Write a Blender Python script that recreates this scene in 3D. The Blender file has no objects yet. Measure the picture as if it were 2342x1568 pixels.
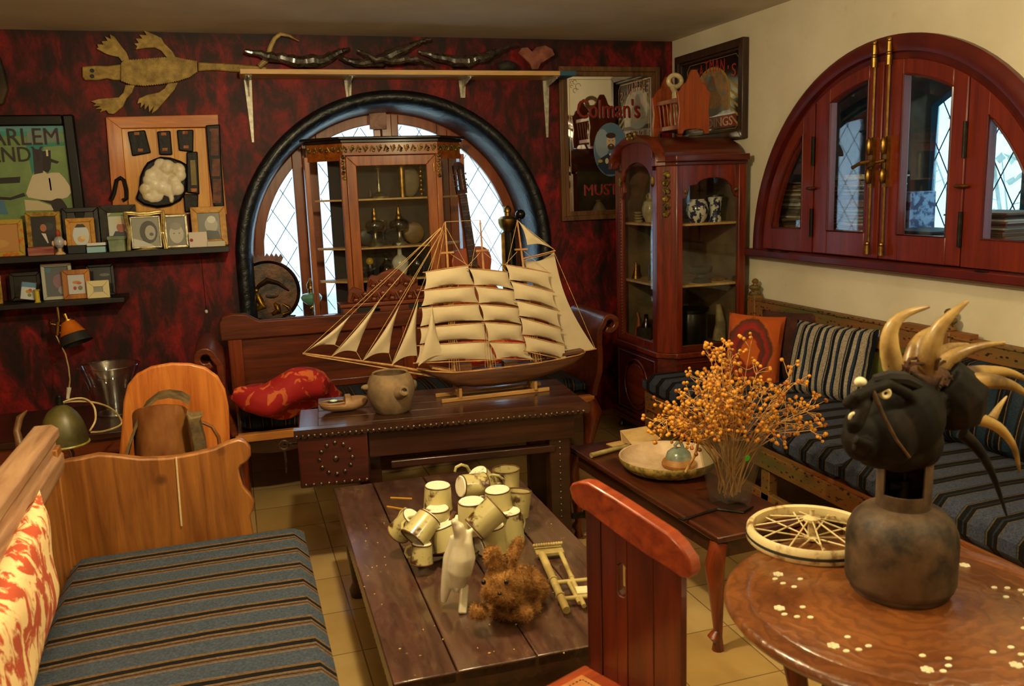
import bpy, bmesh, math, random
from mathutils import Matrix, Vector
random.seed(7)
SC = bpy.context.scene
COL = SC.collection
PI = math.pi
# ------------------------------------------------ camera, sky, lamps, exposure
EYE = Vector((0.0, 0.0, 1.5))
FPX = 1984.66
RX = (0.95057086, -0.08696169, 0.29808171)      # world x in camera axes (right, down, forward)
RY = (-0.30859941, -0.1583167, 0.93792443)
RZ = (-0.03437218, -0.98355147, -0.17732756)
cam_d = bpy.data.cameras.new('camera')
cam_d.sensor_width = 36.0
cam_d.lens = FPX / 2342 * 36.0
cam_d.clip_start = 0.05
cam_d.dof.use_dof = True
cam_d.dof.focus_distance = 3.9
cam_d.dof.aperture_fstop = 5.6
cam = bpy.data.objects.new('camera', cam_d)
COL.objects.link(cam)
cam.matrix_world = Matrix(((RX[0], -RX[1], -RX[2], EYE.x), (RY[0], -RY[1], -RY[2], EYE.y),
                           (RZ[0], -RZ[1], -RZ[2], EYE.z), (0, 0, 0, 1)))
SC.camera = cam
SC.view_settings.view_transform = 'Standard'
SC.view_settings.look = 'None'
SC.view_settings.gamma = 1.0
SC.view_settings.use_curve_mapping = False
SC.view_settings.exposure = 0.55

D, W, CEIL = 5.22, 2.81, 2.38                    # red back wall at y=D, cream wall at x=W
wd = bpy.data.worlds.new('sky'); SC.world = wd; wd.use_nodes = True
bg = wd.node_tree.nodes['Background']
bg.inputs[0].default_value = (0.60, 0.81, 1.0, 1); bg.inputs[1].default_value = 2.6

def lamp(name, loc, power, size, color=(1, .70, .38), target=None, spread=180, shape='DISK', sy=None, portal=False):
    l = bpy.data.lights.new(name, 'AREA'); l.shape = shape; l.size = size
    if sy: l.size_y = sy
    l.energy = power; l.color = color; l.spread = math.radians(spread)
    l.cycles.is_portal = portal
    o = bpy.data.objects.new(name, l); COL.objects.link(o); o.location = loc
    d = (Vector(target) - Vector(loc)) if target else Vector((0, 0, -1))
    o.rotation_euler = d.to_track_quat('-Z', 'Y').to_euler()
    return o
LAMPS = [((0.30, 2.15, 2.06), 68.0), ((-0.9, 0.7, 2.06), 26.0), ((1.75, 0.7, 2.06), 30.0)]
for l_, p_ in LAMPS:                             # bulbs of the hanging ceiling lamps
    pl = bpy.data.lights.new('bulb_light', 'POINT'); pl.energy = p_; pl.color = (1, .82, .47); pl.shadow_soft_size = .05
    po = bpy.data.objects.new('bulb_light', pl); COL.objects.link(po); po.location = l_
lamp('window_spot_light', (0.92, D + .14, 2.005), 1.0, 0.05, (1, .93, .8))
lamp('portal', (0.98, D + .42, 1.35), 1, 1.8, target=(0.98, 0, 1.35), shape='RECTANGLE', sy=1.5, portal=True)
lamp('portal', (W + .62, 2.75, 1.6), 1, 1.7, target=(0, 2.75, 1.6), shape='RECTANGLE', sy=1.0, portal=True)

sun = bpy.data.lights.new('sun', 'SUN'); sun.energy = 3.5; sun.angle = .02; sun.color = (1, .95, .85)
so = bpy.data.objects.new('sun', sun); COL.objects.link(so); so.rotation_euler = Vector((.62, .35, -.70)).to_track_quat('-Z', 'Y').to_euler()

# ------------------------------------------------ pixel rays (photo 2342 x 1568) onto real planes
def ray(px, py):
    v = (px - 1171.0, py - 784.0, FPX)
    return Vector([r[0]*v[0] + r[1]*v[1] + r[2]*v[2] for r in (RX, RY, RZ)])
def PY(px, py, Y): r = ray(px, py); return EYE + r * (Y / r.y)
def PX(px, py, X): r = ray(px, py); return EYE + r * (X / r.x)
def PZ(px, py, Z): r = ray(px, py); return EYE + r * ((Z - EYE.z) / r.z)

# ------------------------------------------------ materials
def lin(h):
    h = h.lstrip('#'); c = [int(h[i:i+2], 16) / 255 for i in (0, 2, 4)]
    return tuple(x / 12.92 if x <= .04045 else ((x + .055) / 1.055) ** 2.4 for x in c) + (1,)
MATS = {}
def newmat(name):
    m = bpy.data.materials.new(name); m.use_nodes = True
    nt = m.node_tree; b = nt.nodes['Principled BSDF']
    MATS[name] = m
    return m, nt, b
def ramp(nt, fac, stops, interp='LINEAR'):
    r = nt.nodes.new('ShaderNodeValToRGB'); r.color_ramp.interpolation = interp
    e = r.color_ramp.elements
    while len(e) < len(stops): e.new(0.5)
    for i, (p, c) in enumerate(stops):
        e[i].position = p; e[i].color = lin(c) if isinstance(c, str) else c
    nt.links.new(fac, r.inputs[0]); return r.outputs[0]
def coord(nt, scale=(1, 1, 1), kind='Object', rot=(0, 0, 0)):
    t = nt.nodes.new('ShaderNodeTexCoord'); mp = nt.nodes.new('ShaderNodeMapping')
    mp.inputs['Scale'].default_value = scale; mp.inputs['Rotation'].default_value = rot
    nt.links.new(t.outputs[kind], mp.inputs[0]); return mp.outputs[0]
def noise(nt, vec, scale=5, detail=4, rough=.6, dist=0):
    n = nt.nodes.new('ShaderNodeTexNoise'); n.inputs['Scale'].default_value = scale
    n.inputs['Detail'].default_value = detail; n.inputs['Roughness'].default_value = rough
    n.inputs['Distortion'].default_value = dist
    nt.links.new(vec, n.inputs['Vector']); return n.outputs[0]
def mixc(nt, f, a, b, mode='MIX'):
    m = nt.nodes.new('ShaderNodeMix'); m.data_type = 'RGBA'; m.blend_type = mode
    for s, v in ((m.inputs[0], f), (m.inputs[6], a), (m.inputs[7], b)):
        if hasattr(v, 'is_linked'): nt.links.new(v, s)
        else: s.default_value = lin(v) if isinstance(v, str) else v
    return m.outputs[2]
def math_(nt, op, a, b=None):
    m = nt.nodes.new('ShaderNodeMath'); m.operation = op
    for i, v in enumerate((a, b)):
        if v is None: continue
        if hasattr(v, 'is_linked'): nt.links.new(v, m.inputs[i])
        else: m.inputs[i].default_value = v
    return m.outputs[0]
def bump(nt, b, h, strength=.3, dist=.01):
    n = nt.nodes.new('ShaderNodeBump'); n.inputs['Strength'].default_value = strength
    n.inputs['Distance'].default_value = dist
    nt.links.new(h, n.inputs['Height']); nt.links.new(n.outputs[0], b.inputs['Normal'])
def setp(b, rough=.5, metal=0, coat=0, spec=None, sss=0):
    b.inputs['Roughness'].default_value = rough; b.inputs['Metallic'].default_value = metal
    b.inputs['Coat Weight'].default_value = coat; b.inputs['Coat Roughness'].default_value = .15
    if spec is not None: b.inputs['Specular IOR Level'].default_value = spec
def M(name, c1, c2=None, rough=.5, metal=0, scale=12, stretch=(1, 1, 1), bmp=0, coat=0, lo=.35, hi=.65, detail=4, spec=None, dist=0):
    if name in MATS: return MATS[name]
    m, nt, b = newmat(name); setp(b, rough, metal, coat, spec)
    f = noise(nt, coord(nt, stretch), scale, detail, .6, dist)
    if c2 is None:
        c2 = c1
    nt.links.new(ramp(nt, f, [(lo, c1), (hi, c2)]), b.inputs['Base Color'])
    if bmp: bump(nt, b, f, bmp)
    return m
def WOOD(name, c1, c2, axis='x', rough=.4, coat=.2, scale=9, bmp=.12, knots=0, dark=None):
    """grain runs along axis"""
    if name in MATS: return MATS[name]
    m, nt, b = newmat(name); setp(b, rough, 0, coat)
    s = {'x': (.12, 1.6, 1.6), 'y': (1.6, .12, 1.6), 'z': (1.6, 1.6, .12)}[axis]
    v = coord(nt, s)
    f = noise(nt, v, scale * 2.2, 6, .65, .6)
    col = ramp(nt, f, [(.32, c1), (.68, c2)])
    f2 = noise(nt, coord(nt), 3, 3, .5)
    col = mixc(nt, ramp(nt, f2, [(.42, '#000000'), (.7, '#555555')]), col, c1 if dark is None else dark)
    if knots:
        vo = nt.nodes.new('ShaderNodeTexVoronoi'); vo.inputs['Scale'].default_value = knots
        nt.links.new(coord(nt), vo.inputs['Vector'])
        col = mixc(nt, ramp(nt, vo.outputs['Distance'], [(.05, '#e0e0e0'), (.16, '#000000')]), col, dark or c1)
    nt.links.new(col, b.inputs['Base Color'])
    if bmp: bump(nt, b, f, bmp)
    return m
def STRIPE(name, axis, period, stops, rough=.9, off=0.0):
    if name in MATS: return MATS[name]
    m, nt, b = newmat(name); setp(b, rough, 0, 0, .15)
    t = nt.nodes.new('ShaderNodeTexCoord'); sx = nt.nodes.new('ShaderNodeSeparateXYZ')
    nt.links.new(t.outputs['Object'], sx.inputs[0])
    wob = noise(nt, t.outputs['Object'], 6, 2)
    q = math_(nt, 'ADD', sx.outputs['XYZ'.index(axis.upper())], math_(nt, 'MULTIPLY', wob, .012))
    f = math_(nt, 'FRACT', math_(nt, 'ADD', math_(nt, 'DIVIDE', q, period), 50 + off))
    col = ramp(nt, f, stops, 'CONSTANT')
    n = noise(nt, t.outputs['Object'], 160, 2)
    col = mixc(nt, .55, col, ramp(nt, n, [(.3, '#3a3a3a'), (.7, '#ffffff')]), 'MULTIPLY')
    nt.links.new(col, b.inputs['Base Color']); bump(nt, b, n, .35, .004)
    return m
def GLASS(name, tint=(1, 1, 1, 1), gloss=.12, rough=.02, haze=0.0, hazecol=(.7, .75, .78, 1)):
    if name in MATS: return MATS[name]
    m, nt, b = newmat(name); nt.nodes.remove(b)
    out = [n for n in nt.nodes if n.type == 'OUTPUT_MATERIAL'][0]
    tr = nt.nodes.new('ShaderNodeBsdfTransparent'); tr.inputs[0].default_value = tint
    gl = nt.nodes.new('ShaderNodeBsdfGlossy'); gl.inputs['Roughness'].default_value = rough
    fr = nt.nodes.new('ShaderNodeLayerWeight'); fr.inputs[0].default_value = .5
    mx = nt.nodes.new('ShaderNodeMixShader')
    f = math_(nt, 'ADD', math_(nt, 'MULTIPLY', math_(nt, 'POWER', fr.outputs[1], 4.0), .6), gloss)
    nt.links.new(f, mx.inputs[0]); nt.links.new(tr.outputs[0], mx.inputs[1]); nt.links.new(gl.outputs[0], mx.inputs[2])
    last = mx.outputs[0]
    if haze:
        df = nt.nodes.new('ShaderNodeBsdfTranslucent'); df.inputs[0].default_value = hazecol
        m2 = nt.nodes.new('ShaderNodeMixShader')
        nz = noise(nt, coord(nt, (1, 1, .6)), 14, 4, .6, 1.5)
        nt.links.new(math_(nt, 'MULTIPLY', nz, haze * 2), m2.inputs[0])
        nt.links.new(last, m2.inputs[1]); nt.links.new(df.outputs[0], m2.inputs[2]); last = m2.outputs[0]
    nt.links.new(last, out.inputs[0])
    return m
def EMIT(name, color, s):
    m, nt, b = newmat(name)
    b.inputs['Emission Color'].default_value = color; b.inputs['Emission Strength'].default_value = s
    b.inputs['Base Color'].default_value = color
    return m
def C(h, rough=.6, metal=0):
    return M('paint_%s_%d_%d' % (h.strip('#'), rough * 10, metal * 10), h, h, rough, metal)

# ------------------------------------------------ mesh builder
class MB:
    def __init__(s, xf=None):
        s.bm = bmesh.new(); s.xf = xf or Matrix.Identity(4); s.mats = []; s.cur = 0
    def m(s, mat):
        if mat not in s.mats: s.mats.append(mat)
        s.cur = s.mats.index(mat) ; return s
    def v(s, p): return s.bm.verts.new(s.xf @ Vector(p))
    def f(s, vs):
        try:
            fa = s.bm.faces.new(vs); fa.material_index = s.cur; return fa
        except ValueError: return None
    def box(s, x0, x1, y0, y1, z0, z1):
        p = [s.v((x, y, z)) for z in (z0, z1) for y in (y0, y1) for x in (x0, x1)]
        for q in ((0, 2, 3, 1), (4, 5, 7, 6), (0, 1, 5, 4), (2, 6, 7, 3), (0, 4, 6, 2), (1, 3, 7, 5)): s.f([p[i] for i in q])
        return s
    def cbox(s, c, d, rz=0, rx=0, ry=0):
        old = s.xf; s.xf = old @ Matrix.Translation(c) @ Matrix.Rotation(rz, 4, 'Z') @ Matrix.Rotation(ry, 4, 'Y') @ Matrix.Rotation(rx, 4, 'X')
        s.box(-d[0]/2, d[0]/2, -d[1]/2, d[1]/2, -d[2]/2, d[2]/2); s.xf = old; return s
    def bar(s, p0, p1, w, h, up=(0, 0, 1)):
        """rectangular bar from p0 to p1, w sideways, h along up"""
        p0, p1 = Vector(p0), Vector(p1); d = (p1 - p0); L = d.length; d.normalize()
        u = Vector(up); sd = d.cross(u)
        if sd.length < 1e-4: sd = d.cross(Vector((0, 1, 0)))
        sd.normalize(); u = sd.cross(d)
        ps = []
        for q in (p0, p1):
            for a, b in ((-1, -1), (1, -1), (1, 1), (-1, 1)): ps.append(s.v(q + sd * a * w / 2 + u * b * h / 2))
        for q in ((3, 2, 1, 0), (4, 5, 6, 7), (0, 1, 5, 4), (1, 2, 6, 5), (2, 3, 7, 6), (3, 0, 4, 7)): s.f([ps[i] for i in q])
        return s
    def tube(s, pts, r, n=8, close=False, caps=True):
        pts = [Vector(p) for p in pts]; N = len(pts)
        rs = r if isinstance(r, (list, tuple)) else [r] * N
        rings = []; ref = None
        for i, p in enumerate(pts):
            if close: t = pts[(i + 1) % N] - pts[i - 1]
            else: t = pts[min(i + 1, N - 1)] - pts[max(i - 1, 0)]
            if t.length < 1e-9: t = Vector((0, 0, 1))
            t.normalize()
            if ref is None:
                ref = t.orthogonal().normalized()
            ref = (ref - t * ref.dot(t))
            if ref.length < 1e-5: ref = t.orthogonal()
            ref.normalize(); b = t.cross(ref)
            rings.append([s.v(p + (ref * math.cos(a) + b * math.sin(a)) * rs[i]) for a in [2 * PI * k / n for k in range(n)]])
        for i in range(N if close else N - 1):
            A, B = rings[i], rings[(i + 1) % N]
            for k in range(n): s.f([A[k], A[(k + 1) % n], B[(k + 1) % n], B[k]])
        if caps and not close:
            s.f(rings[0][::-1]); s.f(rings[-1])
        return s
    def cyl(s, p0, p1, r0, r1=None, n=16, caps=True):
        return s.tube([p0, p1], [r0, r0 if r1 is None else r1], n, caps=caps)
    def lathe(s, prof, c=(0, 0, 0), n=24, sx=1, sy=1, caps=True):
        rings = []
        for r, z in prof:
            rings.append([s.v((c[0] + math.cos(2*PI*k/n) * r * sx, c[1] + math.sin(2*PI*k/n) * r * sy, c[2] + z)) for k in range(n)])
        for A, B in zip(rings, rings[1:]):
            for k in range(n): s.f([A[k], A[(k + 1) % n], B[(k + 1) % n], B[k]])
        if caps: s.f(rings[0][::-1]); s.f(rings[-1])
        return s
    def prism(s, poly, plane, a, b):
        """polygon extruded from a to b along the plane normal; plane xz|yz|xy"""
        def co(p, d): return {'xz': (p[0], d, p[1]), 'yz': (d, p[0], p[1]), 'xy': (p[0], p[1], d)}[plane]
        A = [s.v(co(p, a)) for p in poly]; B = [s.v(co(p, b)) for p in poly]
        s.f(A[::-1]); s.f(B); n = len(poly)
        for i in range(n): s.f([A[i], A[(i + 1) % n], B[(i + 1) % n], B[i]])
        return s
    def ell(s, c, r, n=16, m=10, rot=None):
        if not isinstance(r, (tuple, list)): r = (r, r, r)
        old = s.xf; s.xf = old @ Matrix.Translation(c) @ (rot.to_4x4() if rot else Matrix.Identity(4))
        top = s.v((0, 0, r[2])); bot = s.v((0, 0, -r[2])); rings = []
        for j in range(1, m):
            t = PI * j / m
            rings.append([s.v((r[0]*math.sin(t)*math.cos(2*PI*k/n), r[1]*math.sin(t)*math.sin(2*PI*k/n), r[2]*math.cos(t))) for k in range(n)])
        for k in range(n):
            s.f([top, rings[0][k], rings[0][(k+1) % n]]); s.f([bot, rings[-1][(k+1) % n], rings[-1][k]])
        for A, B in zip(rings, rings[1:]):
            for k in range(n): s.f([A[k], B[k], B[(k+1) % n], A[(k+1) % n]])
        s.xf = old; return s
    def surf(s, fn, nu, nv, thick=0.0, n=None):
        """grid surface; thick gives a back side along n"""
        G = [[Vector(fn(u / nu, v / nv)) for u in range(nu + 1)] for v in range(nv + 1)]
        A = [[s.v(p) for p in row] for row in G]
        for j in range(nv):
            for i in range(nu): s.f([A[j][i], A[j][i+1], A[j+1][i+1], A[j+1][i]])
        if thick:
            off = Vector(n or (0, 1, 0)) * thick
            B = [[s.v(p + off) for p in row] for row in G]
            for j in range(nv):
                for i in range(nu): s.f([B[j][i], B[j+1][i], B[j+1][i+1], B[j][i+1]])
            for i in range(nu):
                s.f([A[0][i], B[0][i], B[0][i+1], A[0][i+1]]); s.f([A[nv][i], A[nv][i+1], B[nv][i+1], B[nv][i]])
            for j in range(nv):
                s.f([A[j][0], A[j+1][0], B[j+1][0], B[j][0]]); s.f([A[j][nu], B[j][nu], B[j+1][nu], A[j+1][nu]])
        return s
    def torus(s, c, R, r, axis='z', n=32, k=8, sx=1, sy=1):
        pts = []
        for i in range(n):
            a = 2 * PI * i / n; p, q = math.cos(a) * R * sx, math.sin(a) * R * sy
            o = {'z': (p, q, 0), 'y': (p, 0, q), 'x': (0, p, q)}[axis]
            pts.append(Vector(c) + Vector(o))
        return s.tube(pts, r, k, close=True)
    def sweep(s, path, prof, close=False):
        """path: list of (origin, axis_a, axis_b); prof: list of (a, b)"""
        R_ = [[s.v(Vector(o) + Vector(A) * a + Vector(B) * b) for a, b in prof] for o, A, B in path]
        m = len(prof); rng = range(len(R_)) if close else range(len(R_) - 1)
        for i in rng:
            P, Q = R_[i], R_[(i + 1) % len(R_)]
            for k in range(m): s.f([P[k], P[(k+1) % m], Q[(k+1) % m], Q[k]])
        if not close: s.f(R_[0][::-1]); s.f(R_[-1])
        return s
    def build(s, name, mat=None, parent=None, world=False, smooth=40, bevel=0, sub=0, label=None, floor=None):
        if floor is not None:
            for v in s.bm.verts: v.co.z = max(v.co.z, floor)
        if mat is not None and not s.mats: s.mats = [mat]
        elif mat is not None and mat not in s.mats: s.mats[0:0] = []; s.mats.append(mat)
        bmesh.ops.recalc_face_normals(s.bm, faces=s.bm.faces[:])
        if world and parent is not None:
            mw = Matrix.Identity(4); q_ = parent
            while q_: mw = Matrix.LocRotScale(q_.location, q_.rotation_euler, None) @ mw; q_ = q_.parent
            s.bm.transform(mw.inverted())
        me = bpy.data.meshes.new(name); s.bm.to_mesh(me); s.bm.free()
        for mt in s.mats: me.materials.append(mt)
        if smooth:
            me.polygons.foreach_set('use_smooth', [True] * len(me.polygons))
            me.set_sharp_from_angle(angle=math.radians(smooth))
        o = bpy.data.objects.new(name, me); COL.objects.link(o)
        if parent: o.parent = parent
        if bevel:
            b = o.modifiers.new('bevel', 'BEVEL'); b.width = bevel; b.segments = 2; b.limit_method = 'ANGLE'; b.angle_limit = math.radians(40)
        if sub:
            b = o.modifiers.new('sub', 'SUBSURF'); b.levels = sub; b.render_levels = sub
        if label: o['label'] = label
        return o
def tag(o, label, cat, group=None, kind=None):
    o['label'] = label; o['category'] = cat
    if group: o['group'] = group
    if kind: o['kind'] = kind
    return o
def thing(name, label, cat, loc=(0, 0, 0), rz=0, group=None, rot=None):
    o = bpy.data.objects.new(name, None); COL.objects.link(o); o.empty_display_size = .05
    o.location = loc; o.rotation_euler = rot or (0, 0, rz)
    return tag(o, label, cat, group)
def struct(o): o['kind'] = 'structure'; return o
def copy_tree(o, parent=None):
    c = o.copy(); COL.objects.link(c)
    if parent: c.parent = parent
    for ch in list(o.children): copy_tree(ch, c)
    return c
def text_mb(mb, txt, size, depth, xf, sx=1.0, align='CENTER'):
    cu = bpy.data.curves.new('t', 'FONT'); cu.body = txt; cu.size = size; cu.extrude = depth; cu.align_x = align
    cu.resolution_u = 3
    o = bpy.data.objects.new('t', cu); COL.objects.link(o)
    dg = bpy.context.evaluated_depsgraph_get(); me = bpy.data.meshes.new_from_object(o.evaluated_get(dg))
    bpy.data.objects.remove(o); bpy.data.curves.remove(cu)
    vs = [mb.v(xf @ Vector((v.co.x * sx, v.co.y, v.co.z))) for v in me.vertices]
    for p in me.polygons: mb.f([vs[i] for i in p.vertices])
    bpy.data.meshes.remove(me); return mb
XZ = Matrix.Rotation(PI / 2, 4, 'X')        # text upright facing -y
YZ = Matrix.Rotation(-PI / 2, 4, 'Z') @ XZ   # text upright facing -x
def arc(cx, cy, r, a0, a1, n, ry=None):
    return [(cx + math.cos(math.radians(a0 + (a1 - a0) * i / n)) * r, cy + math.sin(math.radians(a0 + (a1 - a0) * i / n)) * (ry or r)) for i in range(n + 1)]
def pillow(mb, w, h, t, n=14):
    def side(sg):
        def fn(u, v):
            x, y = 2*u - 1, 2*v - 1
            k = (max(0, 1 - x**4) * max(0, 1 - y**4)) ** .42
            pin = 1 - .06 * (1 - abs(x*y))
            return (x * w/2 * (1 - .05*(1 - y*y)), sg * t/2 * k + .004 * math.sin(9*x + 4*y) * k, y * h/2 * (1 - .05*(1 - x*x)))
        return fn
    mb.surf(side(1), n, n); mb.surf(side(-1), n, n)
    bmesh.ops.remove_doubles(mb.bm, verts=mb.bm.verts[:], dist=.0008)
    return mb
def cushion(mb, x0, x1, y0, y1, z0, z1, r=.04, puff=.012, nx=14, ny=14):
    """soft block: rounded box grid"""
    def fn_top(z, pf):
        def fn(u, v):
            x = x0 + (x1-x0)*u; y = y0 + (y1-y0)*v
            dx = min(x-x0, x1-x)/r; dy = min(y-y0, y1-y)/r
            k = math.sqrt(max(0, 1-(1-min(dx, 1))**2)) * math.sqrt(max(0, 1-(1-min(dy, 1))**2))
            zm = (z0+z1)/2
            return (x, y, zm + (z - zm)*(.35 + .65*k) + pf*math.sin(PI*u)*math.sin(PI*v))
        return fn
    def sp(n): return n
    def warp(fn):
        def g(u, v):
            f = lambda t: t if 0 else (.5 - .5*math.cos(PI*t))*.35 + t*.65
            return fn(f(u), f(v))
        return g
    mb.surf(warp(fn_top(z1, puff)), nx, ny); mb.surf(warp(fn_top(z0, 0)), nx, ny)
    # sides
    zm = (z0+z1)/2; h = (z1-z0)*.35/2
    for (a, b) in (((x0, y0), (x1, y0)), ((x1, y0), (x1, y1)), ((x1, y1), (x0, y1)), ((x0, y1), (x0, y0))):
        N = nx
        g = lambda t: (.5 - .5*math.cos(PI*t))*.35 + t*.65
        mb.surf(lambda u, v: (a[0]+(b[0]-a[0])*g(u), a[1]+(b[1]-a[1])*g(u), zm - h + 2*h*v), N, 1)
    bmesh.ops.remove_doubles(mb.bm, verts=mb.bm.verts[:], dist=.0005)
    return mb
# ================================================= ROOM SHELL
def red_wall_mat():
    m, nt, b = newmat('red_plaster'); setp(b, .55, 0, 0, .3)
    v = coord(nt, (1, 1, .45)); n1 = noise(nt, v, 8.5, 6, .68, .5); n2 = noise(nt, coord(nt, (1, 1, .7)), 13, 6, .7, .3)
    n3 = noise(nt, coord(nt, (1, 1, 1)), 1.3, 2, .5)
    c = ramp(nt, n1, [(.36, '#1c0b0c'), (.46, '#480d10'), (.56, '#821216'), (.68, '#a81a18')])
    c = mixc(nt, ramp(nt, n2, [(.42, '#000000'), (.60, '#d0d0d0')]), c, '#221010')
    c = mixc(nt, ramp(nt, n3, [(.38, '#a0a0a0'), (.62, '#000000')]), c, '#260a0c')
    # dark painted band just under the ceiling
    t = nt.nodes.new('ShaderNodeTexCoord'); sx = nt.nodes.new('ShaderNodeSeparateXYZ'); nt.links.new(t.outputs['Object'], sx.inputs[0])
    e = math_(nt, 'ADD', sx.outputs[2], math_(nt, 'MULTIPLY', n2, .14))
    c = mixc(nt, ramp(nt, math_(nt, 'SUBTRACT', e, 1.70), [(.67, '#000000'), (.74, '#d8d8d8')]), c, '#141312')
    nt.links.new(c, b.inputs['Base Color']); bump(nt, b, n2, .25); return m
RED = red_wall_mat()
def cream_mat():
    m, nt, b = newmat('cream_plaster'); setp(b, .8, 0, 0, .2)
    n1 = noise(nt, coord(nt), 2.2, 5, .6); n2 = noise(nt, coord(nt), 9, 5, .6)
    c = ramp(nt, n1, [(.3, '#d3c9ae'), (.7, '#e3dcc6')])
    c = mixc(nt, ramp(nt, n2, [(.64, '#000000'), (.78, '#9a9a9a')]), c, '#b09468')
    nt.links.new(c, b.inputs['Base Color']); bump(nt, b, noise(nt, coord(nt), 30, 4), .12); return m
CREAM = cream_mat()
CEILM = M('ceiling_plaster', '#c4b9a2', '#d2c8b2', .85, scale=3, bmp=.1)
def floor_mat():
    m, nt, b = newmat('glazed_tiles'); setp(b, .2, 0, 1); b.inputs['Coat Roughness'].default_value = .27
    br = nt.nodes.new('ShaderNodeTexBrick'); br.offset = 0; br.squash = 1
    nt.links.new(coord(nt, (1, 1, 1)), br.inputs['Vector'])
    br.inputs['Scale'].default_value = 1; br.inputs['Brick Width'].default_value = .30; br.inputs['Row Height'].default_value = .30
    br.inputs['Mortar Size'].default_value = .003; br.inputs['Mortar Smooth'].default_value = .4
    br.inputs['Color1'].default_value = lin('#c9ab72'); br.inputs['Color2'].default_value = lin('#b8965a'); br.inputs['Mortar'].default_value = lin('#7c6440')
    b2 = nt.nodes.new('ShaderNodeTexBrick'); b2.offset = 0
    nt.links.new(coord(nt, (1, 1, 1)), b2.inputs['Vector'])
    b2.inputs['Scale'].default_value = 1; b2.inputs['Brick Width'].default_value = .9; b2.inputs['Row Height'].default_value = .9
    b2.inputs['Mortar Size'].default_value = .0; b2.inputs['Bias'].default_value = -.2
    b2.inputs['Color1'].default_value = (0, 0, 0, 1); b2.inputs['Color2'].default_value = (.6, .6, .6, 1)
    n = noise(nt, coord(nt), 4, 4)
    c = mixc(nt, ramp(nt, n, [(.4, '#000000'), (.75, '#aaaaaa')]), br.outputs[0], '#a47a3c')
    nt.links.new(c, b.inputs['Base Color']); bump(nt, b, br.outputs[1], -.2, .003); return m
FLOORM = floor_mat()
XL, YB = -2.3, -1.9
struct(MB().box(XL, W + .9, YB, D + .6, -.05, 0).build('floor', FLOORM))
struct(MB().box(XL, W + .9, YB, D + .6, CEIL, CEIL + .05).build('ceiling', CEILM))
struct(MB().box(XL - .1, XL, YB, D + .6, 0, CEIL).build('wall_left', M('left_plaster', '#7a4a3a', '#8a5a44', .8)))
struct(MB().box(XL, W + .9, YB - .1, YB, 0, CEIL).build('wall_front', M('front_plaster', '#a8906a', '#c0a880', .8)))

# red wall with the round-headed opening
ACX, ACZ, AR, ASILL = .977, 1.12, .925, .70
def arch_wall(name, mat, plane, lo, hi, c, cz, r, sill, base, thick, ry=None):
    """wall with an arched hole; plane xz at y=base or yz at x=base"""
    ry = ry or r; mb = MB().m(mat)
    P = (lambda a, d, z: (a, d, z)) if plane == 'xz' else (lambda a, d, z: (d, a, z))
    prof = [(c - r * math.cos(PI * i / 40), cz + ry * math.sin(PI * i / 40)) for i in range(41)]
    for d in (base, base + thick):
        def q(a0, b0, a1, b1): mb.f([mb.v(P(a0, d, b0[0])), mb.v(P(a1, d, b1[0])), mb.v(P(a1, d, b1[1])), mb.v(P(a0, d, b0[1]))])
        q(lo, (0, CEIL), c - r, (0, CEIL)); q(c + r, (0, CEIL), hi, (0, CEIL)); q(c - r, (0, sill), c + r, (0, sill))
        for (a0, z0), (a1, z1) in zip(prof, prof[1:]): q(a0, (z0, CEIL), a1, (z1, CEIL))
    loop = [(c - r, sill)] + prof + [(c + r, sill)]
    for (a0, z0), (a1, z1) in zip(loop, loop[1:] + loop[:1]):
        mb.f([mb.v(P(a0, base, z0)), mb.v(P(a1, base, z1)), mb.v(P(a1, base + thick, z1)), mb.v(P(a0, base + thick, z0))])
    o = mb.build(name, mat, smooth=0); return struct(o)
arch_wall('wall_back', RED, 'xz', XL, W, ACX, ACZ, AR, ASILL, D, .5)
WCY, WCZ, WR = 3.235, 1.11, .985
arch_wall('wall_right', CREAM, 'yz', YB, D, WCY, WCZ, WR, WCZ - .03, W, .08, WR * .97)

# black-blue painted plaster rim of the round window
def rim_mat():
    m, nt, b = newmat('black_gloss_paint'); setp(b, .36, 0, .1)
    n = noise(nt, coord(nt, (1, 1, 1)), 10, 5, .6, 1)
    nt.links.new(ramp(nt, n, [(.35, '#0a0d11'), (.6, '#141b24'), (.75, '#1d2a3a')]), b.inputs['Base Color']); bump(nt, b, n, .5, .02); return m
RIM = rim_mat()
mb = MB().m(RIM)
prof = [(.015, .03), (.035, -.005), (.03, -.035), (.005, -.055), (-.025, -.05), (-.05, -.02), (-.062, .05), (-.07, .16), (-.075, .285), (.01, .285)]
path = []
pts = [(ACX - AR, ASILL), (ACX - AR, .9)] + [(ACX - AR * math.cos(PI * i / 48), ACZ + AR * math.sin(PI * i / 48)) for i in range(49)] + [(ACX + AR, .9), (ACX + AR, ASILL)]
for i, (x, z) in enumerate(pts):
    if z <= ACZ: n = (-1, 0, 0) if x < ACX else (1, 0, 0)
    else: l = math.hypot(x - ACX, z - ACZ); n = ((x - ACX) / l, 0, (z - ACZ) / l)
    path.append(((x, D, z), n, (0, 1, 0)))
mb.sweep(path, prof)
struct(mb.build('trim_1', RIM, smooth=60))
struct(MB().box(ACX - AR - .0, ACX + AR, D - .04, D + .5, ASILL - .03, ASILL + .015).build('trim_2', RIM, bevel=.006))

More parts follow.
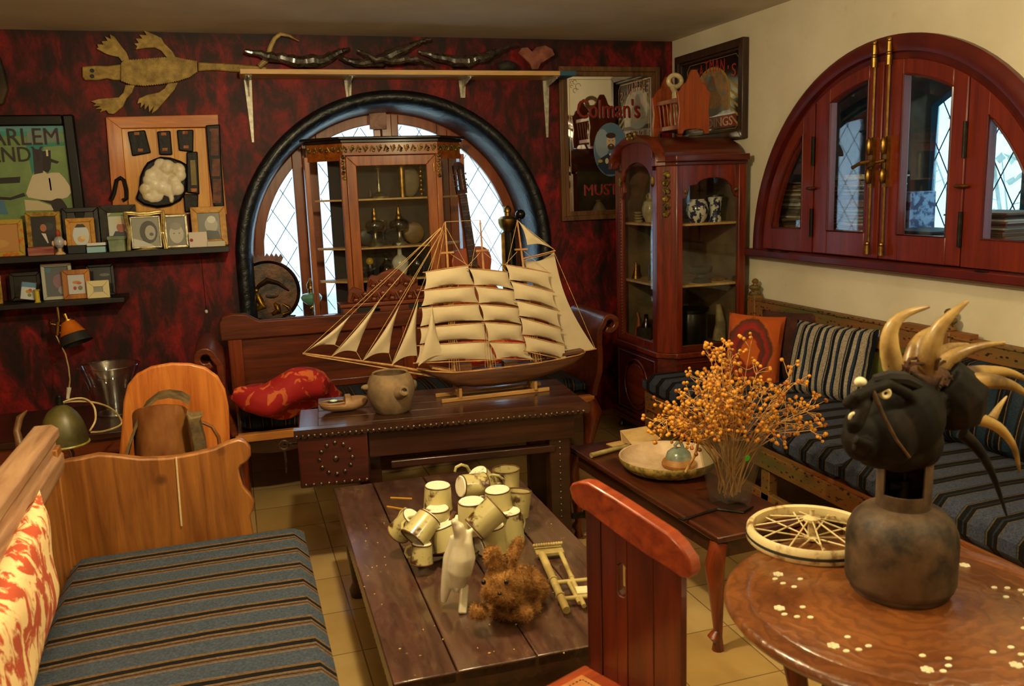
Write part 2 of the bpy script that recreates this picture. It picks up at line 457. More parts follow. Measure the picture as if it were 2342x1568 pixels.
# ---------------- round window joinery
FRW = WOOD('window_cedar', '#6d2c10', '#a1501f', 'z', .35, .3)
LEAD = C('#25282a', .5)
def zon(cz, r, dx): return cz + math.sqrt(max(0, r * r - dx * dx))
def arch_panel(mb, plane, a0, a1, zb, c, cz, ro, g0, g1, zg, rg, d0, d1, sc=1.0):
    top = lambda a, r: cz + sc * math.sqrt(max(1e-6, r * r - (a - c) ** 2))
    def strip(s0, s1, f0, f1, n=8):
        s0, s1 = max(min(s0, s1), c - ro), min(max(s0, s1), c + ro)
        if s1 - s0 < 1e-4: return
        xs = [s0 + (s1 - s0) * i / n for i in range(n + 1)]
        mb.prism([(x, f0(x)) for x in xs] + [(x, f1(x)) for x in xs[::-1]], plane, d0, d1)
    strip(a0, g0, lambda x: zb, lambda x: max(zb + .001, top(x, ro)))
    strip(g1, a1, lambda x: zb, lambda x: max(zb + .001, top(x, ro)))
    strip(g0, g1, lambda x: zb, lambda x: zg, 1)
    strip(g0, g1, lambda x: max(zg, top(x, rg) if abs(x - c) < rg else zg), lambda x: max(zg + .002, top(x, ro)), 12)
    return mb
def pane(mb, plane, g0, g1, zg, c, cz, rg, d, sc=1.0):
    top = lambda a: cz + sc * math.sqrt(max(1e-6, rg * rg - (a - c) ** 2)) if abs(a - c) < rg else zg
    xs = [g0 + (g1 - g0) * i / 12 for i in range(13)]
    mb.prism([(g0, zg), (g1, zg)] + [(x, max(zg + .001, top(x))) for x in xs[::-1]], plane, d, d + .003); return mb
def lattice(mb, plane, inside, d, a_lo, a_hi, z_lo, z_hi, sa, sz, r=.0022):
    """diamond lead bars sa wide and sz tall, clipped by inside(a, z)"""
    k = sz / sa; step = .006
    for sg in (1, -1):
        o = z_lo - (a_hi - a_lo) * k - sz
        while o < z_hi + (a_hi - a_lo) * k:
            run = []; a = a_lo
            while a <= a_hi + step:
                z = o + sg * k * (a - a_lo)
                if z_lo <= z <= z_hi and inside(a, z): run.append((a, z))
                else:
                    if len(run) > 2:
                        p, q = run[0], run[-1]; P = [(p[0], d, p[1]), (q[0], d, q[1])] if plane == 'xz' else [(d, p[0], p[1]), (d, q[0], q[1])]
                        mb.tube(P, r, 5)
                    run = []
                a += step
            o += sz
    return mb
YF = D + .30
win1 = struct(MB().m(FRW).sweep([((x, YF, z), n, (0, 1, 0)) for ((x, _, z), n, _b) in path], [(-.045, -.02), (-.045, .06), (-.105, .06), (-.105, .0), (-.07, -.02)]).build('window_1', FRW, smooth=50))
def doorx(a0, a1, g0, g1):
    mb = MB().m(FRW); arch_panel(mb, 'xz', a0, a1, ASILL + .015, ACX, ACZ, AR - .075, g0, g1, ASILL + .05, AR - .135, YF - .015, YF + .03)
    s = mb.build('sash', FRW, win1, bevel=.004)
    p = pane(MB(), 'xz', g0 - .005, g1 + .005, ASILL + .045, ACX, ACZ, AR - .13, YF + .008).build('pane', GLASS('leaded_glass', (.93, .97, 1, 1), .10, .05, .35, (.8, .88, .95, 1)), s, smooth=0)
    ins = lambda a, z: g0 < a < g1 and z > ASILL + .05 and math.hypot(a - ACX, max(0, z - ACZ)) < AR - .135
    lattice(MB(), 'xz', ins, YF + .004, g0, g1, ASILL + .07, 2.0, .135, .21).build('lead_bars', LEAD, s)
doorx(ACX - AR + .065, .455, .125, .395)
doorx(.455, .945, .545, .90)
doorx(1.01, 1.365, 1.055, 1.30)
doorx(1.365, ACX + AR - .065, 1.43, 1.83)
mb = MB().box(.945, 1.01, YF - .04, YF + .03, ASILL + .015, 1.97)
mb.build('center_post', FRW, win1, bevel=.006)

# ---------------- arched cupboard window in the cream wall
FRR = WOOD('window_redwood', '#5a180c', '#7d2a12', 'z', .4, .25)
FRR2 = M('window_outer_red', '#47100e', '#5e1813', .4, scale=6, stretch=(1, 1, 1), coat=.2)
BRASS = M('aged_brass', '#8a6a2c', '#b8904a', .35, 1, scale=30)
IRON = M('dark_iron', '#15130f', '#2c261e', .5, .7, scale=40, bmp=.2)
path2 = []
for i in range(49):
    a = PI * i / 48; path2.append(((W, WCY - (WR) * math.cos(a), WCZ + WR * .97 * math.sin(a)), (0, -math.cos(a), math.sin(a)), (1, 0, 0)))
win2 = struct(MB().m(FRR2).sweep(path2, [(.02, .0), (.02, -.025), (-.01, -.045), (-.05, -.035), (-.055, -.012), (-.09, -.012), (-.09, .05), (.0, .05)]).build('window_2', FRR2, smooth=50))
MB().box(W - .075, W + .05, WCY - WR - .04, WCY + WR + .03, WCZ - .035, WCZ + .005).build('window_sill', FRR2, win2, bevel=.006)
def doory(a0, a1, g0, g1, zg=1.235, rg=.835):
    mb = MB().m(FRR); arch_panel(mb, 'yz', a0, a1, WCZ + .01, WCY, WCZ, WR - .085, g0, g1, zg, rg, W - .03, W + .015, .97)
    s = mb.build('casement', FRR, win2, bevel=.005)
    pane(MB(), 'yz', g0 - .004, g1 + .004, zg - .004, WCY, WCZ, rg + .004, W - .005, .97).build('pane', GLASS('clear_glass', (.97, .98, .98, 1), .07, .01), s, smooth=0)
    # bead moulding round the pane
    top = lambda a: WCZ + .97 * math.sqrt(max(0, rg * rg - (a - WCY) ** 2))
    pts = [(W - .03, g0, zg), (W - .03, g1, zg)] + [(W - .03, g1 + (g0 - g1) * i / 10, max(zg + .01, top(g1 + (g0 - g1) * i / 10) if abs(g1 + (g0 - g1) * i / 10 - WCY) < rg else zg)) for i in range(11)]
    MB().tube(pts, .006, 6, close=True).build('bead', FRR2, s)
    return s
s1 = doory(3.715, WCY + WR - .08, 3.80, 4.055)
s2 = doory(3.245, 3.705, 3.335, 3.60)
s3 = doory(2.775, 3.235, 2.85, 3.125)
s4 = doory(WCY - WR + .08, 2.765, 2.42, 2.67)
for y, sh in ((3.285, s2), (3.195, s3)):       # cremone bolts
    mb = MB().cyl((W - .045, y, WCZ + .06), (W - .045, y, 2.03), .006, n=8)
    for z in (1.16, 1.98, 2.035): mb.cyl((W - .05, y, z - .02), (W - .05, y, z + .02), .013, n=10).ell((W - .05, y, z + .028), .012, 10, 6)
    mb.build('bolt_rod', BRASS if y > 3.2 else BRASS, sh)
    mb = MB().m(BRASS)
    mb.box(W - .05, W - .028, y - .012, y + .012, 1.44, 1.66).ell((W - .06, y, 1.62), (.015, .014, .04), 10, 8).ell((W - .06, y, 1.49), (.015, .014, .035), 10, 8)
    mb.tube([(W - .055, y, 1.555), (W - .085, y + (.02 if y > 3.2 else .01), 1.55), (W - .09, y + (.07 if y > 3.2 else .06), 1.53)], .008, 8)
    mb.build('bolt_handle', BRASS, sh)
for y, sh in ((3.71, s1), (2.77, s4)):
    for z in (1.27, 1.62): MB().cyl((W - .038, y, z - .07), (W - .038, y, z + .07), .009, n=8).build('hinge', IRON, sh)
    MB().ell((W - .045, y + .0, 1.44), (.012, .04, .009), 12, 6).build('turn_button', BRASS, sh)
for y in (4.0, 3.88, 2.62):
    MB().ell((W - .07, y, WCZ + .006), (.012, .035, .004), 10, 5).build('turn_button', IRON, win2)

# recess behind the cupboard window, with the leaded outer window
GREYP = M('recess_paint', '#5b6670', '#78848c', .7, scale=4)
XO = W + .56
mb = MB().m(GREYP)
loop = [(3.56, 1.14), (3.56, 1.82), (3.36, 1.93), (3.05, 2.06), (2.75, 2.10), (2.45, 2.06), (2.15, 1.93), (1.95, 1.75), (1.95, 1.14)]
cyy = 2.75
for i in range(len(loop)):                      # wall around the opening
    (a, b), (c, d) = loop[i], loop[(i + 1) % len(loop)]
    ea = (5.0 if a > cyy else 1.0, b); ec = (5.0 if c > cyy else 1.0, d)
    if i < 4: Q = [(a, b), (c, d), (c if i > 0 else 5.0, CEIL if i > 0 else d), (5.0 if i == 0 else a, b if i == 0 else CEIL)]
    elif i < 7: Q = [(a, b), (c, d), (c, CEIL), (a, CEIL)]
    elif i == 7: Q = [(a, b), (c, d), (1.0, d), (1.0, b)]
    else: Q = [(a, b), (c, d), (5.0, .9), (1.0, .9)]
    mb.f([mb.v((XO, y, z)) for y, z in Q])
mb.f([mb.v((XO, y, z)) for y, z in [(3.56, 1.82), (5.0, 1.82), (5.0, CEIL), (3.56, CEIL)]])
mb.f([mb.v((XO, y, z)) for y, z in [(1.95, 1.75), (1.0, 1.75), (1.0, CEIL), (1.95, CEIL)]])
mb.f([mb.v((XO, y, z)) for y, z in [(3.56, 1.14), (5.0, 1.14), (5.0, .9)]])
mb.box(W + .08, XO + .05, 1.95, 4.6, WCZ - .05, WCZ - .003)
mb.box(W + .08, XO + .05, 4.6, 4.65, WCZ - .05, CEIL); mb.box(W + .08, XO + .05, 1.5, 1.55, WCZ - .05, CEIL)
struct(mb.build('wall_outer', GREYP, smooth=0))
BLUEF = C('#2d6a8a', .5)
win3 = struct(MB().m(BLUEF).tube([(XO, y, z) for y, z in loop], .022, 4, close=True).build('window_3', BLUEF, smooth=0))
mb = MB().m(GLASS('greenish_glass', (.85, .95, .95, 1), .08, .03, .3, (.7, .85, .85, 1)))
mb.prism(loop, 'yz', XO + .004, XO + .008).build('pane', MATS['greenish_glass'], win3, smooth=0)
def inl(y, z):
    n = len(loop); c = False
    for i in range(n):
        (a, b), (d, e) = loop[i], loop[(i + 1) % n]
        if (b > z) != (e > z) and y < (d - a) * (z - b) / (e - b) + a: c = not c
    return c
lattice(MB(), 'yz', inl, XO, 1.95, 3.56, 1.14, 2.1, .15, .26, .003).build('lead_bars', C('#1d3a4a', .5), win3)
for y in (3.0, 2.45): MB().box(XO - .02, XO + .02, y - .02, y + .02, 1.14, 2.07).build('mullion', BLUEF, win3)

# garden beyond the windows
GRS = M('garden_ground', '#6d7a50', '#a7a68c', .9, scale=2)
struct(MB().box(-6, 9, D + .62, D + 9, -.3, -.1).build('ground', GRS))
struct(MB().box(W + .95, W + 9, -4, D + .6, -.3, -.1).build('ground', GRS))
LEAF = M('leaf_green', '#2f5a2a', '#79a04a', .6, scale=9)
def bush(name, c, r, n, label, seed):
    rnd = random.Random(seed); t = thing(name, label, 'plant', (c[0], c[1], -.1))
    mb = MB(); st = MB()
    for i in range(n):
        a = rnd.uniform(0, 2 * PI); h = rnd.uniform(.3, 1) * c[2] * 2; rr = r * rnd.uniform(.2, 1)
        p = Vector((math.cos(a) * rr, math.sin(a) * rr, h)); q = Vector((rnd.uniform(-1, 1), rnd.uniform(-1, 1), rnd.uniform(-.6, .4))).normalized() * rnd.uniform(.08, .18)
        s = q.cross(Vector((0, 0, 1))).normalized() * .03
        a1, a2, a3, a4 = mb.v(p), mb.v(p + q * .5 + s), mb.v(p + q), mb.v(p + q * .5 - s); mb.f([a1, a2, a3, a4])
        if i % 12 == 0: st.tube([(0, 0, 0), p * .5 + Vector((0, 0, .05)), p], [.015, .008, .003], 5)
    mb.build('foliage', LEAF, t, smooth=0); st.build('stem', C('#4a3a22', .8), t)
bush('garden_shrub', (W + 1.7, 3.9, 1.25), .7, 420, 'leafy green shrub outside the leaded window on the right', 3)
# ================================================= LARGE FURNITURE
BLUE = [(0, '#424b59'), (.40, '#8a6a3e'), (.425, '#424b59'), (.455, '#6e4a26'), (.49, '#141214'), (.53, '#6e5434'), (.56, '#424b59'), (.585, '#8a6a3e'), (.61, '#121012'), (.775, '#8a6a3e'), (.80, '#262c34'), (.82, '#7c5c36'), (.85, '#424b59')]
STY = STRIPE('striped_blue_y', 'y', .115, BLUE)
STX = STRIPE('striped_blue_x', 'x', .115, BLUE, .7)
STX2 = STRIPE('striped_dark_x', 'x', .105, [(0, '#1f3040'), (.36, '#0d0d10'), (.46, '#6e5434'), (.49, '#0d0d10'), (.62, '#22303c'), (.68, '#0d0d10'), (.86, '#6e5434'), (.9, '#141c24')], .55)
STS = STRIPE('striped_blue_dark', 'y', .112, [(0, '#454b5e'), (.46, '#5c4c34'), (.49, '#121114'), (.60, '#2a2d33'), (.66, '#121114'), (.82, '#5c4c34'), (.86, '#2e3442'), (.9, '#454b5e')])
DARKW = WOOD('dark_walnut', '#1b0c07', '#3c1c10', 'x', .32, .35)
DARKWY = WOOD('dark_walnut_y', '#1f0f09', '#452215', 'y', .32, .35)
MAHX = WOOD('mahogany_x', '#3a1409', '#74300f', 'x', .35, .4)
MAHZ = WOOD('mahogany_z', '#451607', '#8a3812', 'z', .35, .4)
MAHY = WOOD('mahogany_y', '#451607', '#8a3812', 'y', .35, .4)
PINE = WOOD('honey_pine', '#6a3a14', '#a0662a', 'z', .42, .25, 7, .08, 7, '#3e1f0a')
PINEX = WOOD('honey_pine_x', '#a05c1e', '#cf8a3e', 'x', .4, .2)
OLDW = WOOD('greyed_rail_wood', '#7a5236', '#b08a68', 'y', .5, .1)
REDW = WOOD('red_cherry', '#3a120a', '#6c2812', 'z', .35, .4)
REDWY = WOOD('red_cherry_y', '#6a2009', '#a8481a', 'y', .35, .4)

# ---------------- settee under the round window
SX0, SX1, SY0, SY1 = -.06, 1.80, 4.22, 4.74
t = thing('settee', 'dark carved wooden settee with blue striped seat under the round window', 'settee', (.87, 4.48, 0))
cu = cushion(MB().m(STX2), SX0 + .03, SX1 - .03, SY0 + .03, SY1 - .06, .375, .47, .03, .012).build('seat_cushion', STX2, t, world=True, smooth=60)
MB().m(PINEX).box(SX0, SX1, SY0, SY0 + .04, .335, .375).m(MAHX).box(SX0, SX1, SY0 + .04, SY1, .34, .37).build('seat_rail', MAHX, t, world=True, bevel=.005)
pts = [(SX0 + .04, .335)] + [(SX0 + .04 + (SX1 - SX0 - .08) * i / 60, .285 - .018 * abs(math.sin(i / 60 * PI * 6)) - (.03 if i in (0, 60) else 0)) for i in range(61)] + [(SX1 - .04, .335)]
MB().prism(pts, 'xz', SY0 + .01, SY0 + .03).build('apron', DARKW, t, world=True)
# back: framed panel with shaped ears
bk = MB().m(MAHX).box(SX0 + .05, SX1 - .05, SY1 - .02, SY1, .37, .80).build('back_panel', MAHX, t, world=True)
rail = [(SX0 - .035, .76), (SX0 - .035, .855), (SX0 - .02, .885), (SX0 + .03, .90), (SX0 + .10, .895), (SX0 + .14, .87), (SX0 + .17, .853), (SX1 - .17, .853), (SX1 - .14, .87), (SX1 - .1, .895), (SX1 - .03, .90), (SX1 + .02, .885), (SX1 + .035, .855), (SX1 + .035, .76)]
MB().m(MAHX).prism(rail, 'xz', SY1 - .045, SY1 + .005).build('back_rail', MAHX, t, world=True, bevel=.008)
MB().m(MAHX).box(SX0 + .06, SX1 - .06, SY1 - .035, SY1, .46, .50).build('back_rail', MAHX, t, world=True, bevel=.004)
for x in (SX0 + .0, .86, SX1 - .06): MB().m(MAHZ).box(x, x + .07, SY1 - .04, SY1, .34, .79).build('back_stile', MAHZ, t, world=True, bevel=.004)
def scroll_arm(sg, x):
    pth = [(x, .37), (x + sg*.01, .42), (x + sg*.035, .50), (x + sg*.04, .58), (x + sg*.035, .66), (x + sg*.04, .725), (x + sg*.065, .765)]
    pth += [(x + sg*(.10 - .037*math.cos(a)), .758 + .037*math.sin(a)) for a in [.5 + i*.45 for i in range(12)]]
    mb = MB().m(DARKW if 0 else MAHX)
    P = [((p[0], 0, p[1])) for p in pth]
    path = []
    for i, p in enumerate(P):
        q0, q1 = P[max(0, i-1)], P[min(len(P)-1, i+1)]; d = Vector(q1) - Vector(q0); d.normalize(); n = Vector((d.z, 0, -d.x))
        path.append((p, n, (0, 1, 0)))
    k = .016
    mb.sweep([((o[0], SY0, o[2]), a, b) for o, a, b in path], [(-k, 0), (k, 0), (k, SY1 - SY0 - .04), (-k, SY1 - SY0 - .04)])
    mb.build('armrest', MAHX, t, world=True, bevel=.006)
scroll_arm(-1, SX0 + .0); scroll_arm(1, SX1 - .0)
for x, sg in ((SX0 + .03, -1), (SX1 - .03, 1)):
    for y in (SY0 + .04, SY1 - .04):
        MB().tube([(x, y, .34), (x + sg*.03, y - .01, .27), (x + sg*.015, y, .16), (x - sg*.0, y, .07), (x + sg*.035, y - .01, .02), (x + sg*.04, y - .01, 0)], [.05, .055, .035, .024, .034, .025], 10).build('leg', MAHZ, t, world=True)

# ---------------- far table with studded apron
TZ = .62; ang = math.radians(-5.6)
T2 = thing('studded_table', 'long dark table with studded apron carrying the model ship', 'table', (.80, 3.47, 0), ang)
HL, HD = .555, .255
TOPM = WOOD('worn_tabletop', '#22110b', '#4a2a1c', 'x', .25, .3, 9, .1, 0, '#3a2420')
mb = MB().m(TOPM)
for i in range(4):
    y0 = -HD + .045 + i * (2*HD - .045)/4; mb.box(-HL + .03, HL, y0 + .0015, y0 + (2*HD - .045)/4 - .0015, TZ - .03, TZ)
mb.build('tabletop', TOPM, T2, bevel=.003)
mb = MB().m(TOPM); n = 46; ed = [(-HL - .06, TZ)] + [(HL, TZ)]
for i in range(n * 4, -1, -1):
    u = i / (n * 4); ed.append((-HL - .06 + (2*HL + .06)*u, TZ - .028 - .007 * abs(math.sin(u * n * PI))))
mb.prism(ed, 'xz', -HD, -HD + .042)
mb.build('top_edge', TOPM, T2)
mb = MB().m(DARKW).box(-HL + .22, HL - .06, -HD + .03, -HD + .06, TZ - .14, TZ - .034).box(-HL + .22, HL - .06, HD - .05, HD - .02, TZ - .14, TZ - .03)
mb.build('apron', DARKW, T2)
BOXM = WOOD('studded_box_wood', '#2c0f0a', '#4c1b12', 'x', .35, .3)
bx_ = MB().m(BOXM).box(-HL - .05, -HL + .215, -HD + .012, HD - .05, TZ - .235, TZ - .032).build('end_box', BOXM, T2, bevel=.006)
STUD = M('stud_metal', '#3a3028', '#7a6a58', .35, .9, scale=60)
mb = MB()
cx, cz = -HL + .09, TZ - .125
for i in range(12): mb.ell((cx + .062*math.cos(i*PI/6), -HD + .01, cz + .062*math.sin(i*PI/6)), (.0085, .007, .0085), 8, 6)
mb.ell((cx, -HD + .01, cz), (.012, .009, .012), 10, 6)
for i in range(9): mb.ell((-HL - .03 + i*.029, -HD + .01, TZ - .222), (.0075, .006, .0075), 8, 5)
mb.build('studs', STUD, bx_)
mb = MB()
for i in range(52): mb.ell((-HL - .05 + i*.0222, -HD - .001, TZ - .024), (.0065, .005, .0065), 7, 5)
mb.build('studs', STUD, T2)
for sx in (-1, 1):
    for sy in (-1, 1):
        x = sx*(HL - .12) + (.10 if sx < 0 else 0); y = sy*(HD - .075) + (.04 if sx < 0 and sy < 0 else 0)
        MB().m(DARKW).box(x - .045, x + .045, y - .035, y + .035, 0, TZ - .03).build('leg', DARKW, T2, bevel=.006)
mb = MB().m(STUD)
for i in range(14): mb.ell((HL - .12, -HD + .04, .14 + i*.027), (.006, .005, .006), 7, 5)
mb.build('studs', STUD, T2)
MB().m(DARKW).box(-HL + .30, HL - .14, -HD + .03, -HD + .075, .425, .455).build('stretcher', DARKW, T2, bevel=.004)
MB().m(DARKW).box(-HL + .30, HL - .14, HD - .1, HD - .06, .10, .14).build('stretcher', DARKW, T2, bevel=.004)
MB().m(DARKW).box(HL - .15, HL - .09, -HD - .06, HD - .03, 0, .05).build('foot', DARKW, T2, bevel=.01)
MB().m(IRON).box(HL - .02, HL + .02, -HD + .03, -HD + .06, .12, .15).box(HL - .075, HL + .0, -HD + .035, -HD + .055, .125, .145).build('bolt', IRON, T2)
# ring pull on the left end
MB().m(STUD).torus((-HL - .10, -HD + .03, TZ - .06), .017, .004, 'y', 16, 6).tube([(-HL - .10, -HD + .03, TZ - .078), (-HL - .098, -HD + .03, TZ - .12), (-HL - .10, -HD + .03, TZ - .17)], [.005, .005, .003], 6).cyl((-HL - .10, -HD + .045, TZ - .06), (-HL - .045, -HD + .07, TZ - .07), .004).build('ring_pull', STUD, T2)

# ---------------- near low table with scalloped edge
NZ = .40
T1 = thing('low_table', 'dark worn plank coffee table with notched edge in the middle', 'coffee table', (.62, 2.50, 0), math.radians(-1.0))
def worn():
    m, nt, b = newmat('worn_dark_planks'); setp(b, .27, 0, 1); b.inputs['Coat Roughness'].default_value = .24
    f = noise(nt, coord(nt, (1.6, .12, 1)), 18, 6, .65, .6); c = ramp(nt, f, [(.3, '#34201a'), (.55, '#4a2e25'), (.75, '#624438')])
    sc = noise(nt, coord(nt, (3, 1.0, 1)), 9, 8, .75, 1); c = mixc(nt, ramp(nt, sc, [(.48, '#000000'), (.64, '#8a8a8a')]), c, '#86684a')
    dt = noise(nt, coord(nt), 70, 2, .5); c = mixc(nt, ramp(nt, dt, [(.73, '#000000'), (.76, '#aaaaaa')]), c, '#b09468')
    nt.links.new(c, b.inputs['Base Color'])
    nt.links.new(ramp(nt, sc, [(.4, '#4c4c4c'), (.7, '#9a9a9a')]), b.inputs['Roughness'])
    bump(nt, b, f, .15); return m
WORN = worn()
NX, NY = .345, .70
mb = MB().m(WORN); xs = [-NX, -NX + .15, .0, .2, NX]
for a, b_ in zip(xs, xs[1:]): mb.box(a + .0015, b_ - .0015, -NY, NY, NZ - .028, NZ)
mb.build('tabletop', WORN, T1, bevel=.003)
mb = MB().m(DARKWY)
def scal(L, n, z0, z1, amp):
    return [(-L, z1)] + [(L, z1)] + [(L - 2*L*i/(n*4), z0 - amp*abs(math.sin(i/4*PI))) for i in range(n*4 + 1)]
for sx in (-1, 1): mb.prism(scal(NY, 46, NZ - .045, NZ - .004, .008), 'yz', sx*NX - .006*(1 + sx) + .0, sx*NX + .012 - .006*(1 + sx) + (.0))
for sy in (-1, 1): mb.prism(scal(NX, 22, NZ - .045, NZ - .004, .008), 'xz', sy*NY - .006*(1 + sy), sy*NY + .012 - .006*(1 + sy))
mb.build('notched_edge', DARKWY, T1)
MB().m(DARKWY).box(-NX + .03, NX - .03, -NY + .03, NY - .03, NZ - .11, NZ - .03).build('apron', DARKWY, T1)
for sx in (-1, 1):
    for sy in (-1, 1):
        MB().m(DARKWY).lathe([(.03, 0), (.035, .03), (.022, .06), (.034, .16), (.036, .2), (.024, .24), (.036, .3)], (sx*(NX - .06), sy*(NY - .10), 0), 12).build('leg', DARKWY, T1)

# ---------------- side coffee table in front of the long sofa
C3 = WOOD('reddish_old_top', '#2e130a', '#5c2a16', 'y', .3, .3, 9, .12, 0, '#3c2418')
T3 = thing('side_table', 'reddish brown low table with cabriole legs holding bowl and berry vase', 'coffee table', (1.50, 2.80, 0), math.radians(3.6))
mb = MB().m(C3)
hx, hy = .17, .545
mb = MB().m(C3).box(-hx, hx, -hy, hy, NZ - .022, NZ)
mb.build('tabletop', C3, T3, bevel=.006)
MB().m(DARKWY).box(-hx + .02, hx - .02, -hy + .02, hy - .02, NZ - .08, NZ - .022).build('apron', DARKWY, T3)
for sx in (-1, 1):
    for sy in (-1, 1):
        x, y = sx*(hx - .025), sy*(hy - .03)
        MB().tube([(x, y, NZ - .03), (x + sx*.022, y + sy*.01, NZ - .1), (x + sx*.008, y, .2), (x, y, .07), (x + sx*.012, y, .05), (x, y, .03), (x, y, 0)], [.028, .032, .024, .015, .024, .016, .02], 10).build('leg', MAHZ, T3)

# ---------------- round inlaid table
RTZ = .60; RTC = (1.30, 1.39)
def inlay():
    m, nt, b = newmat('carved_round_top'); setp(b, .3, 0, .3)
    t = nt.nodes.new('ShaderNodeTexCoord'); w = nt.nodes.new('ShaderNodeTexWave'); w.wave_type = 'RINGS'; w.rings_direction = 'Z'
    w.inputs['Scale'].default_value = 9; w.inputs['Distortion'].default_value = 9; w.inputs['Detail'].default_value = 3; w.inputs['Detail Scale'].default_value = 2.2
    nt.links.new(t.outputs['Object'], w.inputs['Vector'])
    n = noise(nt, coord(nt, (1, 1, 1)), 7, 5)
    c = ramp(nt, n, [(.3, '#5c3014'), (.7, '#8a5226')]); c = mixc(nt, ramp(nt, w.outputs[1], [(.55, '#000000'), (.8, '#999999')]), c, '#44200c')
    nt.links.new(c, b.inputs['Base Color']); bump(nt, b, w.outputs[1], .25, .004); return m
INL = inlay(); SHELL = M('mother_of_pearl', '#d8d2a8', '#efe9cc', .3, scale=60)
TR = thing('round_table', 'round carved wooden table inlaid with white flowers at the right front', 'table', (RTC[0], RTC[1], 0))
R0 = .375
top = MB().m(INL).lathe([(.0, RTZ - .03), (R0 - .03, RTZ - .03), (R0 - .008, RTZ - .026), (R0, RTZ - .014), (R0 - .004, RTZ - .004), (R0 - .014, RTZ), (R0 - .05, RTZ), (R0 - .056, RTZ - .003), (R0 - .06, RTZ), (0, RTZ)], n=96).build('tabletop', INL, TR, smooth=50)
mb = MB().m(SHELL)
def flower(x, y, r):
    for k in range(6):
        a = k * PI / 3; mb.lathe([(r*.42, 0), (r*.4, .0012)], (x + math.cos(a)*r*.62, y + math.sin(a)*r*.62, RTZ), 7)
    mb.lathe([(r*.4, 0), (r*.35, .0014)], (x, y, RTZ), 8)
for k in range(10):
    a = 2*PI*k/10 + .35; x, y = math.cos(a)*.27, math.sin(a)*.27
    flower(x, y, .012)
    for j, (da, dr) in enumerate(((.10, .0), (.16, -.02), (.2, -.045), (-.0, -.05))):
        mb.lathe([(.0055, 0), (.005, .0012)], (math.cos(a+da)*(.27+dr), math.sin(a+da)*(.27+dr), RTZ), 8, sx=1.3)
mb.build('inlay', SHELL, top, smooth=0)
MB().m(MAHY).lathe([(.0, RTZ - .085), (.25, RTZ - .085), (.25, RTZ - .03), (0, RTZ - .03)], n=40).build('apron', MAHY, TR)
for k in range(4):
    a = 2*PI*k/4 + math.radians(202); c_, s_ = math.cos(a), math.sin(a)
    MB().tube([(c_*r, s_*r, z) for r, z in ((.215, RTZ - .04), (.26, RTZ - .10), (.275, RTZ - .17), (.255, RTZ - .27), (.23, RTZ - .37), (.22, .12), (.235, .05), (.275, .02), (.285, 0))], [.03, .034, .032, .026, .021, .018, .018, .022, .018], 10).build('leg', MAHZ, TR)
MB().m(MAHY).torus((0, 0, .2), .2, .012, 'z', 32, 6).build('stretcher', MAHY, TR)

# ---------------- long carved sofa along the cream wall
def carved(name, axis):
    m, nt, b = newmat(name); setp(b, .6)
    ch = nt.nodes.new('ShaderNodeTexVoronoi'); ch.inputs['Scale'].default_value = 70
    s = {'y': (1, .6, 1)}.get(axis, (1, 1, 1)); nt.links.new(coord(nt, s), ch.inputs['Vector'])
    n = noise(nt, coord(nt, (1, .2, 2)), 5, 4)
    c = ramp(nt, n, [(.38, '#5c5428'), (.5, '#7c5424'), (.62, '#8e4c1e')])
    t = nt.nodes.new('ShaderNodeTexCoord'); sx = nt.nodes.new('ShaderNodeSeparateXYZ'); nt.links.new(t.outputs['Object'], sx.inputs[0])
    band = math_(nt, 'FRACT', math_(nt, 'MULTIPLY', sx.outputs[2], 26))
    dots = math_(nt, 'MULTIPLY', ramp(nt, ch.outputs['Distance'], [(.25, '#ffffff'), (.4, '#000000')]), ramp(nt, band, [(.45, '#000000'), (.5, '#ffffff')], 'CONSTANT'))
    c = mixc(nt, dots, c, '#1c1408')
    nt.links.new(c, b.inputs['Base Color']); bump(nt, b, dots, -.5, .006); return m
CARV = carved('carved_green_brown', 'y')
GRPAN = M('faded_green_paint', '#5c6a34', '#8a7a30', .6, scale=8, stretch=(1, .3, 1), bmp=.15)
FX0, FX1, FY0, FY1 = 2.10, 2.78, .9, 4.19
S = thing('long_sofa', 'long carved green-brown wooden sofa with blue striped seat along the cream wall', 'sofa', ((FX0 + FX1)/2, 2.6, 0))
for i, (a, b_) in enumerate(((2.60, FY1), (FY0, 2.595))):
    cushion(MB().m(STS), FX0 - .03, FX1 - .10, a, b_, .36, .475, .035, .008, 12, 24).build('seat_cushion', STS, S, world=True, smooth=60)
MB().m(CARV).box(FX0, FX1 - .06, FY0, FY1, .33, .36).box(FX0 - .01, FX0 + .03, FY0, FY1, .27, .345).build('seat_rail', CARV, S, world=True, bevel=.004)
MB().m(CARV).box(FX0, FX0 + .03, FY0, FY1, .10, .16).build('lower_rail', CARV, S, world=True, bevel=.004)
for i in range(7):
    y = FY0 + .04 + i*(FY1 - FY0 - .08)/6; MB().m(CARV).box(FX0, FX0 + .045, y - .03, y + .03, 0, .28).build('leg', CARV, S, world=True, bevel=.005)
for i in range(3):
    y = FY0 + .04 + i*(FY1 - FY0 - .08)/2; MB().m(CARV).box(FX1 - .06, FX1 - .01, y - .03, y + .03, 0, .35).build('leg', CARV, S, world=True, bevel=.005)
MB().m(CARV).box(FX1 - .04, FX1 - .005, FY0, FY1, .34, .40).box(FX1 - .045, FX1 - .005, FY0, FY1, .72, .835).box(FX1 - .05, FX1 - .0, FY0, FY1, .832, .845).build('back_rail', CARV, S, world=True, bevel=.004)
MB().m(GRPAN).box(FX1 - .03, FX1 - .01, FY0, FY1, .39, .73).build('back_panel', GRPAN, S, world=True)
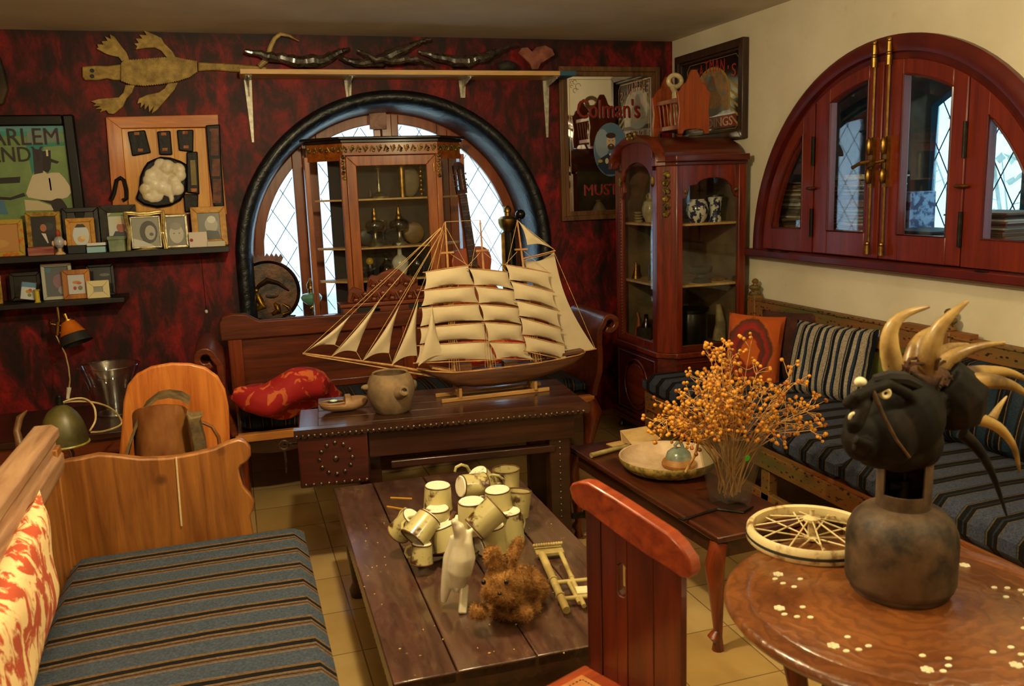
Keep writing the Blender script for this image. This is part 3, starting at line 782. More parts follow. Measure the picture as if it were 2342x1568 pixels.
for y in (FY1 - .03, 2.78, 1.4):
    MB().m(CARV).box(FX1 - .055, FX1, y - .035, y + .035, .35, .86).build('back_post', CARV, S, world=True, bevel=.004)
    MB().m(CARV).lathe([(.03, 0), (.035, .01), (.028, .02), (.02, .028), (.03, .036), (.033, .044), (.03, .052), (.014, .060), (.012, .066), (.018, .072), (.019, .08), (.012, .09), (.002, .094)], (FX1 - .028, y, .858), 14).build('finial', CARV, S, world=True)
MB().m(CARV).box(FX0 + .0, FX1 - .05, FY1 + .0, FY1 + .03, .0, .42).build('end_panel', CARV, S, world=True)
mb = MB().m(CARV).box(FX1 - .045, FX1 - .005, 2.65, 3.02, .845, .862)
mb.build('crest', CARV, S, world=True)

# ---------------- foreground bench on the left
BX0, BX1, BYF = -.50, .145, 2.74
B = thing('bench', 'honey coloured pine bench with blue striped seat at the left front', 'bench', (-.18, 1.9, 0))
def Pp(px, py): p = PY(px, py, 2.80); return (p.x, p.z)
prof = [Pp(*q) for q in ((128, 1056), (170, 1048), (225, 1037), (262, 1040), (320, 1047), (370, 1046), (402, 1043), (450, 1034), (490, 1024), (520, 1010), (545, 1003), (562, 1007), (573, 1022), (574, 1040), (566, 1054), (552, 1062), (546, 1070), (548, 1085), (556, 1110), (572, 1128), (582, 1145), (580, 1163), (572, 1178))]
prof += [(prof[-1][0] + .01, .36), (prof[-1][0] + .05, .32), (prof[-1][0] + .03, .2), (prof[-1][0] + .05, .0), (-.0, 0), (-.03, .14), (-.40, .14), (-.43, 0), (-.52, 0), (-.54, .40)]
PW = MB().m(PINE).prism(prof, 'xz', 2.79, 2.825).build('end_panel', PINE, B, world=True, bevel=.006)
sm = C('#cdb48a', .6)
a, b_ = PY(402, 1043, 2.785), PY(415, 1203, 2.785)
MB().tube([(a.x, 2.788, a.z - .004), (b_.x, 2.788, b_.z)], .003, 6).build('glue_seam', sm, PW, world=True)
cushion(MB().m(STY), BX0 - .04, BX1, .55, BYF + .03, .345, .452, .04, .01, 14, 30).build('seat_cushion', STY, B, world=True, smooth=60)
MB().m(PINEX).box(BX0 - .05, BX1 - .02, .5, 2.79, .30, .345).build('seat_board', PINEX, B, world=True, bevel=.006)
MB().m(PINE).box(BX1 - .07, BX1 - .03, .5, 2.79, .22, .30).build('front_rail', PINE, B, world=True, bevel=.004)
# back: stile, panels, heavy moulded top rail running towards the viewer
BXB = -.565
MB().m(PINE).box(BXB - .02, BXB + .015, .5, 2.79, .30, .72).build('back_panel', PINE, B, world=True)
MB().m(PINE).box(BXB - .03, BXB + .03, 2.735, 2.80, 0, .79).build('back_stile', PINE, B, world=True, bevel=.004)
railp = [(-.04, -.085), (.028, -.085), (.035, -.065), (.035, -.025), (.018, -.012), (.018, .015), (.030, .028), (.030, .052), (.012, .066), (-.035, .066), (-.045, .045)]
MB().m(OLDW).prism([(BXB + a_, .787 + b2) for a_, b2 in railp], 'xz', .4, 2.80).build('top_rail', OLDW, B, world=True, bevel=.003)
MB().m(PINE).box(BXB - .02, BX1 - .02, .46, .50, 0, .66).build('end_panel', PINE, B, world=True, bevel=.006)
TOILE = M('toile_fabric', '#b04a2a', '#e8c890', .9, scale=13, stretch=(1.4, 1.4, .7), lo=.46, hi=.52, detail=5, dist=1.2)
t = thing('back_cushion', 'cream and rust toile patterned cushion leaning on the left bench back', 'cushion', (-.515, 1.775, .452), rot=(0, math.radians(-5), PI/2))
mb = MB().m(TOILE); pillow(mb, 1.25, .28, .09, 20)
bmesh.ops.translate(mb.bm, verts=mb.bm.verts[:], vec=(0, 0, .14)); mb.build('cover', TOILE, t, smooth=60)

# ---------------- foreground chair
ch_c = (.70, 1.55); ca = math.radians(-65)
p0 = PZ(1305, 1112, .86); p1 = PZ(1604, 1305, .775)
# (chair plane)
cA = PZ(1305, 1112, .86); cB = PZ(1590, 1290, .79)
cu_ = Vector((cB.x - cA.x, cB.y - cA.y, 0)).normalized(); cn_ = Vector((-cu_.y, cu_.x, 0))     # cn_ points away (+x)
def PV(px, py):
    r = ray(px, py); t_ = cn_.dot(cA - EYE) / cn_.dot(r); p = EYE + r * t_
    return ((p - cA).dot(cu_), p.z)
CH = thing('chair', 'red-brown wooden chair with pierced plank back in the right foreground', 'chair', (cA.x, cA.y, 0), math.atan2(cu_.y, cu_.x))
# local frame: x along the back, +y away from the viewer side
crest = [PV(*q) for q in ((1303, 1116), (1308, 1105), (1325, 1101), (1345, 1103), (1400, 1136), (1462, 1176), (1530, 1221), (1556, 1248), (1578, 1281), (1582, 1310), (1574, 1323), (1556, 1318), (1530, 1300), (1480, 1270), (1432, 1236), (1390, 1205), (1345, 1170), (1325, 1160), (1309, 1140))]
MB().m(REDWY).prism(crest, 'xz', -.002, .030).build('crest_rail', REDWY, CH, bevel=.004)
s0, s1 = PV(1336, 1240)[0], PV(1556, 1330)[0]
def heart(cx, cz, w, h, n=14):
    pts = []
    for i in range(n):
        a = 2*PI*i/n; pts.append((cx + w*(math.sin(a)**3), cz + h*(13*math.cos(a) - 5*math.cos(2*a) - 2*math.cos(3*a) - math.cos(4*a))/15))
    return pts
# plank back with a pierced opening: strips left, right, above and below
ho = PV(1418, 1335); z0, z1 = .30, .74
mb = MB().m(REDW)
ztop = lambda s: crest[15][1] + (crest[11][1] - crest[15][1]) * (s - crest[15][0])/(crest[11][0] - crest[15][0]) + .02
w = .014
planks = [s0, s0 + (ho[0] - w - s0)*.5, ho[0] - w, ho[0] + w, ho[0] + w + (s1 - ho[0] - w)*.5, s1]
for i, (a, b_) in enumerate(zip(planks, planks[1:])):
    g = .0012
    if i == 2:
        mb.prism([(a, z0), (b_, z0), (b_, ho[1] - .02), (ho[0] + .006, ho[1] - .03), (ho[0] - .006, ho[1] - .03), (a, ho[1] - .02)], 'xz', .004, .022)
        mb.prism([(a, ho[1] + .035), (ho[0] - .004, ho[1] + .045), (ho[0] + .004, ho[1] + .045), (b_, ho[1] + .035), (b_, ztop(b_)), (a, ztop(a))], 'xz', .004, .022)
        mb.box(a, a + .004, .004, .022, ho[1] - .021, ho[1] + .036).box(b_ - .004, b_, .004, .022, ho[1] - .021, ho[1] + .036)
    else: mb.prism([(a + g, z0), (b_ - g, z0), (b_ - g, ztop(b_)), (a + g, ztop(a))], 'xz', .004 + .001*(i % 2), .022)
mb.build('back_planks', REDW, CH, bevel=.0015)
SEATL = M('worn_leather', '#a8622a', '#c98a48', .5, scale=14, bmp=.2)
MB().m(REDWY).box(s0 - .015, s1 + .05, -.40, .01, .425, .45).build('seat', REDWY, CH, bevel=.006)
mb = MB().m(SEATL); mb.box(s0 + .015, s1 + .02, -.37, -.03, .449, .455); pad = mb.build('seat_pad', SEATL, CH, bevel=.004)
mb = MB(); sd = C('#4a2a14', .6)
def stitch(x0, x1, y0, y1, n):
    for i in range(n):
        u = (i + .5)/n; x, y = x0 + (x1 - x0)*u, y0 + (y1 - y0)*u; mb.ell((x, y, .4555), (.0035 if x1 != x0 else .0018, .0035 if y1 != y0 else .0018, .0012), 6, 4)
stitch(s0 + .03, s1, -.045, -.045, 28); stitch(s0 + .03, s1, -.35, -.35, 28); stitch(s0 + .03, s0 + .03, -.35, -.045, 30)
o = mb.build('stitching', sd, pad, smooth=0); o['kind'] = 'stuff'
for x, y in ((s0 + .02, .0), (s1 - .02, .0), (s0 + .02, -.37), (s1 + .02, -.37)):
    MB().m(REDW).bar((x, y + .012, .44), (x + (.0), y + .03*(1 if y > -.1 else -1), 0), .032, .032, (0, 1, 0)).build('leg', REDW, CH, bevel=.003)
MB().m(REDW).box(s0, s1, -.01, .02, .36, .425).box(s0, s1, -.385, -.36, .37, .425).build('seat_frame', REDW, CH)

# ---------------- gas cylinder
RUST = M('rusty_steel', '#241d17', '#6c543c', .62, .2, scale=9, bmp=.2, lo=.38, hi=.6, detail=6)
GC = (1.335, 1.446)
g = thing('gas_cylinder', 'rusty old gas cylinder standing on the round inlaid table', 'gas cylinder', (GC[0], GC[1], RTZ), -1.70)
MB().m(RUST).lathe([(.100, .0), (.103, .004), (.103, .010), (.110, .018), (.114, .03), (.1145, .118), (.112, .140), (.102, .163), (.084, .182), (.060, .193), (.03, .197), (0, .198)], n=48).build('body', RUST, g)
mb = MB().m(RUST)      # collar guard with an opening
for (a0, a1, za, zb) in ((10, 280, .188, .335), (280, 370, .188, .225), (280, 370, .30, .335)):
    n = 24; A = [[], [], [], []]
    for i in range(n + 1):
        a = math.radians(a0 + (a1 - a0)*i/n)
        for j, (r, z) in enumerate(((.052, za), (.052, zb), (.056, zb), (.056, za))): A[j].append(mb.v((math.cos(a)*r, math.sin(a)*r, z)))
    for i in range(n):
        for j in range(4): mb.f([A[j][i], A[j][i+1], A[(j+1) % 4][i+1], A[(j+1) % 4][i]])
    mb.f([A[j][0] for j in range(4)]); mb.f([A[j][n] for j in range(4)])
mb.build('valve_collar', RUST, g)
MB().m(IRON).cyl((0, 0, .19), (0, 0, .25), .014).cyl((0, 0, .235), (-.0, -.035, .24), .011).torus((0, 0, .275), .018, .005, 'z', 16, 6).cyl((0, 0, .25), (0, 0, .28), .006).build('valve', IRON, g)

# ---------------- horned mask
def remesh(o, vox, smooth=1):
    m = o.modifiers.new('r', 'REMESH'); m.mode = 'VOXEL'; m.voxel_size = vox; m.use_smooth_shade = True
    if smooth: s = o.modifiers.new('s', 'SMOOTH'); s.iterations = smooth; s.factor = .5
    return o
MASKM = M('charred_mask', '#080605', '#241a10', .7, scale=10, bmp=.5, lo=.45, hi=.75, spec=.25)
HY = 1.43
def H(px, py, dy=0): return PY(px, py, HY + dy)
mk = thing('horned_mask', 'black tribal head mask with shell eyes and many horns on the rusty cylinder', 'mask', (GC[0], GC[1], RTZ + .335))
mb = MB().m(MASKM)
tilt = Matrix.Rotation(math.radians(-28), 3, 'Y')
mb.ell(H(2060, 945), (.088, .085, .095), 20, 14, tilt)
mb.ell(H(2015, 985, -.015), (.078, .07, .08), 16, 12, tilt)      # lower face
mb.ell(H(2055, 1025), (.060, .055, .05), 14, 10)                # neck
mb.ell(H(1972, 1000, -.03), (.042, .04, .05), 12, 10)
mb.ell(H(2090, 1010, .0), (.06, .06, .06), 12, 10)
mb.tube([H(2140, 860), H(2180, 905), H(2190, 960)], [.055, .072, .055], 12)
mb.tube([H(1993, 890, -.07), H(1975, 930, -.085), H(1955, 968, -.085), H(1948, 985, -.075)], [.010, .014, .018, .012], 8)   # nose
mb.tube([H(1955, 1003, -.07), H(1985, 1015, -.075), H(1995, 1035, -.06)], [.011, .012, .008], 8)  # lips
mb.tube([H(1952, 1020, -.06), H(1980, 1035, -.065)], [.010, .009], 8)
mb.tube([H(1935, 925, -.06), H(1960, 905, -.085), H(1990, 892, -.085), H(2030, 878, -.08), H(2075, 900, -.07), H(2110, 940, -.05)], [.012, .013, .011, .012, .012, .008], 8)  # brow ridge
mb.tube([H(2155, 905, -.045), H(2140, 935, -.055), H(2118, 960, -.055), H(2090, 970, -.055)], [.012, .010, .009, .009], 8)
remesh(mb.build('head', MASKM, mk, world=True), .0045, 2)
mb = MB().m(M('brown_seam', '#3a2a18', '#6a4e30', .6, scale=30))
mb.tube([H(1995, 892, -.09), H(2020, 950, -.10), H(2050, 1005, -.095), H(2080, 1045, -.075)], [.005, .004, .003, .003], 8)
mb.build('nose_ridge', None, mk, world=True)
BONE = M('bone_shell', '#d8cc98', '#efe6c0', .4, scale=30)
for q, r in (((2025, 899), .0105), ((1952, 953), .009)):
    c_ = H(q[0], q[1], -.085); rr = Matrix.Rotation(math.radians(-10), 4, 'Z')
    mb = MB(Matrix.Translation(c_) @ rr).m(BONE).torus((0, 0, 0), r*.72, r*.42, 'y', 20, 8, 1.1); e = mb.build('eye', BONE, mk, world=True)
    MB(Matrix.Translation(c_) @ rr).m(C('#0c0a08')).ell((0, .003, 0), (r*.5, .003, r*.5), 10, 6).build('pupil', None, mk, world=True)
MB().m(M('dark_headband', '#0a0808', '#1c1510', .8, scale=20)).tube([H(1998, 868, -.06), H(2030, 862, -.07), H(2065, 864, -.065), H(2100, 880, -.05)], [.010, .014, .014, .010], 8).build('headband', None, mk, world=True)
MB().m(BONE).ell(H(1968, 873, -.06), (.012, .012, .010), 10, 8).build('bead', BONE, mk, world=True)
HORN = M('horn', '#6a4a22', '#c2a466', .38, scale=8, lo=.36, hi=.62, bmp=.12, coat=.1, detail=5)
HORND = M('horn_dark_tip', '#4a3218', '#a88848', .4, scale=7, lo=.4, hi=.6, bmp=.12)
def horn(pts, r, mat=HORN):
    P = [H(*p) for p in pts]; n = 14; Q = []
    for i in range(n + 1):
        u = i/n*(len(P) - 1); k = min(int(u), len(P) - 2); f = u - k
        p0_, p1_, p2_, p3_ = P[max(k-1, 0)], P[k], P[k+1], P[min(k+2, len(P)-1)]
        Q.append(.5*((2*p1_) + (p2_ - p0_)*f + (2*p0_ - 5*p1_ + 4*p2_ - p3_)*f*f + (3*p1_ - p0_ - 3*p2_ + p3_)*f**3))
    mb = MB().m(mat).tube(Q, [r*(1 - (i/n)**1.3*.86)*(1 + .02*math.sin(i*4)) for i in range(n + 1)], 12)
    mb.build('horn', mat, mk, world=True)
horn([(2043, 838, -.02), (2034, 790, -.03), (2040, 748, -.035), (2070, 718, -.04), (2125, 701, -.05)], .0215)
horn([(2085, 835, .03), (2092, 795, .04), (2112, 765, .05), (2153, 742, .06)], .020)
horn([(2118, 848, -.02), (2128, 800, -.03), (2145, 755, -.04), (2175, 720, -.05), (2214, 688, -.06)], .0235)
horn([(2146, 845, -.0), (2170, 822, -.01), (2205, 803, -.02), (2250, 790, -.03), (2298, 783, -.04)], .0195)
horn([(2140, 815, .05), (2170, 795, .06), (2215, 786, .08)], .016)
horn([(2180, 885, -.02), (2225, 873, -.03), (2275, 872, -.04), (2320, 884, -.05), (2362, 912, -.06)], .0235, HORND)
horn([(2200, 858, .05), (2250, 850, .07), (2310, 852, .09), (2370, 880, .1)], .019, HORND)
horn([(2180, 955, -.02), (2225, 955, -.04), (2280, 975, -.05), (2318, 1020, -.055), (2332, 1080, -.06)], .017, HORND)
horn([(2200, 990, .02), (2240, 1030, .01), (2272, 1090, -.01), (2303, 1180, -.03)], .014, MASKM)
horn([(2270, 955, .05), (2285, 930, .05), (2303, 905, .05)], .010)
FIB = M('fibre_wrap', '#1c120c', '#5a3a22', .9, scale=40)
mb = MB().m(FIB); rr = random.Random(4)
for i in range(60):
    p = H(2100 + rr.uniform(-60, 90), 850 + rr.uniform(-12, 40), rr.uniform(-.05, .05)); q = p + Vector((rr.uniform(-.05, .05), rr.uniform(-.02, .02), rr.uniform(-.02, .025)))
    mb.tube([p, (p + q)/2 + Vector((0, 0, .01)), q], .0035, 5)
mb.ell(H(2110, 862), (.06, .05, .03), 14, 8); mb.ell(H(2185, 920), (.03, .05, .05), 12, 8)
o = mb.build('fibre_binding', FIB, mk, world=True); o['kind'] = 'stuff'

# ---------------- small spoked wheel
CRM = M('chipped_cream_paint', '#8a5a24', '#e2cf9a', .5, scale=16, lo=.34, hi=.46, detail=5)
wc = Vector((1.322, 1.735, RTZ + .0))
wh = thing('spoked_wheel', 'small cream spoked pram wheel lying on the round table edge', 'wheel', wc, 0)
wh.scale = (.955, .955, 1)
MB().m(CRM).sweep([((0, 0, 0), (math.cos(a), math.sin(a), 0), (0, 0, 1)) for a in [2*PI*i/64 for i in range(64)]], [(.154, .003), (.162, .0), (.166, .004), (.166, .012), (.161, .016), (.166, .020), (.165, .031), (.157, .038), (.149, .034), (.147, .018), (.150, .006)], close=True).build('rim', CRM, wh, smooth=50)
MB().m(C('#1a1612', .7))  .torus((0, 0, .016), .1645, .0036, 'z', 64, 6).build('tyre_groove', None, wh)
MB().m(CRM).lathe([(0, .004), (.018, .004), (.018, .010), (.010, .014), (.010, .05), (.022, .053), (.022, .060), (.010, .064), (.006, .066), (.006, .082), (0, .083)], n=20).build('hub', CRM, wh)
for k in range(20):
    a = 2*PI*k/20 + .1; up = k % 2; b_ = a + (.10 if up else -.10)
    MB().m(CRM).cyl((math.cos(a)*.018, math.sin(a)*.018, .057 if up else .009), (math.cos(b_)*.150, math.sin(b_)*.150, .019), .0022, n=6).build('spoke', CRM, wh)

# ================================================= NEAR TABLE THINGS
ENAM = M('chipped_enamel', '#4a2c14', '#b4a871', .35, scale=15, lo=.36, hi=.43, coat=.3, detail=5)
ENAW = M('enamel_base', '#8a6a48', '#ece0c4', .5, scale=22, lo=.34, hi=.42)
RIMM = M('rust_rim', '#3a2210', '#6a4422', .7, scale=30)
ms = thing('mug_sculpture', 'sculpture of rusty cream enamel mugs welded together on the low table', 'sculpture', (.61, 2.46, NZ))
def mug(pos, axis, h=.088, ha=0.0, r=.045, handle=True, tag_=None):
    ax = Vector(axis).normalized(); q = ax.to_track_quat('Z', 'Y').to_matrix().to_4x4()
    xf = Matrix.Translation(pos) @ q @ Matrix.Rotation(ha, 4, 'Z')
    low = min((xf @ Vector((r*math.cos(t_)*k_, r*math.sin(t_)*k_, z_))).z for t_ in [i*.5 for i in range(13)] for k_, z_ in ((.84, 0), (1.0, h + .003)))
    if low < NZ + .002: xf = Matrix.Translation((0, 0, NZ + .002 - low)) @ xf
    mb = MB(xf).m(ENAM).lathe([(r*.84, .004), (r*.88, .010), (r*.97, h - .006), (r*1.0, h)], n=22, caps=False)
    mb.lathe([(r*.93, h), (r*.84, .010)], n=22, caps=False)
    mb.m(ENAW).lathe([(0, .001), (r*.76, .0), (r*.84, .004)], n=22, caps=False).m(ENAM).lathe([(r*.84, .010), (0, .010)], n=22, caps=False)
    mb.m(RIMM).torus((0, 0, h), r*.97, .0025, 'z', 22, 5).torus((0, 0, .005), r*.84, .0022, 'z', 22, 5)
    o = mb.build('mug', ENAM, ms, world=True)
    if handle:
        MB(xf).m(ENAM).tube([(r*.9, 0, h*.82), (r*1.35, 0, h*.86), (r*1.62, 0, h*.66), (r*1.5, 0, h*.38), (r*1.1, 0, h*.24), (r*.86, 0, h*.26)], .0045, 8).build('handle', ENAM, o, world=True)
def G_(px, py, Y): return PY(px, py, Y)
mug(G_(1001, 1107, 2.56), (-.04, 0, -1), .08, 2.5, .047, False)
mug(G_(1000, 1160, 2.50), (0, 0, -1), .075, 2.2, .043)
mug(G_(1078, 1143, 2.40), (.02, 0, -1), .10, 4.3, .047, False)
mug(G_(1137, 1117, 2.50), (.04, 0, -1), .085, 4.9, .047)
mug(G_(1090, 1084, 2.66), (.55, .25, -.75), .085, 2.6, .044)
mug(G_(1160, 1150, 2.68), (0, 0, 1), .12, 0, .047, False)
mug(G_(1168, 1170, 2.62), (0, 0, -1), .10, 0, .044)
mug(G_(1052, 1112, 2.56), (.9, .2, -.15), .085, 1.6, .042, False)
mug(G_(1082, 1212, 2.33), (.75, .05, .55), .095, 0, .045, False)
mug(G_(985, 1180, 2.40), (-.62, -.3, -.5), .085, 3.0, .044)
mug(G_(1010, 1200, 2.40), (.25, -.25, -1), .07, 3.5, .047, False)
mug(G_(1125, 1225, 2.40), (.1, 0, -1), .085, 0, .045, False)
mug(G_(1165, 1215, 2.46), (.05, 0, -1), .10, 1.0, .044)
mug(G_(965, 1240, 2.36), (-.1, -.1, -1), .06, 3.1, .034)
mug(G_(1015, 1250, 2.40), (.4, .6, -.6), .075, 3.5, .04)
mug(G_(1065, 1255, 2.46), (0, -.8, -.3), .07, 3.5, .04, False)
mug(G_(1045, 1205, 2.45), (.1, .2, -1), .09, 0, .044, False)
mug(G_(1182, 1185, 2.53), (.15, .1, 1), .09, 0, .042, False)
mug(G_(945, 1180, 2.46), (-.5, .4, -.7), .08, 2.4, .038)
mug(G_(1095, 1262, 2.40), (.8, .2, .1), .07, 4, .036)
MB().m(ENAM).tube([G_(1040, 1078, 2.62), G_(1043, 1068, 2.62), G_(1055, 1062, 2.62), G_(1068, 1066, 2.63), G_(1074, 1078, 2.64)], .005, 8).build('loose_handle', ENAM, ms, world=True)
mb = MB().m(RIMM)
for a, b_ in (((955, 1270), (1050, 1280)), ((1050, 1280), (1180, 1262)), ((985, 1200), (1060, 1270)), ((1060, 1200), (1160, 1180)), ((1160, 1180), (1185, 1240)), ((1040, 1170), (1000, 1255))):
    mb.tube([G_(a[0], a[1], 2.43), G_(b_[0], b_[1], 2.43)], .007, 6)
mb.build('weld_rods', RIMM, ms, world=True, floor=NZ + .001)

PORC = M('white_glaze', '#cfc6a6', '#e6dec4', .18, scale=6, coat=.5)
bd = thing('bird_figurine', 'tall white glazed ceramic bird in front of the mug sculpture', 'figurine', (.50, 2.12, NZ))
def Bp(px, py, dy=0): return PY(px, py, 2.10 + dy)
mb = MB().m(PORC)
mb.tube([Bp(1040, 1194), Bp(1048, 1204), Bp(1054, 1222), Bp(1054, 1245), Bp(1055, 1275), Bp(1053, 1305), Bp(1046, 1335, .01), Bp(1046, 1352, .01)], [.010, .0165, .018, .021, .030, .032, .022, .010], 16)
mb.ell(Bp(1040, 1193), (.011, .012, .010), 12, 8)
mb.tube([Bp(1040, 1225, .01), Bp(1030, 1275, .02), Bp(1024, 1320, .02), Bp(1018, 1355, .02), Bp(1014, 1376, .02)], [.012, .020, .018, .013, .008], 12)
mb.tube([Bp(1082, 1209, -.005), Bp(1074, 1216, -.005), Bp(1070, 1240, -.01), Bp(1073, 1275, -.012), Bp(1066, 1315, -.01), Bp(1056, 1345, -.005)], [.006, .008, .014, .018, .014, .006], 12)
remesh(mb.build('body', PORC, bd, world=True, floor=NZ + .002), .0035, 3)
f1, f2 = PZ(1058, 1403, NZ), Bp(1062, 1335)
MB().m(PORC).bar((f2.x, f2.y - .0, f2.z), (f1.x, f1.y, NZ), .022, .016, (0, 1, 0)).build('tail_post', PORC, bd, world=True, bevel=.004)

FURM = M('brown_plush', '#6a4420', '#a87a44', .95, scale=26, lo=.35, hi=.65, spec=.1)
rb = thing('toy_rabbit', 'small fluffy brown toy rabbit on the low table', 'stuffed toy', (.62, 2.0, NZ))
def Rp(px, py, dy=0): return PY(px, py, 2.0 + dy)
mb = MB().m(FURM)
mb.ell(Rp(1150, 1338, -.02), (.048, .044, .042), 18, 12)
mb.ell(Rp(1126, 1358, -.045), (.026, .026, .022), 12, 8); mb.ell(Rp(1160, 1360, -.045), (.026, .026, .022), 12, 8)
mb.ell(Rp(1196, 1336, .06), (.050, .062, .046), 16, 12); mb.ell(Rp(1165, 1385, .03), (.055, .06, .040), 14, 10)
mb.ell(Rp(1228, 1345, .07), (.026, .04, .034), 12, 8)
mb.tube([Rp(1142, 1308, 0), Rp(1132, 1284, 0), Rp(1124, 1262, .0), Rp(1122, 1250, .0)], [.012, .022, .020, .010], 10)
mb.tube([Rp(1162, 1308, 0), Rp(1172, 1272, .0), Rp(1184, 1244, .01), Rp(1191, 1228, .01)], [.012, .015, .013, .006], 10)
for q in ((1096, 1398, -.04), (1196, 1400, -.05)): mb.ell(Rp(*q), (.020, .028, .018), 12, 8)
mb.ell(Rp(1215, 1385, .02), (.022, .03, .022), 10, 8)
rbo = remesh(mb.build('body', FURM, rb, world=True, floor=NZ + .004), .006, 2)
dg = bpy.context.evaluated_depsgraph_get(); me = rbo.evaluated_get(dg).to_mesh(); rr = random.Random(5)
fur = MB().m(FURM); polys = [p for p in me.polygons]
for p in polys:
    for k in range(4):
        c_ = p.center + Vector((rr.uniform(-1, 1), rr.uniform(-1, 1), rr.uniform(-1, 1)))*.0035
        n = (p.normal + Vector((rr.uniform(-1, 1), rr.uniform(-1, 1), rr.uniform(-1, .6)))*.55).normalized()
        s = n.orthogonal().normalized()*.0008; L = rr.uniform(.005, .011)
        a1, a2, a3 = fur.v(c_ + s), fur.v(c_ - s), fur.v(c_ + n*L); fur.f([a1, a2, a3])
rbo.evaluated_get(dg).to_mesh_clear()
o = fur.build('fur', FURM, rb, smooth=0); o['kind'] = 'stuff'
BLK = M('black_gloss', '#0a0808', '#120e0c', .15)
for q in ((1158, 1331, -.072), (1106, 1331, -.055)): MB().m(BLK).ell(Rp(*q), (.0065, .005, .0065), 10, 8).build('eye', BLK, rb, world=True)
MB().m(BLK).ell(Rp(1143, 1357, -.075), (.006, .005, .004), 8, 6).build('nose', BLK, rb, world=True)

BAM = M('bamboo', '#8a7440', '#b8a468', .5, scale=12, stretch=(1, 1, 1), bmp=.1)
bc = thing('bamboo_cart', 'small greyish bamboo toy frame lying beside the brown rabbit', 'toy', (.80, 2.15, NZ))
Z_ = lambda px, py, z=NZ + .022: PZ(px, py, z)
def bam(a, b_, r=.009, nodes=(.35, .7, 1.0)):
    a, b_ = Vector(a), Vector(b_); mb = MB().m(BAM).cyl(a, b_, r, r*.9, 10)
    for u in nodes: p = a.lerp(b_, u); d = (b_ - a).normalized()*.004; mb.cyl(p - d, p + d, r*1.22, r*1.22, 10)
    mb.build('bamboo_rail', BAM, bc, world=True)
bam(Z_(1240, 1268), Z_(1296, 1395), .0115, (.5, .78)); bam(Z_(1283, 1265), Z_(1336, 1385), .007, (.5,))
bam(Z_(1262, 1333), Z_(1345, 1325), .007, ()); bam(Z_(1283, 1370), Z_(1350, 1362), .007, ())
bam(Z_(1300, 1330, NZ + .02), Z_(1325, 1378, NZ + .02), .006, ())
a, b_ = Z_(1222, 1256), Z_(1284, 1250)
mb = MB().m(BAM)
for i in range(12): mb.ell(a.lerp(b_, i/11) + Vector((0, 0, .012)), (.0055, .006, .006), 8, 6)
mb.build('bead_rail', BAM, bc, world=True)
MB().m(BAM).bar(a + Vector((0, -.01, -.005)), b_ + Vector((0, -.01, -.005)), .05, .008).build('end_plate', BAM, bc, world=True)
MB().m(M('torn_paper', '#c8b888', '#e0d4ac', .8, scale=9)).bar(Z_(1318, 1350, NZ + .03), Z_(1345, 1348, NZ + .03), .04, .004).build('paper_tag', None, bc, world=True)
YEL = C('#d8a028', .5)
for i, (a, b_) in enumerate((((893, 1137), (942, 1139)), ((885, 1157), (928, 1164)))):
    o = thing('matchstick', ['yellow matchstick lying nearest the far edge of the low table', 'yellow matchstick lying left of the mug sculpture, nearer the viewer'][i], 'matchstick', PZ(*a, NZ), group='matchsticks on the low table')
    MB().m(YEL).bar(PZ(*a, NZ + .0015), PZ(*b_, NZ + .0015), .003, .003).build('stick', YEL, o, world=True); 
mb = MB().m(C('#c8a860', .8)); rr = random.Random(9)
for i in range(60):
    p = PZ(rr.uniform(830, 1320), rr.uniform(1180, 1500), NZ + .002)
    if abs(p.x - .6) > .33: continue
    mb.ell(p, (rr.uniform(.001, .0035), rr.uniform(.001, .003), .0016), 6, 4)
o = mb.build('crumbs', None, smooth=0); tag(o, 'scattered pale crumbs and chips on the low table top', 'debris', kind='stuff')

# ================================================= SIDE TABLE THINGS
STN = M('speckled_stoneware', '#6a5a24', '#b0944a', .7, scale=34, bmp=.3, lo=.42, hi=.58)
STI = M('bowl_inside', '#c8a884', '#dcc4a4', .55, scale=22, bmp=.1, lo=.4, hi=.75)
bc_ = (PZ(1536, 1004, .455) + PZ(1520, 1086, .455))/2
bo = thing('stoneware_bowl', 'wide shallow speckled stoneware bowl on the reddish side table', 'bowl', (bc_.x, bc_.y, NZ))
mb = MB().m(STN).lathe([(0, .0), (.12, .0), (.16, .012), (.186, .036), (.192, .055), (.190, .060)], n=48, caps=False)
mb.m(STI).lathe([(.190, .060), (.184, .058), (.178, .038), (.155, .018), (.12, .010), (0, .009)], n=48, caps=False)
mb.build('bowl', STN, bo)
CLAY = M('brown_clay', '#8a5a24', '#b07c3c', .6, scale=20); BGLZ = M('blue_grey_glaze', '#5a6a60', '#9aa08c', .25, scale=12, coat=.4)
bp_ = PZ(1552, 1065, NZ + .012)
bt = thing('lidded_pot', 'small brown pot with blue-grey glazed handle standing in the wide bowl', 'pot', (bp_.x, bp_.y, NZ + .010))
MB().m(CLAY).lathe([(0, 0), (.058, .0), (.064, .006), (.066, .016), (.060, .026), (.052, .034), (.05, .036), (0, .036)], n=32).build('body', CLAY, bt)
MB().m(BGLZ).lathe([(.051, .034), (.050, .040), (.044, .058), (.030, .070), (.016, .074), (0, .075)], n=32).tube([(-.012, 0, .07), (-.015, 0, .088), (-.004, 0, .098), (.010, 0, .094), (.016, 0, .08), (.02, 0, .068)], .007, 8).build('glazed_lid', BGLZ, bt)

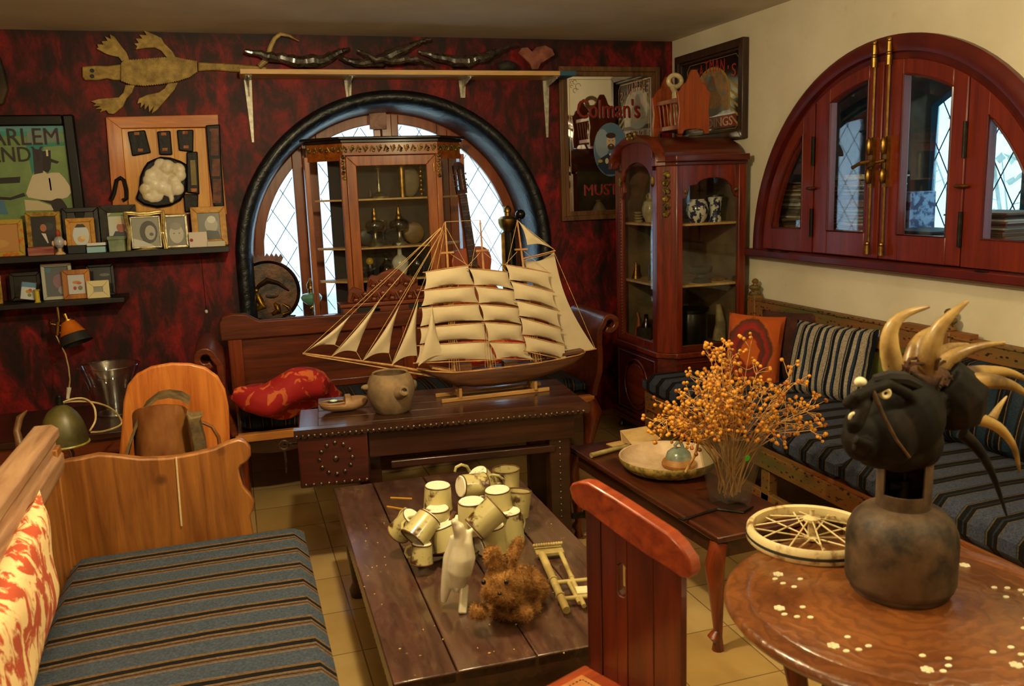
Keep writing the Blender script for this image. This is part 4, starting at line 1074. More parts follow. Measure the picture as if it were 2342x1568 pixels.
vb = PZ(1676, 1158, NZ); vx, vy = vb.x - .0, vb.y + .02
va = thing('glass_vase', 'tapered square clear glass vase holding dried berry twigs', 'vase', (vx, vy, NZ), .12)
VG = GLASS('vase_glass', (.93, .95, .92, 1), .10, .02, .06)
mb = MB().m(VG)
def frus(z0, h0, z1, h1, cap):
    A = [mb.v((sx*h0, sy*h0, z0)) for sx, sy in ((-1, -1), (1, -1), (1, 1), (-1, 1))]; B = [mb.v((sx*h1, sy*h1, z1)) for sx, sy in ((-1, -1), (1, -1), (1, 1), (-1, 1))]
    for i in range(4): mb.f([A[i], A[(i+1) % 4], B[(i+1) % 4], B[i]])
    if cap: mb.f(A)
    return A, B
VH = .262
A0, B0 = frus(0, .047, VH, .085, True); A1, B1 = frus(.024, .045, VH, .081, True)
for i in range(4): mb.f([B0[i], B0[(i+1) % 4], B1[(i+1) % 4], B1[i]])
mb.build('vase_body', VG, va, bevel=.004)
p = PZ(1686, 1045, .55); st = MB().m(C('#3fae1e', .5)).lathe([(.011, 0), (.010, .001)], (0, 0, 0), 8).build('green_sticker', None, va); st.location = (.012, -.074, .185); st.rotation_euler = (math.radians(97), .3, 0)
TWIG = M('dry_twig', '#b07c40', '#d8a868', .8, scale=20); BERM = M('dried_berry', '#b8741c', '#dc9c34', .45, scale=60)
BERD = M('dried_berry_dark', '#8a4a14', '#b06a20', .5, scale=60)
bq = thing('dried_berries', 'big bunch of dried orange berry twigs standing in the glass vase', 'dried plant', (vx, vy, NZ + .03))
tw = MB().m(TWIG); berries = []; rr = random.Random(12)
def curve(p, d, L, n, droop, wob, r0, r1, out):
    pts = [p.copy()]; d = d.normalized()
    for i in range(n):
        d = (d + Vector((rr.uniform(-wob, wob), rr.uniform(-wob, wob), rr.uniform(-wob, wob) - droop))).normalized(); pts.append(pts[-1] + d*(L/n))
    tw.tube(pts, [r0 + (r1 - r0)*i/n for i in range(n + 1)], 5); out.append((pts, d)); return pts, d
base = Vector((vx, vy, NZ + .03))
targets = []
for i in range(58):
    px = rr.gauss(1690, 95) if i > 8 else rr.uniform(1520, 1640); px = min(max(px, 1525), 1850)
    f = (px - 1525)/325
    ylo = 985 - 40*math.sin(PI*f); yhi = 930 - 160*max(0, math.sin(PI*(f*.95)))**1.2 + 10
    py = rr.uniform(yhi, max(yhi + 20, ylo)); targets.append(PY(px, py, vy + rr.uniform(-.13, .16)))
for T in targets:
    b0 = base + Vector((rr.uniform(-.03, .03), rr.uniform(-.03, .03), rr.uniform(0, .03)))
    mid = Vector((vx, vy, NZ + VH)) + Vector(((T.x - vx)*.32, (T.y - vy)*.32, 0)); mid.x = max(vx - .07, min(vx + .07, mid.x)); mid.y = max(vy - .07, min(vy + .07, mid.y))
    n = 8; pts = []
    for k in range(n + 1):
        u = k/n; pts.append((b0*(1-u)**2 + mid*2*u*(1-u) + T*u*u) + Vector((rr.uniform(-1, 1), rr.uniform(-1, 1), rr.uniform(-1, 1)))*.004)
    tw.tube(pts, [.0026 - .0014*k/n for k in range(n + 1)], 5)
    for k in (4, 5, 6, 7, 8, 8):
        for j in range(2):
            q = pts[min(k, n)]; d = (T - mid).normalized() + Vector((rr.uniform(-1, 1), rr.uniform(-1, 1), rr.uniform(-.8, .7)))
            if q.z < NZ + VH - .02: continue
            o_ = []; ps, dd = curve(q, d, rr.uniform(.03, .065), 3, .05, .35, .0012, .0008, o_)
            for m_ in range(rr.choice((1, 2, 2))):
                dv = dd + Vector((rr.uniform(-1, 1), rr.uniform(-1, 1), rr.uniform(-1, 1)))*.9
                e = ps[-1] + dv.normalized()*rr.uniform(.006, .016); tw.tube([ps[-1], e], [.0009, .0007], 4); berries.append(e)
for i in range(26):                                 # tangle inside the vase
    a = base + Vector((rr.uniform(-.035, .035), rr.uniform(-.035, .035), rr.uniform(0, .02))); b_ = base + Vector((rr.uniform(-.06, .06), rr.uniform(-.06, .06), rr.uniform(.12, .22)))
    tw.tube([a, (a+b_)/2 + Vector((rr.uniform(-.015, .015), rr.uniform(-.015, .015), 0)), b_], [.0018, .0012, .001], 5)
twp = tw.build('twigs', TWIG, bq, world=True); twp['kind'] = 'stuff'
proto = bmesh.new(); bmesh.ops.create_icosphere(proto, subdivisions=2, radius=.0066); bme = bpy.data.meshes.new('berry'); proto.to_mesh(bme); proto.free(); bme.materials.append(BERM)
bme.polygons.foreach_set('use_smooth', [True]*len(bme.polygons))
bme2 = bme.copy(); bme2.materials.clear(); bme2.materials.append(BERD)
berries.sort(key=lambda p: p.y)
for p in berries[:95]:
    o = bpy.data.objects.new('berry', bme if rr.random() < .8 else bme2); COL.objects.link(o); o.parent = bq; o.location = p - Vector(bq.location); s = rr.uniform(.85, 1.2); o.scale = (s, s, s)
mb = MB().m(BERM)
for p in berries[95:]: mb.cur = 0; (mb.m(BERM) if rr.random() < .8 else mb.m(BERD)); mb.ell(p, .0062*rr.uniform(.85, 1.2), 8, 6)
o = mb.build('berries', BERM, bq, world=True); o['kind'] = 'stuff'
T_ = thing('long_twig', 'pale cut twig leaning from the wide bowl up to the berry bunch', 'twig', PZ(1570, 1078, NZ + .06))
MB().m(TWIG).tube([PY(1568, 1079, 2.62), PY(1590, 1040, 2.60), PY(1600, 1000, 2.58), PY(1612, 960, 2.56)], [.005, .005, .0045, .004], 8).build('stem', TWIG, T_, world=True)
for q in ((1600, 1028), (1592, 1038)): MB().m(BERD).ell(PY(q[0], q[1], 2.59), .008, 8, 6).build('berry', BERD, T_, world=True)
KRAFT = M('kraft_card', '#b08848', '#d8b47a', .8, scale=8, bmp=.1)
o = MB().m(KRAFT); P3 = lambda px, py, z=NZ + .03: PZ(px, py, z)
q = [P3(1418, 984, NZ + .045), P3(1478, 974, NZ + .05), P3(1512, 1003, NZ + .03), P3(1445, 1016, NZ + .03)]
th = Vector((0, 0, -.002)); A = [o.v(p) for p in q]; Bv = [o.v(p + th) for p in q]; o.f(A); o.f(Bv[::-1])
for i in range(4): o.f([A[i], A[(i+1) % 4], Bv[(i+1) % 4], Bv[i]])
r0_ = [q[0], q[3], PZ(1447, 1018, NZ), PZ(1422, 1012, NZ)]; A = [o.v(p) for p in r0_]; Bv = [o.v(p + Vector((.002, 0, 0))) for p in r0_]; o.f(A); o.f(Bv[::-1])
r1_ = [q[1], q[2], PZ(1516, 1008, NZ), PZ(1486, 988, NZ)]; A = [o.v(p) for p in r1_]; o.f(A)
tag(o.build('card_box', KRAFT, smooth=0), 'creased light brown card lying behind the wide bowl', 'card')
tag(MB().m(KRAFT).bar(PZ(1394, 1018, NZ + .003), PZ(1432, 1010, NZ + .003), .05, .004).build('card_scrap', KRAFT), 'small pale card scrap at the far corner of the side table', 'card')
tag(MB().m(BAM).tube([PZ(1352, 1041, NZ + .012), PZ(1400, 1028, NZ + .012), PZ(1442, 1018, NZ + .012)], [.011, .010, .009], 10).build('bamboo_stick', BAM), 'short pale bamboo stick across the left corner of the side table', 'stick')
tag(MB().m(IRON).tube([PZ(1552, 1184, NZ + .006), PZ(1562, 1188, NZ + .005), PZ(1600, 1176, NZ + .005), PZ(1640, 1164, NZ + .004), PZ(1700, 1172, NZ + .004), PZ(1722, 1158, NZ + .004)], [.003, .005, .004, .005, .004, .003], 8).build('dark_stick', IRON), 'thin dark hooked stick lying in front of the glass vase', 'stick')

# ================================================= FAR TABLE THINGS
POTM = M('rough_clay', '#5c4a34', '#8e7250', .8, scale=16, bmp=.3, lo=.3, hi=.7)
pc = PZ(905, 950, TZ)
pt = thing('clay_pot', 'rough grey-brown clay pot with spout on the studded table', 'pot', (pc.x, pc.y + .075, TZ))
mb = MB().m(POTM).lathe([(0, 0), (.062, 0), (.072, .01), (.088, .05), (.096, .085), (.094, .12), (.084, .145), (.074, .158), (.072, .163)], n=40, caps=False)
mb.lathe([(.072, .163), (.066, .158), (.076, .14), (.086, .11), (.085, .06), (.06, .014), (0, .012)], n=40, caps=False)
mb.build('body', POTM, pt)
mb = MB().m(POTM).tube([(.02, -.085, .095), (.026, -.112, .10), (.03, -.126, .108)], [.030, .022, .019], 14, caps=False)
mb.tube([(.03, -.126, .108), (.027, -.110, .101)], [.012, .010], 14, caps=True); mb.torus((.03, -.126, .108), .0155, .005, 'y', 16, 6)
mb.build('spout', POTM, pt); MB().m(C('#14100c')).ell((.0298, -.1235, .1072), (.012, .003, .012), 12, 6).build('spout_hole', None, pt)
MB().m(POTM).ell((-.098, 0, .11), (.022, .015, .012), 12, 8).ell((.096, .01, .10), (.014, .015, .02), 10, 8).build('lug', POTM, pt)
CLOG = M('clog_wood', '#6e4a2c', '#a07c54', .55, scale=9, stretch=(.4, 1, 1), bmp=.15)
pc = PZ(790, 944, TZ)
cl = thing('wooden_clog', 'carved wooden clog shoe left of the clay pot', 'clog', (pc.x, pc.y + .04, TZ), math.radians(-3))
def clog_surf(inner):
    def fn(u, v):
        # u along the shoe -> toe at +x, v around section
        x = -.10 + .20*u; w = (.036 + .010*math.sin(PI*min(1, u*1.25)))*math.sqrt(max(.0, 1 - abs(2*u-1)**3.2)) + .0008
        hgt = .050 + .012*math.sin(PI*u) - .012*(u > .8)*(u - .8)*5
        op = 1 if u < .52 else 0
        a = -PI/2 + 2*PI*v; y = math.cos(a)*w*(.9 if inner else 1); s_ = math.sin(a)
        z = .030 + s_*(.030 if s_ < 0 else (.006 if op else .028 + .010*(u < .66)))*math.sqrt(max(0, 1 - abs(2*u-1)**4))
        return (x, y, max(.001, z + (.008*(2*u - 1)**2)))
    return fn
mb = MB().m(CLOG); mb.surf(clog_surf(False), 30, 24); mb.build('shoe', CLOG, cl)
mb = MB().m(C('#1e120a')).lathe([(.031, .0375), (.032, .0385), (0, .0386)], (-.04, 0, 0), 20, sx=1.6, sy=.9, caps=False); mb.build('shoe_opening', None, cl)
MB().m(CLOG).torus((-.04, 0, .039), .034, .005, 'z', 24, 6, 1.6, .95).build('shoe_rim', CLOG, cl)
o = MB().m(C('#b8d0c0', .3)).ell((pc.x - .04, pc.y + .04, TZ + .046), (.016, .010, .006), 10, 6).build('glass_pebble', None); tag(o, 'pale green glass pebble lying inside the wooden clog', 'pebble')

# ---------------- model ship
SY_ = 3.50
def Q(px, py, dy=0): return PY(px, py, SY_ + dy)
SHW = WOOD('ship_hull_wood', '#3a2012', '#6e4426', 'x', .5, .1); SPAR = M('spar_wood', '#8a5c30', '#b88850', .6, scale=20)
def sailmat():
    m, nt, b = newmat('sail_cloth'); setp(b, .85, spec=.1)
    n = noise(nt, coord(nt), 6, 4); nt.links.new(ramp(nt, n, [(.3, '#c4b294'), (.7, '#dacba8')]), b.inputs['Base Color'])
    b.inputs['Subsurface Weight'].default_value = 0
    tr = nt.nodes.new('ShaderNodeBsdfTranslucent'); tr.inputs[0].default_value = lin('#e8d4a8'); mx = nt.nodes.new('ShaderNodeMixShader'); mx.inputs[0].default_value = .25
    out = [x for x in nt.nodes if x.type == 'OUTPUT_MATERIAL'][0]
    nt.links.new(b.outputs[0], mx.inputs[1]); nt.links.new(tr.outputs[0], mx.inputs[2]); nt.links.new(mx.outputs[0], out.inputs[0])
    bump(nt, b, noise(nt, coord(nt), 25, 4), .15); return m
SAIL = sailmat(); ROPE = M('rigging_twine', '#a88650', '#c4a06a', .9, scale=30)
sp = Q(1133, 920, 0)
SH = thing('model_ship', 'wooden model sailing ship with cream sails on the studded table', 'model ship', (sp.x, SY_, TZ))
# hull sections
topL = [(954, 846), (985, 850), (1031, 851), (1080, 846), (1126, 840), (1175, 834), (1222, 828), (1270, 820), (1318, 811), (1334, 806)]
botL = [(972, 851), (1010, 868), (1040, 881), (1080, 884), (1126, 882), (1175, 876), (1222, 866), (1262, 853), (1305, 832), (1330, 815)]
hw = [.004, .022, .038, .048, .052, .053, .052, .046, .036, .020]
mb = MB().m(SHW); secs = []
for (a, b_, w_) in zip(topL, botL, hw):
    T, Bo = Q(*a), Q(*b_); ring = []
    for k in range(13):
        t_ = PI*k/12; y = math.cos(t_)*w_; s_ = math.sin(t_)
        ring.append(mb.v((T.x + (Bo.x - T.x)*s_, SY_ + y, T.z + (Bo.z - T.z)*(s_**.8))))
    secs.append(ring)
for A, B_ in zip(secs, secs[1:]):
    for k in range(12): mb.f([A[k], A[k+1], B_[k+1], B_[k]])
    mb.f([A[0], B_[0], B_[12], A[12]])
mb.f(secs[0]); mb.f(secs[-1])
hull = mb.build('hull', SHW, SH, world=True, smooth=50)
mb = MB().m(SPAR)
for sy in (-1, 1):
    mb.tube([Vector((Q(*a).x, SY_ + sy*w_, Q(*a).z + .006)) for a, w_ in zip(topL, hw)], .0035, 6)
mb.build('bulwark', SPAR, hull, world=True)
MB().m(SPAR).bar(Q(985, 838), Q(1040, 848), .06, .008).build('foredeck', SPAR, hull, world=True)
MB().m(SHW).bar(Q(1245, 815), Q(1330, 800), .06, .012).build('poop_deck', SHW, hull, world=True)
for c_ in ((1060, 832), (1165, 826)): p = Q(*c_); MB().m(SHW).box(p.x - .03, p.x + .03, SY_ - .02, SY_ + .02, p.z - .03, p.z + .005).build('deck_house', SHW, hull, world=True)
STW = M('stand_wood', '#7a5426', '#a87c42', .5, scale=14, stretch=(.2, 1, 1))
f0, f1_ = PZ(1010, 921, TZ), PZ(1256, 893, TZ)
mb = MB().m(STW)
for dy in (0, .11): mb.bar((f0.x, f0.y + dy, TZ + .008), (f1_.x, f1_.y + dy, TZ + .008), .014, .016)
std = mb.build('stand_base', STW, SH, world=True, bevel=.002)
for c_ in ((1046, 888), (1216, 872)):
    p = Q(*c_); zb = TZ + .014
    MB().m(STW).prism([(SY_ - .055, zb), (SY_ + .055, zb), (SY_ + .055, p.z + .012), (SY_ + .03, p.z + .006), (SY_, p.z - .012), (SY_ - .03, p.z + .006), (SY_ - .055, p.z + .012)], 'yz', p.x - .006, p.x + .006).build('stand_cradle', STW, std, world=True)
masts = [((1018, 507), (1040, 850), .0065), ((1098, 503), (1122, 842), .006), ((1183, 503), (1226, 828), .006)]
for a, b_, r in masts:
    A, B_ = Q(*a), Q(*b_); A.x = A.x; mb = MB().m(SPAR).tube([B_, A.lerp(B_, .55), A.lerp(B_, .25), A], [r*1.2, r, r*.8, r*.5], 8)
    c_ = A.lerp(B_, .2); mb.bar(c_ - Vector((.028, 0, 0)), c_ + Vector((.028, 0, 0)), .014, .007); c2 = A.lerp(B_, .5); mb.bar(c2 - Vector((.028, 0, 0)), c2 + Vector((.028, 0, 0)), .03, .006)
    mb.build('mast', SPAR, SH, world=True)
bs = MB().m(SPAR).tube([Q(962, 848), Q(895, 835), Q(757, 816), Q(692, 807)], [.006, .005, .004, .0025], 8).build('bowsprit', SPAR, SH, world=True)
C1 = [[(973, 622), (1071, 607), (1085, 651), (970, 662)], [(970, 664), (1085, 655), (1095, 692), (964, 700)], [(965, 704), (1095, 695), (1107, 733), (961, 746)], [(961, 750), (1107, 738), (1118, 777), (960, 786)], [(960, 790), (1118, 781), (1137, 823), (951, 830)]]
C2 = [[(1073, 614), (1161, 622), (1176, 662), (1085, 652)], [(1087, 655), (1176, 665), (1187, 700), (1095, 693)], [(1097, 696), (1187, 704), (1193, 741), (1106, 733)], [(1108, 737), (1193, 744), (1200, 781), (1117, 780)], [(1119, 783), (1200, 785), (1219, 822), (1136, 820)]]
C3 = [[(1156, 605), (1254, 623), (1263, 662), (1165, 640)], [(1168, 643), (1263, 667), (1275, 705), (1177, 683)], [(1180, 687), (1275, 710), (1282, 748), (1187, 722)], [(1190, 726), (1282, 752), (1291, 786), (1194, 765)], [(1197, 768), (1291, 790), (1299, 824), (1203, 803)]]
for ci, colm in enumerate((C1, C2, C3)):
    for ri, q4 in enumerate(colm):
        d0, d1 = -.035 - .003*ri, -.015 - .003*ri
        TL, TR, BR, BL = [Q(px, py, d) for (px, py), d in zip(q4, (d0, d1, d1 + .004, d0 - .004))]
        def fn(u, v):
            top = TL.lerp(TR, u); bot = BL.lerp(BR, u); bot = bot + Vector((0, 0, .009*math.sin(PI*u)**.8)) if True else bot
            p = top.lerp(bot, v); side = (.006*math.sin(PI*v))*(1 if u < .5 else -1)*abs(2*u - 1)
            return p + Vector((side, -.014*math.sin(PI*v)*math.sin(PI*min(1, max(0, u))), 0))
        mb = MB().m(SAIL).surf(fn, 12, 8, .0012, (0, 1, 0)); mb.build('square_sail', SAIL, SH, world=True, smooth=60)
        e = (TR - TL).normalized()*.012
        MB().m(SPAR).tube([TL - e, TL.lerp(TR, .5) + Vector((0, .0, .002)), TR + e], [.0018, .0032, .0018], 6).build('yard', SPAR, SH, world=True)
    e = (BR - BL).normalized()*.012; MB().m(SPAR).tube([BL - e, BR + e], .0025, 6).build('yard', SPAR, SH, world=True)
def tri(a, b_, c_, name, dep=.0, bulge=.012):
    A, B_, C_ = Q(*a, dep), Q(*b_, dep - .01), Q(*c_, dep + .01)     # head, tack (left), clew
    def fn(u, v):
        p = A.lerp(B_.lerp(C_, u), v); foot = .014*math.sin(PI*u)*v**3
        leech = .007*math.sin(PI*v)
        return p + Vector((leech*(1 - 2*u)*1.0, -bulge*math.sin(PI*u)*math.sin(PI*v), foot))
    MB().m(SAIL).surf(fn, 8, 12, .0012, (0, 1, 0)).build(name, SAIL, SH, world=True, smooth=60)
tri((804, 718), (694, 808), (766, 788), 'jib', -.0); tri((871, 683), (758, 816), (815, 804), 'jib'); tri((914, 697), (829, 826), (890, 807), 'jib'); tri((957, 684), (896, 835), (954, 813), 'jib', -.01); tri((988, 697), (957, 837), (1014, 812), 'jib', -.06)
tri((1185, 504), (1206, 560), (1268, 571), 'topsail', .0)
A, B_, C_, D_ = Q(1197, 594, .03), Q(1267, 577, .03), Q(1361, 798, .02), Q(1285, 813, .02)
def fn(u, v):
    p = A.lerp(B_, u).lerp(D_.lerp(C_, u), v); return p + Vector((-.030*math.sin(PI*v)*u*1.1, -.016*math.sin(PI*u)*math.sin(PI*v), -.02*math.sin(PI*u)*(1-v)))
MB().m(SAIL).surf(fn, 8, 14, .0012, (0, 1, 0)).build('spanker_sail', SAIL, SH, world=True, smooth=60)
MB().m(SPAR).tube([Q(1193, 592), Q(1270, 573)], .003, 6).tube([Q(1228, 822), Q(1364, 797, -.01)], .003, 6).build('gaff', SPAR, SH, world=True)
mb = MB().m(ROPE)
TT = [(1012, 520), (1015, 530), (1012, 523), (1018, 545), (1020, 575)]
for (a, b_) in (((694, 807), (1008, 520)), ((757, 816), (1008, 522)), ((828, 827), (1012, 526)), ((895, 836), (1014, 528)), ((957, 838), (1016, 532)), ((804, 718), (1008, 520)), ((871, 683), (1010, 521)), ((914, 697), (1012, 525)), ((692, 809), (1015, 866)), ((692, 809), (985, 858)), ((700, 812), (1005, 862)), ((694, 807), (962, 848)), ((1018, 507), (1098, 503)), ((1183, 504), (1268, 571)), ((1098, 577), (1071, 607)), ((1021, 574), (1071, 607)), ((1107, 577), (1161, 622)), ((1195, 571), (1254, 622)), ((1183, 575), (1156, 604)), ((1015, 510), (985, 618)), ((1015, 510), (1066, 605)), ((1098, 505), (1077, 612)), ((1098, 505), (1155, 620)), ((1183, 505), (1160, 604)), ((1267, 576), (1362, 798)), ((1195, 596), (1267, 577)), ((765, 788), (780, 795)), ((815, 804), (828, 826)), ((890, 808), (895, 826)), ((954, 813), (957, 836))):
    mb.cyl(Q(*a), Q(*b_), .0011, n=5)
for a, b_, r in masts:
    for dx in (-12, -6, 0, 6, 12):
        for sy in (-1, 1): mb.cyl(Q(a[0] + (b_[0]-a[0])*.25, a[1] + (b_[1]-a[1])*.25), Q(b_[0] + dx, b_[1] - 2, sy*.045), .0009, n=4)
mb.build('rigging', ROPE, SH, world=True)
# ================================================= ON THE RED WALL
def poly(pts, Y): return [(lambda p: (p.x, p.z))(PY(x, y, Y)) for x, y in pts]
def zp(pts, s, ox, oy): return [(ox + x*s, oy + y*s) for x, y in pts]
CROC = M('tan_hide', '#7e6424', '#b89a4e', .6, scale=22, bmp=.35, lo=.35, hi=.65, detail=6)
YW = D - .002
cr = thing('crocodile_carving', 'flat tan crocodile hide shape high on the red wall', 'wall ornament', (PY(340, 165, YW).x, D - .012, PY(340, 165, YW).z))
S1 = .25619
def cpart(name, pts, y0=-.034, y1=-.004, bev=.006, s=S1):
    return MB().m(CROC).prism(poly(zp(pts, s, 0, 0), D - .02), 'xz', D + y0, D + y1).build(name, CROC, cr, world=True, bevel=bev)
rr = random.Random(2)
top_ = [(1085, 575), (1110, 548), (1230, 540), (1350, 530), (1460, 522), (1570, 520), (1665, 540), (1760, 555)]
bot_ = [(1765, 640), (1690, 690), (1600, 720), (1500, 742), (1400, 755), (1290, 765), (1180, 757), (1085, 722)]
def spiky(seg, sgn):
    o = []
    for (a, b), (c, d) in zip(seg, seg[1:]):
        for k in range(5):
            u = k/5; o.append((a + (c-a)*u, b + (d-b)*u)); u += .1; o.append((a + (c-a)*u, b + (d-b)*u + sgn*9))
    return o + [seg[-1]]
cpart('body', spiky(top_, -1) + spiky(bot_, 1), -.045, -.004, .004)
hd = cpart('head', [(735, 595), (860, 588), (960, 590), (1080, 576), (1080, 718), (1010, 715), (960, 700), (880, 716), (760, 720), (738, 690)])
cpart('tail', [(1765, 557), (1900, 565), (2080, 572), (2250, 588), (2380, 600), (2380, 640), (2250, 646), (2080, 642), (1900, 628), (1770, 638)])
cpart('leg', [(1165, 555), (1130, 470), (1060, 380), (1025, 330), (980, 305), (990, 350), (935, 325), (960, 365), (905, 370), (925, 400), (865, 395), (880, 425), (860, 435), (940, 480), (1000, 500), (1060, 510), (1100, 565)], -.03, -.006, .003)
cpart('leg', [(1575, 522), (1540, 460), (1470, 390), (1440, 340), (1380, 310), (1330, 290), (1280, 270), (1310, 315), (1240, 310), (1270, 345), (1210, 345), (1240, 385), (1195, 390), (1225, 415), (1210, 445), (1300, 430), (1380, 425), (1440, 455), (1500, 530)], -.03, -.006, .003)
cpart('leg', [(1120, 760), (1100, 830), (1060, 870), (970, 875), (880, 885), (810, 905), (860, 925), (830, 950), (890, 950), (850, 975), (910, 975), (890, 1005), (950, 985), (970, 1015), (1020, 1020), (1100, 950), (1130, 880), (1180, 830), (1205, 758)], -.03, -.006, .003)
cpart('leg', [(1500, 740), (1470, 790), (1420, 825), (1320, 845), (1240, 880), (1225, 930), (1260, 915), (1255, 965), (1290, 930), (1290, 985), (1325, 945), (1330, 1005), (1370, 960), (1350, 1020), (1400, 985), (1450, 930), (1500, 870), (1560, 800), (1590, 738)], -.03, -.006, .003)
for q in ((822, 630), (822, 680)):
    p = PY(q[0]*S1, q[1]*S1, D - .036); MB().m(C('#15120e')).cyl((p.x, D - .037, p.z), (p.x, D - .033, p.z), .011, n=12).build('eye', None, hd, world=True)

# ---------------- framed poster (far left)
YP = D - .03
a = PY(145, 287, YP); x1, z1 = a.x, a.z; m_px = 145/(a.x - PY(0, 290, YP).x)     # px per metre
x0, z0 = x1 - .60, z1 - .61
po = thing('framed_poster', 'black framed green theatre poster of a man in a white suit and top hat', 'poster', ((x0 + x1)/2, D - .02, z0 - .05))
BLKF = M('black_frame', '#060606', '#100f0e', .35, spec=.3)
mb = MB().m(BLKF)
for q in ((x0 - .055, x0, z0 - .055, z1 + .055), (x1, x1 + .055, z0 - .055, z1 + .055), (x0, x1, z1, z1 + .055), (x0, x1, z0 - .055, z0)): mb.box(q[0], q[1], D - .045, D - .003, q[2], q[3])
mb.build('frame', BLKF, po, world=True, bevel=.008)
GRN = M('poster_green', '#5e7a4a', '#86a468', .6, scale=5, lo=.3, hi=.7)
pr = MB().m(GRN).box(x0, x1, D - .02, D - .008, z0, z1).build('print', GRN, po, world=True)
def layer(mb, col, pts, Y0=D - .0205, k=[0], mat=None):
    k[0] += 1; mb.m(mat or C(col, .6)); e = .0006*(1 + k[0] % 6)
    mb.prism(poly(pts, YP), 'xz', Y0 - e, Y0)
    return mb
sB = 260/1699
def zb(l): return [(x*sB, 260 + y*sB) for x, y in l]
mb = MB()
layer(mb, '#5f9aa0', zb([(-1600, 180), (940, 180), (950, 265), (-1600, 285)])); layer(mb, '#3f9488', zb([(-1600, 260), (390, 260), (390, 330), (-1600, 340)]))
layer(mb, '#7c8c84', zb([(395, 262), (880, 262), (930, 405), (400, 460)]))
layer(mb, '#2f8a80', zb([(390, 460), (955, 420), (960, 470), (640, 490), (640, 520), (480, 900), (440, 700)]))
layer(mb, '#3a3038', zb([(480, 520), (620, 540), (640, 640), (640, 880), (510, 905)]))
layer(mb, '#2a2426', zb([(-600, 990), (300, 940), (290, 1030), (-600, 1080)])); layer(mb, '#2a2426', zb([(-300, 1220), (150, 1250), (350, 1180), (380, 1230), (150, 1290), (-300, 1270)]))
layer(mb, '#4a7a9a', zb([(-1600, 1290), (40, 1290), (120, 1500), (-1600, 1500)]))
mb.build('backdrop_art', None, pr, world=True, smooth=0)
mb = MB()
layer(mb, '#cfc4a8', zb([(640, 840), (700, 900), (760, 880), (880, 880), (960, 960), (1040, 1080), (1060, 1180), (1000, 1250), (920, 1270), (850, 1260), (800, 1300), (640, 1290), (420, 1250), (385, 1190), (420, 1080), (480, 920), (580, 880)]))
layer(mb, '#2c2226', zb([(625, 560), (750, 545), (755, 670), (880, 715), (850, 745), (760, 720), (750, 820), (715, 880), (640, 850), (610, 740), (600, 660), (630, 640)]))
layer(mb, '#d8cdb0', zb([(680, 535), (710, 535), (720, 630), (690, 635)])); layer(mb, '#9a7a2a', zb([(700, 730), (745, 735), (740, 790), (690, 800)]))
layer(mb, '#332a2a', zb([(580, 1160), (620, 1110), (680, 1110), (715, 1190), (640, 1170)])); layer(mb, '#332a2a', zb([(770, 1160), (850, 1140), (930, 1180), (910, 1215), (830, 1225)]))
layer(mb, '#3a3030', zb([(720, 960), (745, 960), (770, 1140), (750, 1150)])); layer(mb, '#2a2426', zb([(570, 1285), (760, 1300), (830, 1270), (900, 1265), (940, 1300), (1000, 1390), (1000, 1480), (800, 1480), (760, 1350)]))
layer(mb, '#c8bc98', zb([(360, 1285), (560, 1300), (760, 1370), (800, 1440), (380, 1450)])); layer(mb, '#332a30', zb([(500, 1390), (560, 1360), (600, 1365), (540, 1395)]))
mb.build('figure_art', None, pr, world=True, smooth=0)
INK = C('#3a2c34', .6); mb = MB().m(INK)
def ptext(mb, s, cx, zc, w, h, Y=D - .027, plane=XZ):
    tmp = MB(); text_mb(tmp, s, 1, .0, Matrix.Identity(4)); xs = [v.co.x for v in tmp.bm.verts]; ys = [v.co.y for v in tmp.bm.verts]; tmp.bm.free()
    W_, H_ = max(xs) - min(xs), max(ys) - min(ys)
    base = Vector((cx, Y, zc)); sc = Matrix.Diagonal((w/W_, h/H_, 1, 1)); off = Matrix.Translation((-(max(xs)+min(xs))/2, -(max(ys)+min(ys))/2, 0))
    text_mb(mb, s, 1, .0015, Matrix.Translation(base) @ plane @ sc @ off); return mb
ptext(mb, 'HARLEM', x1 - .225, PY(70, 312, YP).z, .39, .085); ptext(mb, 'DANDY', x1 - .275, PY(60, 352, YP).z, .33, .075)
mb.build('lettering', INK, pr, world=True, smooth=0)
o = tag(MB().m(M('dark_carved', '#16110c', '#4a3a1c', .7, scale=9, bmp=.4)).prism(poly([(-60, 130), (0, 128), (12, 165), (20, 205), (8, 240), (-60, 245)], D - .02), 'xz', D - .05, D - .003).build('wall_carving', MATS['dark_carved'], bevel=.01), 'edge of a dark carved ornament high at the far left of the red wall', 'wall ornament')

# ---------------- wooden assemblage board
sC = .15309
def zc(l): return [(230 + x*sC, 250 + y*sC) for x, y in l]
ab = thing('assemblage_board', 'orange wooden tray board with black plates and a white shell cluster', 'wall art', (PY(375, 370, YW).x, D - .01, PY(375, 370, YW).z))
ORW = WOOD('orange_board', '#a85408', '#d48218', 'z', .45, .15); ORX = WOOD('orange_board_x', '#a85408', '#d48218', 'x', .45, .15)
ORL = WOOD('pale_board', '#c8801c', '#e8aa40', 'z', .45, .15)
bb = lambda pts, y0, y1, m_, nm, par=None, bev=.003: MB().m(m_).prism(poly(zc(pts), D - .03), 'xz', D - y0, D - y1).build(nm, m_, par or ab, world=True, bevel=bev)
bb([(300, 285), (1740, 270), (1850, 1568), (430, 1568)], .018, .003, ORL, 'back_panel')
for xs in ((820, 830), (1080, 1090), (1400, 1410)): bb([(xs[0], 290), (xs[1], 290), (xs[1] + 60, 1500), (xs[0] + 60, 1500)], .0195, .018, ORW, 'panel_joint', None, 0)
bb([(75, 115), (300, 110), (420, 1568), (190, 1568)], .03, .003, ORW, 'frame_board')
